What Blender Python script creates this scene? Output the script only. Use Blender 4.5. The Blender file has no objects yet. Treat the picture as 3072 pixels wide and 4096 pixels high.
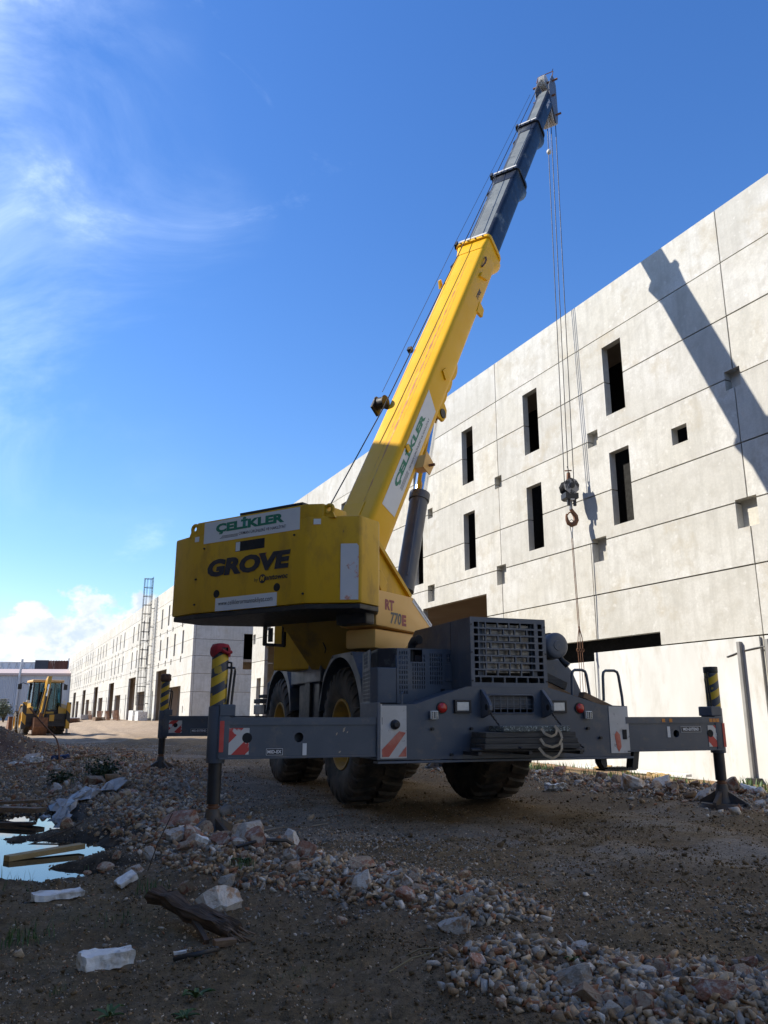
import bpy, bmesh, math, random
import numpy as np
from mathutils import Vector, Matrix, noise as mnoise

# ------------------------------------------------------------------ camera, sky, sun, exposure
random.seed(7); RNG = np.random.default_rng(7)
scene = bpy.context.scene
COL = scene.collection
R = math.radians

cam = bpy.data.cameras.new('camera')
cam.sensor_fit = 'VERTICAL'; cam.sensor_height = 36.0; cam.sensor_width = 27.0
cam.lens = 27.99
cam.clip_start = 0.05; cam.clip_end = 4000
cam_o = bpy.data.objects.new('camera', cam); COL.objects.link(cam_o)
cam_o.location = (0, 0, 1.1); cam_o.rotation_euler = (R(90 + 14.2555), 0, 0)
scene.camera = cam_o

SUN_TO = Vector((-0.765, 0.10, 0.635)).normalized()      # direction towards the sun
SUN_EL = math.asin(SUN_TO.z); SUN_AZ = math.atan2(SUN_TO.x, SUN_TO.y)
sun = bpy.data.lights.new('sun', 'SUN'); sun.energy = 4.9; sun.angle = R(0.53); sun.color = (1.0, 0.94, 0.83)
sun_o = bpy.data.objects.new('sun', sun); COL.objects.link(sun_o)
sun_o.rotation_euler = SUN_TO.to_track_quat('Z', 'Y').to_euler(); sun_o.location = (-40, 5, 60)

world = bpy.data.worlds.new('World'); scene.world = world; world.use_nodes = True
def build_world():
    nt = world.node_tree; N = nt.nodes; L = nt.links; N.clear()
    out = N.new('ShaderNodeOutputWorld'); bg = N.new('ShaderNodeBackground'); bg.inputs['Strength'].default_value = 0.13
    sky = N.new('ShaderNodeTexSky'); sky.sky_type = 'NISHITA'; sky.sun_disc = False
    sky.sun_elevation = SUN_EL; sky.sun_rotation = SUN_AZ % (2 * math.pi)
    sky.altitude = 50; sky.air_density = 1.25; sky.dust_density = 0.25; sky.ozone_density = 5.0
    def math_(op, a, b=None, c=None, clamp=False):
        n = N.new('ShaderNodeMath'); n.operation = op; n.use_clamp = clamp
        for i, v in enumerate((a, b, c)):
            if v is None: continue
            if isinstance(v, (int, float)): n.inputs[i].default_value = v
            else: L.new(v, n.inputs[i])
        return n.outputs[0]
    tc = N.new('ShaderNodeTexCoord'); sep = N.new('ShaderNodeSeparateXYZ'); L.new(tc.outputs['Generated'], sep.inputs[0])
    X, Y, Z = sep.outputs
    az = math_('ARCTAN2', X, Y)
    el = math_('ARCSINE', Z)
    def vec(a, b, c):
        n = N.new('ShaderNodeCombineXYZ')
        for i, v in enumerate((a, b, c)):
            if isinstance(v, (int, float)): n.inputs[i].default_value = v
            else: L.new(v, n.inputs[i])
        return n.outputs[0]
    def noise(v, scale, det, rough, dist=0.0):
        n = N.new('ShaderNodeTexNoise'); n.inputs['Scale'].default_value = scale; n.inputs['Detail'].default_value = det
        n.inputs['Roughness'].default_value = rough; n.inputs['Distortion'].default_value = dist; L.new(v, n.inputs['Vector']); return n.outputs['Fac']
    def ramp(v, a, b):
        n = N.new('ShaderNodeMapRange'); n.interpolation_type = 'SMOOTHSTEP'; L.new(v, n.inputs[0])
        n.inputs[1].default_value = a; n.inputs[2].default_value = b; return n.outputs[0]
    # cumulus bank along the horizon, all the way round
    low = noise(vec(az, 0.37, 3.1), 5.5, 2, 0.5)
    top = math_('MULTIPLY_ADD', low, 0.17, 0.035)                      # crest height (rad)
    puff = noise(vec(az, math_('MULTIPLY', el, 1.25), 7.7), 14.0, 9, 0.56)
    crest = math_('ADD', top, math_('MULTIPLY_ADD', puff, 0.20, -0.10))
    cum = ramp(math_('SUBTRACT', crest, el), -0.004, 0.012)
    body = noise(vec(math_('ADD', az, 0.012), math_('MULTIPLY', math_('ADD', el, -0.012), 1.25), 7.7), 14.0, 9, 0.56)
    lit = ramp(math_('SUBTRACT', body, puff), -0.05, 0.06)             # which side of each puff the sun meets
    lump = noise(vec(az, math_('MULTIPLY', el, 1.3), 1.9), 20.0, 8, 0.6)
    lit = math_('ADD', math_('MULTIPLY', lit, 0.45), math_('MULTIPLY', ramp(lump, 0.34, 0.66), 0.55))
    cc = N.new('ShaderNodeMix'); cc.data_type = 'RGBA'; L.new(lit, cc.inputs['Factor'])
    cc.inputs['A'].default_value = (3.5, 4.15, 5.1, 1); cc.inputs['B'].default_value = (6.2, 6.2, 6.1, 1)
    # thin high cloud, streaked
    cirv = vec(math_('MULTIPLY', math_('ADD', az, math_('MULTIPLY', el, -0.35)), 1.6), math_('MULTIPLY', el, 2.8), 4.4)
    c1 = noise(cirv, 2.1, 9, 0.60, 0.7)
    c2 = noise(vec(math_('MULTIPLY', az, 1.3), math_('MULTIPLY', el, 1.5), 3.2), 1.9, 3, 0.5)
    west = ramp(math_('ADD', az, math_('MULTIPLY_ADD', c2, 0.55, -0.27)), -0.24, -0.58)   # a veil that thickens towards the left
    cir = math_('MULTIPLY', ramp(c1, 0.36, 0.80), west)
    cir = math_('MULTIPLY', cir, ramp(el, 0.16, 0.34))
    cir = math_('ADD', math_('MULTIPLY', cir, 0.44), math_('MULTIPLY', ramp(c1, 0.58, 0.85), math_('MULTIPLY', ramp(az, 0.1, -0.25), 0.4)), clamp=True)
    hs = N.new('ShaderNodeHueSaturation'); hs.inputs['Saturation'].default_value = 1.22; hs.inputs['Hue'].default_value = 0.511; hs.inputs['Value'].default_value = 1.0
    L.new(sky.outputs[0], hs.inputs['Color'])
    m1 = N.new('ShaderNodeMix'); m1.data_type = 'RGBA'; L.new(cir, m1.inputs['Factor']); L.new(hs.outputs[0], m1.inputs['A'])
    m1.inputs['B'].default_value = (6.4, 7.6, 9.2, 1)
    m2 = N.new('ShaderNodeMix'); m2.data_type = 'RGBA'; L.new(cum, m2.inputs['Factor']); L.new(m1.outputs['Result'], m2.inputs['A']); L.new(cc.outputs['Result'], m2.inputs['B'])
    L.new(m2.outputs['Result'], bg.inputs['Color']); L.new(bg.outputs[0], out.inputs[0])
build_world()
vs = scene.view_settings
vs.view_transform = 'Standard'; vs.look = 'None'; vs.exposure = 0.66; vs.gamma = 1.0; vs.use_curve_mapping = False
world.cycles.sampling_method = 'MANUAL'; world.cycles.sample_map_resolution = 1024
scene.cycles.sample_clamp_indirect = 4.0
scene.cycles.max_bounces = 6; scene.cycles.diffuse_bounces = 4; scene.cycles.glossy_bounces = 3
scene.cycles.transmission_bounces = 4; scene.cycles.transparent_max_bounces = 6
scene.cycles.use_adaptive_sampling = True
try: scene.cycles.use_denoising = True; scene.cycles.denoising_prefilter = 'ACCURATE'
except Exception: pass

# ------------------------------------------------------------------ helpers
def tag(o, label=None, cat=None, group=None, kind=None):
    if label: o['label'] = label
    if cat: o['category'] = cat
    if group: o['group'] = group
    if kind: o['kind'] = kind
    return o
def empty(name, loc=(0, 0, 0), rz=0.0, label=None, cat=None, group=None):
    o = bpy.data.objects.new(name, None); COL.objects.link(o); o.location = loc; o.rotation_euler = (0, 0, rz)
    o.empty_display_size = 0.3
    return tag(o, label, cat, group)

class MB:
    def __init__(s): s.v = []; s.f = []; s.m = []
    def add(s, vs_, fs, mi=0):
        o = len(s.v); s.v += [tuple(p) for p in vs_]; s.f += [tuple(o + i for i in f) for f in fs]; s.m += [mi] * len(fs); return s
    def box(s, lo, hi, mi=0, M=None):
        (a, b, c), (d, e, g) = lo, hi
        p = [Vector(q) for q in ((a, b, c), (d, b, c), (d, e, c), (a, e, c), (a, b, g), (d, b, g), (d, e, g), (a, e, g))]
        if M is not None: p = [M @ q for q in p]
        return s.add(p, [(0, 3, 2, 1), (4, 5, 6, 7), (0, 1, 5, 4), (1, 2, 6, 5), (2, 3, 7, 6), (3, 0, 4, 7)], mi)
    def prism(s, loop, vec, mi=0):
        n = len(loop); vec = Vector(vec); a = [Vector(p) for p in loop]; b = [p + vec for p in a]
        return s.add(a + b, [tuple(range(n - 1, -1, -1)), tuple(range(n, 2 * n))] + [(i, (i + 1) % n, n + (i + 1) % n, n + i) for i in range(n)], mi)
    def loft(s, la, lb, mi=0, caps=True):
        n = len(la)
        f = [(i, (i + 1) % n, n + (i + 1) % n, n + i) for i in range(n)]
        if caps: f += [tuple(range(n - 1, -1, -1)), tuple(range(n, 2 * n))]
        return s.add(list(la) + list(lb), f, mi)
    def cyl(s, p0, p1, r0, r1=None, n=16, mi=0, caps=True):
        r1 = r0 if r1 is None else r1
        p0 = Vector(p0); p1 = Vector(p1); d = (p1 - p0).normalized()
        a = d.orthogonal().normalized(); b = d.cross(a)
        ca = [p0 + (a * math.cos(t) + b * math.sin(t)) * r0 for t in [2 * math.pi * i / n for i in range(n)]]
        cb = [p1 + (a * math.cos(t) + b * math.sin(t)) * r1 for t in [2 * math.pi * i / n for i in range(n)]]
        return s.loft(ca, cb, mi, caps)
    def tube(s, pts, r, n=8, mi=0, closed=False):
        P = [Vector(p) for p in pts]; m = len(P); rings = []; up = None
        for i, p in enumerate(P):
            d = (P[(i + 1) % m] - P[i - 1]) if closed else (P[min(i + 1, m - 1)] - P[max(i - 1, 0)])
            d.normalize()
            a = d.orthogonal().normalized() if up is None else (up - d * up.dot(d)).normalized()
            up = a; b = d.cross(a)
            rr = r[i] if isinstance(r, (list, tuple)) else r
            rings.append([p + (a * math.cos(t) + b * math.sin(t)) * rr for t in [2 * math.pi * k / n for k in range(n)]])
        vs_ = [q for g in rings for q in g]; fs = []
        for i in range(m if closed else m - 1):
            j = (i + 1) % m
            for k in range(n): fs.append((i * n + k, i * n + (k + 1) % n, j * n + (k + 1) % n, j * n + k))
        if not closed: fs += [tuple(range(n - 1, -1, -1)), tuple((m - 1) * n + k for k in range(n))]
        return s.add(vs_, fs, mi)
    def lathe(s, prof, M, n=32, mi=0, closed=False):
        # prof: (radius, height) ; M maps (x,y,axis)
        vs_ = []; fs = []; m = len(prof)
        for r_, h in prof:
            for k in range(n):
                t = 2 * math.pi * k / n; vs_.append(M @ Vector((r_ * math.cos(t), r_ * math.sin(t), h)))
        for i in range(m if closed else m - 1):
            j = (i + 1) % m
            for k in range(n): fs.append((i * n + k, i * n + (k + 1) % n, j * n + (k + 1) % n, j * n + k))
        return s.add(vs_, fs, mi)
    def sheet(s, rect, holes, frame, t, mi=0):
        # rectangle (u0,v0,u1,v1) with rectangular holes, thickness t against the normal; frame maps (u,v,w)
        u0, v0, u1, v1 = rect
        us = sorted({round(x, 4) for x in [u0, u1] + [x for h in holes for x in (h[0], h[2]) if u0 < x < u1]})
        vz = sorted({round(x, 4) for x in [v0, v1] + [x for h in holes for x in (h[1], h[3]) if v0 < x < v1]})
        def solid(i, j):
            if i < 0 or j < 0 or i >= len(us) - 1 or j >= len(vz) - 1: return False
            a = (us[i] + us[i + 1]) / 2; b = (vz[j] + vz[j + 1]) / 2
            return not any(h[0] < a < h[2] and h[1] < b < h[3] for h in holes)
        idx = {}; vl = []; fl = []
        def V(i, j, w):
            k = (i, j, w)
            if k not in idx: idx[k] = len(vl); vl.append(frame(us[i], vz[j], -t if w else 0.0))
            return idx[k]
        for i in range(len(us) - 1):
            for j in range(len(vz) - 1):
                if not solid(i, j): continue
                fl.append((V(i, j, 0), V(i + 1, j, 0), V(i + 1, j + 1, 0), V(i, j + 1, 0)))
                fl.append((V(i, j, 1), V(i, j + 1, 1), V(i + 1, j + 1, 1), V(i + 1, j, 1)))
                if not solid(i - 1, j): fl.append((V(i, j, 0), V(i, j + 1, 0), V(i, j + 1, 1), V(i, j, 1)))
                if not solid(i + 1, j): fl.append((V(i + 1, j, 0), V(i + 1, j, 1), V(i + 1, j + 1, 1), V(i + 1, j + 1, 0)))
                if not solid(i, j - 1): fl.append((V(i, j, 0), V(i, j, 1), V(i + 1, j, 1), V(i + 1, j, 0)))
                if not solid(i, j + 1): fl.append((V(i, j + 1, 0), V(i + 1, j + 1, 0), V(i + 1, j + 1, 1), V(i, j + 1, 1)))
        return s.add(vl, fl, mi)
    def holed(s, rect, rounds, frame, mi=0, n=28):
        # flat plate with round holes in a row (same v band); each round: (cu, cv, r)
        u0, v0, u1, v1 = rect; cur = u0
        def quad(a, b, c, d): s.add([frame(*a, 0), frame(*b, 0), frame(*c, 0), frame(*d, 0)], [(0, 1, 2, 3)], mi)
        for cu, cv, r_ in sorted(rounds):
            h = r_ * 1.25
            quad((cur, v0), (cu - h, v0), (cu - h, v1), (cur, v1))
            quad((cu - h, v0), (cu + h, v0), (cu + h, cv - h), (cu - h, cv - h))
            quad((cu - h, cv + h), (cu + h, cv + h), (cu + h, v1), (cu - h, v1))
            for k in range(n):
                t0 = 2 * math.pi * k / n; t1 = 2 * math.pi * (k + 1) / n
                def sq(t):
                    c_, s_ = math.cos(t), math.sin(t); m_ = max(abs(c_), abs(s_)); return (cu + h * c_ / m_, cv + h * s_ / m_)
                quad((cu + r_ * math.cos(t0), cv + r_ * math.sin(t0)), sq(t0), sq(t1), (cu + r_ * math.cos(t1), cv + r_ * math.sin(t1)))
                s.add([frame(cu + r_ * math.cos(t0), cv + r_ * math.sin(t0), 0), frame(cu + r_ * math.cos(t1), cv + r_ * math.sin(t1), 0),
                       frame(cu + r_ * math.cos(t1), cv + r_ * math.sin(t1), -0.05), frame(cu + r_ * math.cos(t0), cv + r_ * math.sin(t0), -0.05)], [(0, 1, 2, 3)], mi)
            cur = cu + h
        quad((cur, v0), (u1, v0), (u1, v1), (cur, v1))
        return s
    def mesh(s, name, mats, bev=0.0, smooth=None, merge=1e-5, recalc=True):
        me = bpy.data.meshes.new(name); me.from_pydata(s.v, [], s.f); 
        for m_ in (mats if isinstance(mats, (list, tuple)) else [mats]): me.materials.append(m_)
        me.polygons.foreach_set('material_index', s.m)
        bm = bmesh.new(); bm.from_mesh(me)
        if merge: bmesh.ops.remove_doubles(bm, verts=bm.verts, dist=merge)
        if recalc: bmesh.ops.recalc_face_normals(bm, faces=bm.faces)
        if bev > 0:
            ed = [e for e in bm.edges if len(e.link_faces) == 2 and e.calc_face_angle(0) > R(28) and e.calc_length() > bev * 2.2]
            bmesh.ops.bevel(bm, geom=ed, offset=bev, offset_type='OFFSET', segments=2, profile=0.6, affect='EDGES', clamp_overlap=True)
        if smooth is not None:
            for f_ in bm.faces: f_.smooth = True
            for e in bm.edges:
                if len(e.link_faces) == 2 and e.calc_face_angle(0) > R(smooth): e.smooth = False
        bm.to_mesh(me); bm.free(); me.update()
        return me
    def build(s, name, mats, parent=None, bev=0.0, smooth=None, **k):
        o = bpy.data.objects.new(name, s.mesh(name, mats, bev, smooth, **k)); COL.objects.link(o)
        if parent is not None: o.parent = parent
        return o
def place(name, me, parent=None, loc=(0, 0, 0), rot=(0, 0, 0), scale=None):
    o = bpy.data.objects.new(name, me); COL.objects.link(o); o.location = loc; o.rotation_euler = rot
    if scale is not None: o.scale = scale
    if parent is not None: o.parent = parent
    return o
def copy_tree(o, parent=None):
    c = o.copy(); COL.objects.link(c)
    if parent is not None: c.parent = parent
    for ch in list(o.children): copy_tree(ch, c)
    return c
def arc(c, r_, a0, a1, n, f):
    return [f(c[0] + r_ * math.cos(a0 + (a1 - a0) * i / n), c[1] + r_ * math.sin(a0 + (a1 - a0) * i / n)) for i in range(n + 1)]

_txt = {}
def lettering(body, o, ex, ey, mat, parent, name='lettering', width=None, height=None, bold=0.0, shear=0.0, thick=0.002, sx=1.0):
    """flat print: text laid with its lower left corner at o, along ex, upright along ey"""
    c = bpy.data.curves.new('txt', 'FONT'); c.body = body; c.offset = bold; c.shear = shear; c.resolution_u = 3
    t = bpy.data.objects.new('txt', c); COL.objects.link(t)
    dg = bpy.context.evaluated_depsgraph_get(); me = bpy.data.meshes.new_from_object(t.evaluated_get(dg))
    bpy.data.objects.remove(t); bpy.data.curves.remove(c)
    P = np.array([v.co[:] for v in me.vertices]); lo = P.min(0); hi = P.max(0)
    su = (width / (hi[0] - lo[0])) if width else None; sv = (height / (hi[1] - lo[1])) if height else None
    su = su or sv * sx; sv = sv or su
    o = Vector(o); ex = Vector(ex).normalized(); ey = Vector(ey).normalized(); en = ex.cross(ey)
    for v in me.vertices: v.co = o + ex * ((v.co.x - lo[0]) * su) + ey * ((v.co.y - lo[1]) * sv) + en * thick
    me.materials.clear(); me.materials.append(mat); me.name = name
    ob = bpy.data.objects.new(name, me); COL.objects.link(ob); ob.parent = parent
    return ob

# ------------------------------------------------------------------ materials
def srgb(h):
    h = h.lstrip('#'); c = [int(h[i:i + 2], 16) / 255 for i in (0, 2, 4)]
    return tuple(((x / 12.92) if x <= 0.04045 else ((x + 0.055) / 1.055) ** 2.4) for x in c)
def mat(name, base, rough=0.6, metal=0.0, alt=None, scale=6.0, mix=(0.42, 0.66), stretch=(1, 1, 1), bump=0.0, bscale=60.0,
        dirt=None, dscale=3.0, dlev=(0.56, 0.72), rvar=0.1, objvar=0.0, spec=0.5, alt2=None, a2lev=(0.6, 0.7), a2scale=14.0, coat=0.0):
    m = bpy.data.materials.new(name); m.use_nodes = True; nt = m.node_tree; N = nt.nodes; L = nt.links
    bs = N['Principled BSDF']; bs.inputs['Metallic'].default_value = metal
    bs.inputs['Specular IOR Level'].default_value = spec
    if coat: bs.inputs['Coat Weight'].default_value = coat; bs.inputs['Coat Roughness'].default_value = 0.2
    tc = N.new('ShaderNodeTexCoord'); mp = N.new('ShaderNodeMapping'); mp.inputs['Scale'].default_value = stretch
    L.new(tc.outputs['Object'], mp.inputs['Vector'])
    def noise(sc, det=6, ro=0.6, vec=mp.outputs[0]):
        n = N.new('ShaderNodeTexNoise'); n.inputs['Scale'].default_value = sc; n.inputs['Detail'].default_value = det
        n.inputs['Roughness'].default_value = ro; L.new(vec, n.inputs['Vector']); return n.outputs['Fac']
    def rng(v, a, b, c=0.0, d=1.0):
        n = N.new('ShaderNodeMapRange'); L.new(v, n.inputs[0]); n.inputs[1].default_value = a; n.inputs[2].default_value = b
        n.inputs[3].default_value = c; n.inputs[4].default_value = d; return n.outputs[0]
    def mixc(f, a, b):
        n = N.new('ShaderNodeMix'); n.data_type = 'RGBA'; L.new(f, n.inputs['Factor'])
        for s_, v in (('A', a), ('B', b)):
            if isinstance(v, tuple): n.inputs[s_].default_value = (*v, 1)
            else: L.new(v, n.inputs[s_])
        return n.outputs['Result']
    n1 = noise(scale)
    col = mixc(rng(n1, *mix), base, alt or tuple(min(1, x * 1.12 + 0.004) for x in base))
    if alt2: col = mixc(rng(noise(a2scale, 8, 0.65), *a2lev), col, alt2)
    if dirt: col = mixc(rng(noise(dscale, 9, 0.68), *dlev), col, dirt)
    if objvar:
        oi = N.new('ShaderNodeObjectInfo'); hs = N.new('ShaderNodeHueSaturation')
        L.new(rng(oi.outputs['Random'], 0, 1, 1 - objvar, 1 + objvar), hs.inputs['Value']); L.new(col, hs.inputs['Color']); col = hs.outputs[0]
    L.new(col, bs.inputs['Base Color'])
    L.new(rng(noise(scale * 2.3, 5), 0.3, 0.7, max(0.02, rough - rvar), min(1, rough + rvar)), bs.inputs['Roughness'])
    if bump:
        b = N.new('ShaderNodeBump'); b.inputs['Strength'].default_value = bump; b.inputs['Distance'].default_value = 0.01
        L.new(noise(bscale, 8, 0.7), b.inputs['Height']); L.new(b.outputs[0], bs.inputs['Normal'])
    return m
M = {}
M['yellow'] = mat('yellow_paint', (0.58, 0.325, 0.008), 0.40, alt=(0.62, 0.355, 0.014), scale=1.4, stretch=(1, 1, 0.45), dirt=(0.33, 0.185, 0.022), dscale=4.0, dlev=(0.50, 0.78), alt2=(0.16, 0.095, 0.03), a2lev=(0.70, 0.73), a2scale=16, spec=0.35)
M['yellow_boom'] = mat('boom_yellow_paint', (0.76, 0.40, 0.006), 0.42, alt=(0.78, 0.43, 0.012), scale=1.2, stretch=(1, 1, 1), dirt=(0.50, 0.19, 0.03), dscale=2.0, dlev=(0.62, 0.86), spec=0.25)
M['turret'] = mat('shade_toned_yellow_paint', (0.33, 0.185, 0.012), 0.45, alt=(0.38, 0.215, 0.018), scale=2, dirt=(0.14, 0.085, 0.02), dscale=2.5, dlev=(0.5, 0.72))  # yellow darkened in the colour to stand for shade under the counterweight
M['orange'] = mat('faded_orange_paint', (0.72, 0.40, 0.10), 0.42, alt=(0.76, 0.45, 0.14), scale=1.0, dirt=(0.45, 0.25, 0.08), dscale=4, dlev=(0.66, 0.9))
M['greyblue'] = mat('grey_blue_paint', (0.060, 0.074, 0.098), 0.42, alt=(0.080, 0.096, 0.122), scale=1.8, dirt=(0.17, 0.145, 0.115), dscale=5, dlev=(0.54, 0.80), bump=0.03, bscale=25)
M['greyblue2'] = mat('dusty_grey_blue_paint', (0.085, 0.10, 0.125), 0.5, alt=(0.11, 0.125, 0.15), scale=2.2, dirt=(0.19, 0.17, 0.14), dscale=5, dlev=(0.56, 0.8), bump=0.03)
M['darkblue'] = mat('dark_blue_black_paint', (0.008, 0.010, 0.017), 0.42, alt=(0.013, 0.016, 0.024), scale=2.2, dirt=(0.12, 0.13, 0.125), dscale=2.2, dlev=(0.56, 0.70), spec=0.35)
M['black'] = mat('black_steel', (0.014, 0.014, 0.016), 0.5, scale=8, dirt=(0.06, 0.05, 0.042), dscale=6, dlev=(0.55, 0.8))
M['hole'] = mat('dark_inside', (0.008, 0.008, 0.009), 0.8)
M['rubber'] = mat('tyre_rubber', (0.022, 0.021, 0.020), 0.78, alt=(0.040, 0.037, 0.033), scale=3, dirt=(0.125, 0.095, 0.066), dscale=4, dlev=(0.42, 0.74), bump=0.15, bscale=40)
M['rim'] = mat('rim_yellow_paint', (0.50, 0.30, 0.05), 0.5, dirt=(0.20, 0.13, 0.06), dscale=6, dlev=(0.45, 0.75))
M['steel'] = mat('bare_steel', (0.30, 0.30, 0.30), 0.4, 0.8, dirt=(0.12, 0.09, 0.07), dscale=8)
M['chrome'] = mat('chrome_rod', (0.72, 0.73, 0.75), 0.10, 1.0, rvar=0.03)
M['cylgrey'] = mat('cylinder_grey_paint', (0.085, 0.09, 0.10), 0.42, alt=(0.115, 0.12, 0.13), scale=2, stretch=(3, 3, 0.4), dirt=(0.17, 0.15, 0.13), dscale=4)
M['cylgrey2'] = mat('galvanised_channel', (.22, .215, .205), .6, alt=(.28, .275, .26), scale=3)
M['padsteel'] = mat('muddy_pad_steel', (.045, .05, .058), .6, alt=(.07, .072, .075), scale=6, dirt=(.10, .068, .042), dscale=5, dlev=(.42, .6))
M['rust'] = mat('rusty_steel', (0.13, 0.062, 0.034), 0.8, alt=(0.23, 0.105, 0.05), scale=10, bump=0.2, bscale=50)
M['wornwhite'] = mat('worn_white_paint', (0.52, 0.50, 0.46), 0.6, alt=(0.60, 0.58, 0.55), scale=5, alt2=(0.16, 0.15, 0.15), a2lev=(0.60, 0.66), a2scale=11, dirt=(0.28, 0.22, 0.17), dscale=6, dlev=(0.6, 0.8))
M['chipped'] = mat('chipped_white_on_black', (0.30, 0.29, 0.28), 0.6, alt=(0.36, 0.35, 0.34), scale=8, alt2=(0.03, 0.03, 0.032), a2lev=(0.48, 0.54), a2scale=9, dirt=(.16, .07, .05), dscale=7, dlev=(.62, .7))
M['signwhite'] = mat('sign_white', (0.62, 0.63, 0.63), 0.45, alt=(0.66, 0.67, 0.67), scale=3, dirt=(0.45, 0.42, 0.36), dscale=5, dlev=(0.66, 0.9))
M['peelwhite'] = mat('peeling_silver_sticker', (0.55, 0.56, 0.57), 0.45, alt=(0.60, 0.60, 0.60), scale=4, alt2=(0.55, 0.27, 0.21), a2lev=(0.58, 0.62), a2scale=3.0, dirt=(0.20, 0.16, 0.12), dscale=6, dlev=(0.64, 0.7))
M['red'] = mat('warning_red', (0.55, 0.045, 0.03), 0.4, alt=(0.62, 0.09, 0.06), scale=5)
M['wornred'] = mat('worn_warning_red', (0.48, 0.10, 0.06), 0.5, alt=(0.58, 0.22, 0.15), scale=6)
M['redlens'] = mat('red_lens', (0.42, 0.016, 0.012), 0.18, spec=0.6)
M['amber'] = mat('amber_reflector', (0.55, 0.19, 0.02), 0.3)
M['lens'] = mat('clear_lens', (0.62, 0.61, 0.55), 0.15, alt=(0.70, 0.69, 0.63), scale=30, spec=0.6)
M['green'] = mat('sign_green', (0.008, 0.17, 0.10), 0.45)
M['navy'] = mat('lettering_navy', (0.010, 0.011, 0.022), 0.45)
M['ink'] = mat('lettering_black', (0.02, 0.02, 0.025), 0.5)
M['maroon'] = mat('lettering_maroon', (0.24, 0.035, 0.04), 0.5)
M['white'] = mat('lettering_white', (0.7, 0.7, 0.7), 0.5)
M['greyprint'] = mat('lettering_grey', (0.075, 0.078, 0.08), 0.5)
M['wood'] = mat('weathered_timber', (0.19, 0.115, 0.062), 0.8, alt=(0.27, 0.175, 0.10), scale=5, stretch=(0.6, 12, 12), bump=0.25, bscale=14, dirt=(0.08, 0.055, 0.04), dscale=3, dlev=(0.5, 0.75))
M['oldwood'] = mat('rotten_timber', (0.055, 0.035, 0.022), 0.85, alt=(0.115, 0.07, 0.04), scale=5, stretch=(0.6, 10, 10), bump=0.5, bscale=12, dirt=(0.22, 0.13, 0.05), dscale=3, dlev=(0.60, 0.75))
M['matwood'] = mat('dark_mat_board', (0.045, 0.043, 0.040), 0.8, alt=(0.075, 0.072, 0.066), scale=5, stretch=(0.6, 10, 10), bump=0.3, bscale=12)
M['freshwood'] = mat('yellow_pine_board', (0.36, 0.24, 0.095), 0.75, alt=(0.43, 0.30, 0.13), scale=5, stretch=(0.6, 10, 10), bump=0.15, bscale=14, dirt=(0.14, 0.09, 0.04), dscale=3, dlev=(0.6, 0.8))
M['foam'] = mat('white_foam', (0.74, 0.74, 0.71), 0.8, alt=(0.68, 0.67, 0.63), scale=8, bump=0.5, bscale=70, dirt=(0.33, 0.27, 0.195), dscale=9, dlev=(0.50, 0.70))
M['plastic'] = mat('white_plastic_sheet', (0.42, 0.405, 0.385), 0.5, alt=(0.32, 0.305, 0.285), scale=6, dirt=(0.22, 0.19, 0.16), dscale=4, dlev=(0.5, 0.75))
M['strap'] = mat('beige_webbing', (0.42, 0.36, 0.27), 0.8, alt=(0.34, 0.28, 0.20), scale=30)
M['redcloth'] = mat('red_cloth', (0.32, 0.014, 0.018), 0.85, alt=(0.22, 0.010, 0.013), scale=8)
M['brownrag'] = mat('brown_rag', (0.09, 0.045, 0.032), 0.9, alt=(0.14, 0.08, 0.05), scale=10)
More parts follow.
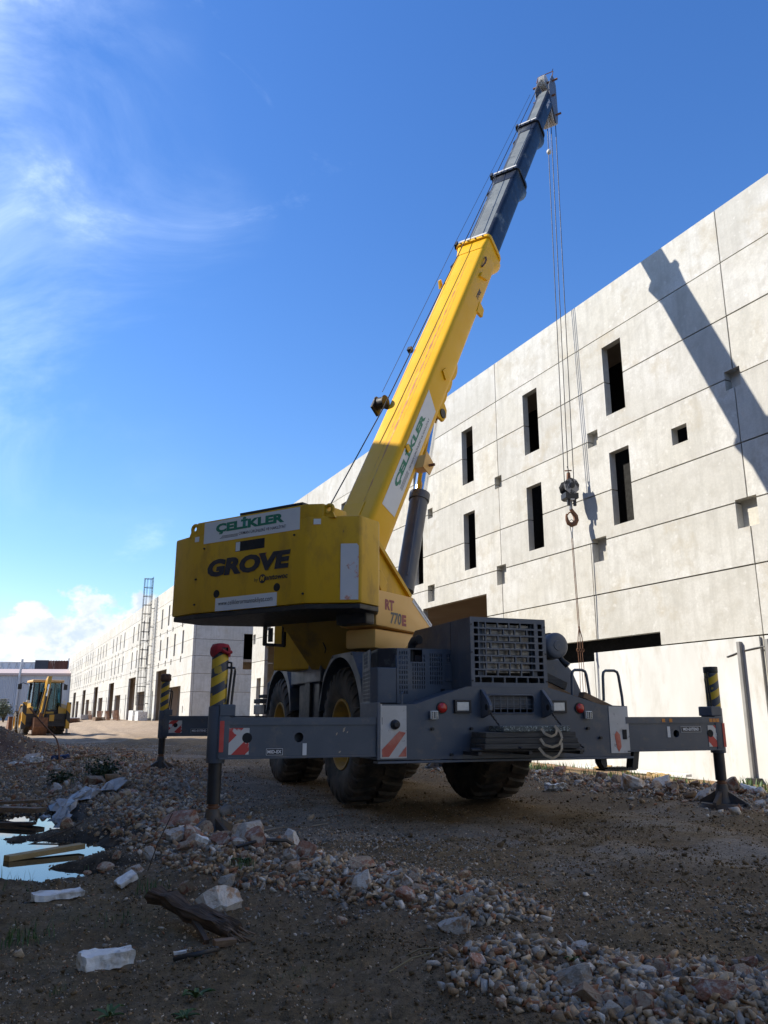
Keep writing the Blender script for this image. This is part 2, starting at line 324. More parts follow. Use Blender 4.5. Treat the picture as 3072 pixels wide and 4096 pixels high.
def concrete_mat():
    m = bpy.data.materials.new('precast_concrete'); m.use_nodes = True; nt = m.node_tree; N = nt.nodes; L = nt.links; bs = N['Principled BSDF']
    bs.inputs['Roughness'].default_value = 0.88; bs.inputs['Specular IOR Level'].default_value = 0.2
    tc = N.new('ShaderNodeTexCoord'); oi = N.new('ShaderNodeObjectInfo')
    off = N.new('ShaderNodeVectorMath'); off.operation = 'ADD'; L.new(tc.outputs['Object'], off.inputs[0])
    rv = N.new('ShaderNodeVectorMath'); rv.operation = 'SCALE'; rv.inputs[0].default_value = (37, 11, 53); L.new(oi.outputs['Random'], rv.inputs['Scale']); L.new(rv.outputs[0], off.inputs[1])
    def noise(sc, det, ro, st=(1, 1, 1)):
        mp = N.new('ShaderNodeMapping'); mp.inputs['Scale'].default_value = st; L.new(off.outputs[0], mp.inputs[0])
        n = N.new('ShaderNodeTexNoise'); n.inputs['Scale'].default_value = sc; n.inputs['Detail'].default_value = det; n.inputs['Roughness'].default_value = ro; L.new(mp.outputs[0], n.inputs['Vector']); return n.outputs['Fac']
    def rng(v, a, b, c=0.0, d=1.0):
        n = N.new('ShaderNodeMapRange'); L.new(v, n.inputs[0]); n.inputs[1].default_value = a; n.inputs[2].default_value = b; n.inputs[3].default_value = c; n.inputs[4].default_value = d; return n.outputs[0]
    def mix(f, a, b, blend='MIX'):
        n = N.new('ShaderNodeMix'); n.data_type = 'RGBA'; n.blend_type = blend
        if isinstance(f, float): n.inputs['Factor'].default_value = f
        else: L.new(f, n.inputs['Factor'])
        for k, v in (('A', a), ('B', b)):
            if isinstance(v, tuple): n.inputs[k].default_value = (*v, 1)
            else: L.new(v, n.inputs[k])
        return n.outputs['Result']
    wn = N.new('ShaderNodeTexWhiteNoise'); wn.noise_dimensions = '1D'; L.new(oi.outputs['Random'], wn.inputs['W'])
    col = mix(oi.outputs['Random'], (0.53, 0.515, 0.47), (0.60, 0.565, 0.475))      # cooler and warmer castings
    col = mix(rng(wn.outputs['Value'], 0, 1, 0, 0.55), col, (0.435, 0.425, 0.395))
    col = mix(rng(noise(0.55, 4, 0.5), 0.45, 0.66, 0, 0.7), col, (0.64, 0.63, 0.60))
    col = mix(rng(noise(3.2, 9, 0.62), 0.46, 0.70, 0, 0.62), col, (0.38, 0.36, 0.315))
    col = mix(rng(noise(1.0, 7, 0.6, (5.5, 5.5, 0.45)), 0.47, 0.72, 0, 0.55), col, (0.37, 0.355, 0.315))   # run marks
    col = mix(rng(noise(0.8, 8, 0.7), 0.55, 0.72, 0, 0.6), col, (0.45, 0.38, 0.26))                       # yellowish stains
    col = mix(rng(noise(26, 6, 0.7), 0.35, 0.70, 0, 0.42), col, (0.35, 0.34, 0.315))
    col = mix(rng(noise(7, 3, 0.4, (1, 1, 1)), 0.66, 0.72, 0, 0.35), col, (0.66, 0.65, 0.62))
    L.new(col, bs.inputs['Base Color'])
    b = N.new('ShaderNodeBump'); b.inputs['Strength'].default_value = 0.18; b.inputs['Distance'].default_value = 0.01; L.new(noise(16, 9, 0.7), b.inputs['Height']); L.new(b.outputs[0], bs.inputs['Normal'])
    return m
M['concrete'] = concrete_mat()
M['smoothconc'] = mat('smooth_concrete', (0.55, 0.545, 0.52), 0.8, alt=(0.63, 0.625, 0.61), scale=1.2, stretch=(1, 1, 0.35), alt2=(0.44, 0.425, 0.38), a2lev=(0.52, 0.75), a2scale=2.5, dirt=(0.40, 0.36, 0.29), dscale=1.6, dlev=(0.56, 0.76), bump=0.08, bscale=20, spec=0.25)
M['inner'] = mat('raw_inner_concrete', (0.30, 0.25, 0.205), 0.9, alt=(0.34, 0.29, 0.24), scale=0.6)
M['innershade'] = mat('inner_wall_shade_paint', (0.006, 0.006, 0.006), 0.9, alt=(.008, .008, .008))  # near-black colour stands for the gloom of the upper rooms
M['shed'] = mat('pale_metal_sheet', (0.40, 0.43, 0.47), 0.55, alt=(0.44, 0.47, 0.51), scale=0.3)
M['shedroof'] = mat('pinkish_roof_edge', (0.42, 0.33, 0.30), 0.7)
M['rustsheet'] = mat('rusty_corrugated_sheet', (0.10, 0.036, 0.022), 0.8, alt=(0.20, 0.075, 0.045), scale=0.8, stretch=(1, 1, 0.15), alt2=(0.46, 0.36, 0.28), a2lev=(0.58, 0.66), a2scale=0.9)
M['darkpanel'] = mat('dark_grey_panel', (0.030, 0.032, 0.040), 0.5, alt=(0.045, 0.047, 0.055), scale=0.4)
M['midpanel'] = mat('blue_grey_panel', (0.14, 0.17, 0.21), 0.5, alt=(0.17, 0.20, 0.24), scale=0.4)
M['bhyellow'] = mat('digger_yellow', (0.56, 0.30, 0.025), 0.42, alt=(0.60, 0.35, 0.05), scale=2, dirt=(0.30, 0.19, 0.08), dscale=4, dlev=(0.55, 0.8))
M['glass'] = mat('tinted_glass', (0.16, 0.26, 0.28), 0.05, spec=0.8, rvar=0.02)
M['winglass'] = mat('dark_window_glass', (0.04, 0.045, 0.05), 0.1, spec=0.8)
M['bark'] = mat('brown_stem', (0.06, 0.04, 0.025), 0.9)
M['leaf'] = mat('green_leaves', (0.045, 0.095, 0.022), 0.6, alt=(0.075, 0.13, 0.035), scale=6, objvar=0.15)
M['drygrass'] = mat('dry_straw', (0.26, 0.20, 0.10), 0.8)
M['hose'] = mat('black_hose', (0.014, 0.014, 0.015), 0.5)
M['bluescrap'] = mat('blue_plastic', (0.03, 0.055, 0.15), 0.5)

def striped(name, c1, c2, period, k=1.0, worn=0.0, chip=(0.5, 0.48, 0.45), axis='cyl', off=0.0):
    """diagonal hazard stripes that are painted on: helix round a post, or diagonal on a plate"""
    m = bpy.data.materials.new(name); m.use_nodes = True; nt = m.node_tree; N = nt.nodes; L = nt.links; bs = N['Principled BSDF']
    bs.inputs['Roughness'].default_value = 0.45
    tc = N.new('ShaderNodeTexCoord'); sp = N.new('ShaderNodeSeparateXYZ'); L.new(tc.outputs['Object'], sp.inputs[0])
    def mt(op, a, b):
        n = N.new('ShaderNodeMath'); n.operation = op
        for i, v in enumerate((a, b)):
            if isinstance(v, (int, float)): n.inputs[i].default_value = v
            else: L.new(v, n.inputs[i])
        return n.outputs[0]
    h = mt('ADD', sp.outputs[0], mt('MULTIPLY', sp.outputs[2], k))
    ph = mt('FRACT', mt('ADD', mt('DIVIDE', h, period), off), 0)
    gt = mt('GREATER_THAN', ph, 0.5)
    mx = N.new('ShaderNodeMix'); mx.data_type = 'RGBA'; L.new(gt, mx.inputs['Factor']); mx.inputs['A'].default_value = (*c1, 1); mx.inputs['B'].default_value = (*c2, 1)
    col = mx.outputs['Result']
    if worn:
        n = N.new('ShaderNodeTexNoise'); n.inputs['Scale'].default_value = 9; n.inputs['Detail'].default_value = 7; L.new(tc.outputs['Object'], n.inputs['Vector'])
        r_ = N.new('ShaderNodeMapRange'); L.new(n.outputs['Fac'], r_.inputs[0]); r_.inputs[1].default_value = 0.62 - worn * 0.1; r_.inputs[2].default_value = 0.66 - worn * 0.1
        m2 = N.new('ShaderNodeMix'); m2.data_type = 'RGBA'; L.new(r_.outputs[0], m2.inputs['Factor']); L.new(col, m2.inputs['A']); m2.inputs['B'].default_value = (*chip, 1)
        col = m2.outputs['Result']
    L.new(col, bs.inputs['Base Color']); return m
M['hazard'] = striped('black_yellow_stripes', (0.62, 0.40, 0.02), (0.045, 0.055, 0.075), 0.29, -1.67, 0.2, (0.4, 0.27, 0.03), off=0.1)
M['hazard_m'] = striped('black_yellow_stripes_mirrored', (0.62, 0.40, 0.02), (0.045, 0.055, 0.075), 0.29, -1.67, 0.2, (0.4, 0.27, 0.03), off=0.35)
RED_, WHT_ = (0.50, 0.04, 0.03), (0.56, 0.55, 0.52)
M['redwhite'] = striped('red_white_stripes', RED_, WHT_, 0.26, -1.0, 0.5, (0.55, 0.53, 0.5), off=0.15)
M['redwhite_m'] = striped('red_white_stripes_mirrored', RED_, WHT_, 0.26, 1.0, 0.4, (0.55, 0.53, 0.5), off=0.02)

def tinted(name, rough=0.85, bump=0.35, bscale=90.0, lo=0.72, hi=1.28):
    m = bpy.data.materials.new(name); m.use_nodes = True; nt = m.node_tree; N = nt.nodes; L = nt.links; bs = N['Principled BSDF']
    at = N.new('ShaderNodeAttribute'); at.attribute_name = 'tint'
    tc = N.new('ShaderNodeTexCoord'); n = N.new('ShaderNodeTexNoise'); n.inputs['Scale'].default_value = bscale * 0.3; n.inputs['Detail'].default_value = 8; n.inputs['Roughness'].default_value = 0.7
    L.new(tc.outputs['Object'], n.inputs['Vector'])
    hs = N.new('ShaderNodeHueSaturation'); r_ = N.new('ShaderNodeMapRange'); L.new(n.outputs['Fac'], r_.inputs[0]); r_.inputs[1].default_value = 0.3; r_.inputs[2].default_value = 0.7; r_.inputs[3].default_value = lo; r_.inputs[4].default_value = hi
    L.new(r_.outputs[0], hs.inputs['Value']); L.new(at.outputs['Color'], hs.inputs['Color']); L.new(hs.outputs[0], bs.inputs['Base Color'])
    bs.inputs['Roughness'].default_value = rough; bs.inputs['Specular IOR Level'].default_value = 0.35
    b = N.new('ShaderNodeBump'); b.inputs['Strength'].default_value = bump; b.inputs['Distance'].default_value = 0.01
    n2 = N.new('ShaderNodeTexNoise'); n2.inputs['Scale'].default_value = bscale; n2.inputs['Detail'].default_value = 8; L.new(tc.outputs['Object'], n2.inputs['Vector'])
    L.new(n2.outputs['Fac'], b.inputs['Height']); L.new(b.outputs[0], bs.inputs['Normal'])
    return m
M['gravel'] = tinted('gravel_stone', 0.85, 0.4, 120)
M['soil'] = tinted('damp_soil', 0.9, 0.9, 130, 0.45, 1.6)
def stone_mat(name, a, b_, c):
    return mat(name, a, 0.85, alt=b_, scale=7, mix=(0.36, 0.62), alt2=c, a2lev=(0.50, 0.60), a2scale=4, bump=0.8, bscale=24, objvar=0.25, dirt=tuple(x * .45 for x in a), dscale=6, dlev=(.54, .70), spec=0.35)
M['stone_brown'] = stone_mat('brown_limestone', (0.33, 0.225, 0.14), (0.45, 0.36, 0.26), (0.27, 0.11, 0.06))
M['stone_red'] = stone_mat('reddish_limestone', (0.30, 0.125, 0.075), (0.40, 0.24, 0.17), (0.48, 0.41, 0.34))
M['stone_grey'] = stone_mat('grey_limestone', (0.28, 0.255, 0.215), (0.43, 0.39, 0.33), (0.35, 0.25, 0.16))
M['stone_pale'] = stone_mat('pale_limestone', (0.50, 0.44, 0.37), (0.60, 0.56, 0.50), (0.37, 0.24, 0.15))
def water_mat():
    m = bpy.data.materials.new('muddy_water'); m.use_nodes = True; nt = m.node_tree; N = nt.nodes; L = nt.links; bs = N['Principled BSDF']
    bs.inputs['Base Color'].default_value = (0.03, 0.026, 0.018, 1); bs.inputs['Roughness'].default_value = 0.015; bs.inputs['IOR'].default_value = 1.45
    tc = N.new('ShaderNodeTexCoord'); n = N.new('ShaderNodeTexNoise'); n.inputs['Scale'].default_value = 5; L.new(tc.outputs['Object'], n.inputs['Vector'])
    b = N.new('ShaderNodeBump'); b.inputs['Strength'].default_value = 0.012; b.inputs['Distance'].default_value = 0.02; L.new(n.outputs['Fac'], b.inputs['Height']); L.new(b.outputs[0], bs.inputs['Normal'])
    return m
M['water'] = water_mat()

# ------------------------------------------------------------------ ground
ND = Vector((0.90198457, 0.43176826, 0)); WD = Vector((-0.43176826, 0.90198457, 0)); WALL = 12.6
def SQ(s, q, z=0.0): return ND * q + WD * s + Vector((0, 0, z))

def _hash(i, j, seed):
    h = (i.astype(np.int64) * 374761393 + j.astype(np.int64) * 668265263 + seed * 1442695041) & 0xFFFFFFFF
    h = ((h ^ (h >> 13)) * 1274126177) & 0xFFFFFFFF
    return ((h ^ (h >> 16)) & 0xFFFF) / 65535.0
def vnoise(x, y, seed=0):
    i = np.floor(x); j = np.floor(y); fx = x - i; fy = y - j; fx = fx * fx * (3 - 2 * fx); fy = fy * fy * (3 - 2 * fy)
    a = _hash(i, j, seed); b = _hash(i + 1, j, seed); c = _hash(i, j + 1, seed); d = _hash(i + 1, j + 1, seed)
    return (a * (1 - fx) + b * fx) * (1 - fy) + (c * (1 - fx) + d * fx) * fy
def fbm(x, y, o=4, seed=0, g=0.5):
    t = 0; a = 1; n = 0
    for k in range(o): t = t + a * vnoise(x * 2 ** k, y * 2 ** k, seed + k * 17); n += a; a *= g
    return t / n
def sstep(x, a, b):
    t = np.clip((x - a) / (b - a), 0, 1); return t * t * (3 - 2 * t)
BANDS = [  # rubble ridges: polyline and half width
    ([(-9.5, 24), (-7.0, 19.5), (-5.0, 15.6), (-3.4, 12.0), (-2.5, 9.6), (-1.75, 7.5), (-1.0, 6.2), (-0.25, 5.45), (0.25, 5.05), (0.50, 4.8)], 0.88),
    ([(0.58, 3.66), (0.9, 3.5), (1.35, 3.38), (2.0, 3.35), (3.0, 3.35), (4.5, 3.4)], 0.47),
    ([(1.8, 16.5), (2.9, 14.2), (3.8, 12.4), (4.3, 10.6), (4.9, 9.4), (6.0, 7.6)], 0.75),
]
def dist_poly(x, y, pl):
    d = np.full(np.shape(x), 1e9); f = (0.58 + 0.42 * sstep(y, 4.6, 8.5) + 1.5 * sstep(y, 9, 17)) if pl is BANDS[0][0] else 1.0      # the left ridge spreads with distance
    for (ax, ay), (bx, by) in zip(pl[:-1], pl[1:]):
        dx, dy = bx - ax, by - ay; t = np.clip(((x - ax) * dx + (y - ay) * dy) / (dx * dx + dy * dy), 0, 1)
        d = np.minimum(d, np.hypot(x - ax - t * dx, y - ay - t * dy))
    return d / f
PUD = [((-3.9, 9.0), 0.75, 1.0), ((-3.05, 7.25), 0.88, 0.85), ((-2.9, 6.35), 0.95, 0.35), ((-4.2, 7.0), 1.1, 1.3)]
PUD_Z = -0.050
def pud_w(x, y):
    e = np.full(np.shape(x), 9.0)
    for (cx, cy), a, b in PUD: e = np.minimum(e, np.hypot((x - cx) / a, (y - cy) / b))
    return e + 0.45 * (fbm(x * 1.6, y * 1.6, 4, 77) - 0.5)
def ground_z(x, y, fine=True):
    x = np.asarray(x, float); y = np.asarray(y, float)
    q = x * ND.x + y * ND.y; s = x * WD.x + y * WD.y; rr = np.hypot(x, y)
    z = 0.55 * sstep(q, 4.5, 10.5) * sstep(s, 38, 60)
    z = z - 0.12 * sstep(q, 9.6, 11.3) * (1 - sstep(s, 38, 56))
    z = z + (fbm(x * 0.22, y * 0.22, 3, 3) - 0.5) * 0.16 * sstep(rr, 2, 14)
    z = z + 0.9 * np.exp(-(((x + 10.3) / 1.75) ** 2 + ((y - 20.0) / 1.6) ** 2)) * (0.8 + 0.5 * fbm(x * 1.1, y * 1.1, 4, 9))
    # soft wheel ruts along the track
    rut = np.zeros_like(z)
    for c0 in (5.2, 6.6):
        qq = q - (c0 + 0.5 * np.sin(s * 0.11)); rut = rut - 0.05 * np.exp(-(qq / 0.28) ** 2) + 0.03 * np.exp(-((np.abs(qq) - 0.5) / 0.2) ** 2)
    z = z + rut * (0.5 * sstep(rr, 4.5, 7) + 0.5 * sstep(rr, 16, 24))
    for pl, wd in BANDS:
        d = dist_poly(x, y, pl); z = z + 0.13 * np.exp(-(d / wd) ** 2) * (0.5 + fbm(x * 2.5, y * 2.5, 3, 31))
    z = z - 0.09 * np.exp(-(np.hypot(x + 1.6, y - 7.78) / 0.55) ** 2)          # the jack foot has pressed itself in
    e = pud_w(x, y)
    z = z - 0.17 * (1 - sstep(e, 0.55, 1.25))
    z = z - 0.05 * (1 - sstep(np.hypot(x + 1.9, y - 4.6) / 1.6, 0.3, 1.2))
    if fine:
        k = 1 - 0.75 * sstep(q, 3.5, 5.5) * (1 - sstep(rr, 18, 30)) * sstep(rr, 6, 8)
        z = z + (fbm(x * 2.3, y * 2.3, 4, 5) - 0.5) * 0.085 * k * (1 - 0.6 * sstep(rr, 25, 60))
        z = z + (fbm(x * 11, y * 11, 3, 6) - 0.5) * 0.036 * k * (1 - sstep(rr, 14, 30))
        z = z + (fbm(x * 34, y * 34, 2, 8) - 0.5) * 0.013 * (1 - sstep(rr, 6, 11))
    return z
def gz(x, y): return float(ground_z(np.array([x]), np.array([y]))[0])

def ground_tint(x, y):
    q = x * ND.x + y * ND.y; s = x * WD.x + y * WD.y; rr = np.hypot(x, y)
    n1 = fbm(x * 0.7, y * 0.7, 4, 11); n2 = fbm(x * 5, y * 5, 4, 12); n3 = fbm(x * 24, y * 24, 3, 13)
    dark = np.array([0.118, 0.080, 0.037]); brown = np.array([0.225, 0.148, 0.070]); grey = np.array([0.255, 0.215, 0.165]); tan = np.array([0.29, 0.215, 0.145]); red = np.array([0.115, 0.058, 0.036])
    col = dark[None, :] * (0.7 + 0.7 * n2)[:, None]
    def mixin(c, w):
        nonlocal col; w = np.clip(w, 0, 1)[:, None]; col = col * (1 - w) + c[None, :] * w
    track = sstep(q, 2.6 + 1.2 * (n1 - 0.5), 4.2 + 1.2 * (n1 - 0.5)) * sstep(rr, 3.6, 5.2)
    mixin(brown, track * (0.55 + 0.7 * (n2 - 0.35)))
    mixin(grey, sstep(n1 + 0.3 * n2 + 0.4 * np.exp(-((q - 2.9) / 1.6) ** 2) * sstep(rr, 6.5, 8.5), 0.72, 0.95) * sstep(rr, 4.5, 7) * 0.9)
    for pl, wd in BANDS:
        d = dist_poly(x, y, pl); mixin(np.array([0.22, 0.145, 0.088]), 0.75 * np.exp(-(d / wd) ** 2))
    for c0 in (5.2, 6.6): mixin(np.array([0.105, 0.070, 0.038]), 0.55 * np.exp(-((q - (c0 + 0.5 * np.sin(s * 0.11))) / 0.30) ** 2) * sstep(rr, 4.5, 7) * sstep(n2, .3, .6))   # wet wheel tracks
    mixin(np.array([0.11, 0.078, 0.045]), track * 0.6 * sstep(fbm(x * 0.55, y * 0.55, 4, 19), 0.50, 0.66))                                          # damp patches
    mixin(red, sstep(n1, 0.5, 0.62) * np.exp(-(((x + 10.2) / 3.4) ** 2 + ((y - 20) / 3.4) ** 2)) )
    mixin(np.array([0.06, 0.036, 0.024]), 0.8 * np.exp(-(((x + 10.4) / 2.2) ** 2 + ((y - 20) / 2.0) ** 2)))
    mixin(tan, sstep(s, 36, 47) * sstep(q, -8, 1) * (0.7 + 0.5 * n1))
    mixin(np.array([0.30, 0.15, 0.07]), sstep(q, 10.0, 11.2) * (1 - sstep(s, 40, 56)) * sstep(n2, 0.42, 0.62))
    mixin(np.array([0.065, 0.075, 0.03]), sstep(q, 9.2, 11.0) * (1 - sstep(s, 40, 56)) * sstep(n1 + 0.5 * n2, 0.70, 0.92) * 0.7)
    mixin(np.array([0.055, 0.055, 0.024]), 0.7 * np.exp(-(((x + 1.75) / 0.55) ** 2 + ((y - 4.7) / 0.5) ** 2)) * sstep(n2, 0.4, 0.7))
    w = 1 - sstep(pud_w(x, y), 1.0, 1.5)
    mixin(np.array([0.026, 0.020, 0.014]), 0.85 * w)
    sp = sstep(n3, 0.66, 0.74) * (1 - 0.8 * sstep(rr, 20, 45)); mixin(np.array([0.20, 0.16, 0.12]), 0.3 * sp)
    col = col * (0.75 + 0.5 * n3)[:, None]
    return np.clip(col, 0, 1)

def set_tint(me, cols):
    a = me.color_attributes.new('tint', 'FLOAT_COLOR', 'POINT')
    a.data.foreach_set('color', np.concatenate([cols, np.ones((len(cols), 1))], 1).astype(np.float32).ravel())

def build_ground():
    fine = np.radians(np.arange(-34, 34.01, 0.16)); wide = np.radians(np.concatenate([np.arange(38, 180, 6), np.arange(-180, -34, 6)]))
    ang = np.sort(np.concatenate([fine, wide])); ang = ang[(ang > -math.pi + 1e-6)]; ang = np.concatenate([[-math.pi], ang])
    rad = [1.2]
    while rad[-1] < 1500: rad.append(rad[-1] * (1.0085 if rad[-1] < 60 else 1.05))
    rad = np.array([0.35, 0.8] + rad)
    A, RR = np.meshgrid(ang, rad); x = (RR * np.sin(A)).ravel(); y = (RR * np.cos(A)).ravel()
    z = ground_z(x, y)
    V = np.stack([x, y, z], 1); na = len(ang); nr = len(rad)
    i = np.arange(nr - 1)[:, None] * na; j = np.arange(na)[None, :]; j2 = (j + 1) % na
    F = np.stack([i + j, i + na + j, i + na + j2, i + j2], -1).reshape(-1, 4)
    V = np.concatenate([V, [[0, 0, gz(0, 0)]]]); c = len(V) - 1
    T = np.stack([np.full(na, c), np.arange(na), (np.arange(na) + 1) % na], 1)
    me = bpy.data.meshes.new('ground')
    me.vertices.add(len(V)); me.vertices.foreach_set('co', V.astype(np.float32).ravel())
    nl = F.size + T.size; me.loops.add(nl); me.loops.foreach_set('vertex_index', np.concatenate([F.ravel(), T.ravel()]).astype(np.int32))
    starts = np.concatenate([np.arange(len(F)) * 4, F.size + np.arange(len(T)) * 3]).astype(np.int32)
    me.polygons.add(len(starts)); me.polygons.foreach_set('loop_start', starts)
    me.update(calc_edges=True); me.validate()
    bm = bmesh.new(); bm.from_mesh(me); bmesh.ops.recalc_face_normals(bm, faces=bm.faces)
    if bm.faces[0].normal.z < 0: bmesh.ops.reverse_faces(bm, faces=bm.faces)
    bm.to_mesh(me); bm.free()
    set_tint(me, ground_tint(V[:, 0], V[:, 1]))
    me.polygons.foreach_set('use_smooth', np.ones(len(me.polygons), bool))
    me.materials.append(M['soil'])
    o = bpy.data.objects.new('ground', me); COL.objects.link(o); tag(o, 'dark muddy building site ground with stones and wheel tracks', kind='structure')
build_ground()
def build_puddle():
    m = MB(); n = 40
    m.add([(-3.5 + 2.9 * math.cos(2 * math.pi * k / n), 7.75 + 2.3 * math.sin(2 * math.pi * k / n), PUD_Z) for k in range(n)], [tuple(range(n))])
    # only where the ground dips below it does the sheet show
    o = m.build('water', M['water'], recalc=False); tag(o, 'shallow muddy puddle reflecting the sky', kind='structure')
build_puddle()

# ------------------------------------------------------------------ precast halls
def facade_frame(u, v, w): return Vector((u, w, v))
ROW = [-0.45, 2.51, 3.83, 5.08, 6.22, 7.62, 8.93, 10.14, 11.38]
def hall(name, label, origin_q, bays, rows, openings, recesses, gap=0.028, thick=0.18, depth=16.0, mat_=None, s_off=0.0):
    t = empty(name, SQ(0, origin_q), math.atan2(WD.y, WD.x), label, 'building')
    cache = {}
    for bi, (b0, b1) in enumerate(zip(bays[:-1], bays[1:])):
        for ri, (r0, r1) in enumerate(zip(rows[:-1], rows[1:])):
            rect = (b0 + gap / 2, r0 + gap / 2, b1 - gap / 2, r1 - gap / 2)
            cuts = [b0] + [c for c in EXTRA.get((name, ri), []) if b0 < c < b1] + [b1]
            for c0, c1 in zip(cuts[:-1], cuts[1:]):
                rc = (c0 + gap / 2, rect[1], c1 - gap / 2, rect[3])
                hs = [h for h in openings + [r_[:4] for r_ in recesses] if h[0] < rc[2] and h[2] > rc[0] and h[1] < rc[3] and h[3] > rc[1]]
                if any(h[0] <= rc[0] and h[2] >= rc[2] and h[1] <= rc[1] and h[3] >= rc[3] for h in hs): continue
                key = (round(rc[2] - rc[0], 3), ri, tuple((round(h[0] - rc[0], 3), round(h[2] - rc[0], 3), h[1], h[3]) for h in hs))
                if key not in cache:                               # a gate may cut a panel in two: each piece is its own panel
                    full = sorted([(h[0] - rc[0], h[2] - rc[0]) for h in hs if h[1] <= rc[1] and h[3] >= rc[3]])
                    segs = []; cur = 0.0
                    for a, b in full:
                        if a > cur + 0.02: segs.append((cur, a))
                        cur = max(cur, b)
                    if cur < rc[2] - rc[0] - 0.02: segs.append((cur, rc[2] - rc[0]))
                    cache[key] = []
                    for a, b in segs:
                        m = MB(); m.sheet((a, rc[1], b, rc[3]), [(h[0] - rc[0], h[1], h[2] - rc[0], h[3]) for h in hs], facade_frame, thick)
                        cache[key].append(m.mesh('concrete_panel', M['concrete'], recalc=True))
                dy = 0.004 * random.uniform(-1, 1)
                for me_ in cache[key]: place('concrete_panel', me_, t, (rc[0], dy, 0))
    for r_ in recesses:
        m = MB(); m.box((r_[0] - .03, -0.24, r_[1] - .03), (r_[2] + .03, -0.183, r_[3] + .03)); m.build('recess_back', M['concrete'], t)
    s0, s1 = bays[0], bays[-1]; z0, z1 = rows[0], rows[-1]
    # roof, floor, inner and outer walls: they close the hall so the openings look into a dark interior
    MB().box((s0, -depth, z1 - 0.75), (s1, -thick - 0.01, z1 - 0.45)).build('roof', M['inner'], t)
    MB().box((s0, -depth, z0), (s1, -thick - 0.01, z0 + 0.3)).build('floor_slab', M['inner'], t)
    MB().box((s0, -depth - 0.2, z0), (s1, -depth - 0.005, z1)).build('back_wall', M['concrete'], t)
    MB().box((s0 + 0.3, -5.2, z0 + 0.31), (s1 - 0.3, -5.0, 5.05)).build('wall_or_shade_board', M['inner'], t)
    MB().box((s0 + 0.3, -2.4, 5.07), (s1 - 0.3, -2.2, z1 - 0.76)).build('wall_or_shade_board', M['innershade'], t)  # wall blackened in its colour so the upper windows look unlit
    MB().box((s0 + 0.3, -4.99, 4.86), (s1 - 0.3, -0.5, 5.06)).build('upper_floor', M['inner'], t)
    for b in bays[1:-1]:
        MB().box((b - 0.25, -0.75, z0 + 0.31), (b + 0.25, -0.2, 4.85)).build('column', M['inner'], t, bev=0.02)
    return t
EXTRA = {('concrete_hall', 1): [14.79], ('concrete_hall', 2): [14.79]}
win_s = [(13.27, 13.93), (16.6, 17.27), (19.94, 20.6), (23.26, 23.92), (29.9, 30.56), (33.2, 33.86), (36.6, 37.25), (39.9, 40.55), (5.0, 5.65), (8.0, 8.6)]
op_main = [(a, 8.05, b, 9.83) for a, b in win_s[:-1]] + [(a, 5.35, b, 7.12) for a, b in win_s[:-1]]
op_main += [(11.53, 6.69, 11.96, 7.07), (19.43, -0.45, 23.30, 4.49), (35.94, -0.45, 40.8, 4.58), (41.32, -0.45, 42.07, 2.96),
            (12.78, 2.49, 17.2, 2.80), (14.87, 2.30, 17.2, 2.52), (27.4, -0.45, 31.2, 4.5)]
rec_main = [(14.28, 7.45, 14.66, 7.84), (14.23, 4.60, 14.72, 5.17), (10.04, 4.56, 10.53, 5.13), (10.08, 7.38, 10.45, 7.78), (18.45, 7.47, 18.81, 7.83), (18.39, 4.65, 18.86, 5.2),
            (22.56, 7.47, 22.89, 7.81), (22.5, 4.67, 22.96, 5.22), (34.72, 4.74, 35.05, 5.31), (38.62, 4.76, 39.0, 5.33), (42.55, 4.81, 43.0, 5.34)]
BAYS = [-14.5, -6.25, 2.0, 10.24, 18.61, 26.8, 34.85, 43.1]
h1 = hall('concrete_hall', 'large pale precast concrete hall with dark slot windows beside the crane', WALL, BAYS, ROW, op_main, rec_main)
def side_wall(t, s, z0, z1, depth, rows, openings, flip):
    # end wall of the hall, panel by panel
    for r0, r1 in zip(rows[:-1], rows[1:]):
        for d0, d1 in ((0.0, 7.9), (7.9, depth)):
            rc = (d0 + 0.014 + (0.185 if d0 == 0 else 0), r0 + 0.014, d1 - 0.014, r1 - 0.014)
            hs = [h for h in openings if h[0] < rc[2] and h[2] > rc[0] and h[1] < rc[3] and h[3] > rc[1]]
            f = (lambda u, v, w: Vector((s + (w if flip else -w), -u, v)))
            m = MB(); m.sheet(rc, hs, f, 0.18); m.build('concrete_panel', M['concrete'], t)
side_wall(h1, 43.1, ROW[0], ROW[-1], 16, ROW, [], True)
side_wall(h1, -14.5, ROW[0], ROW[-1], 16, ROW, [], False)
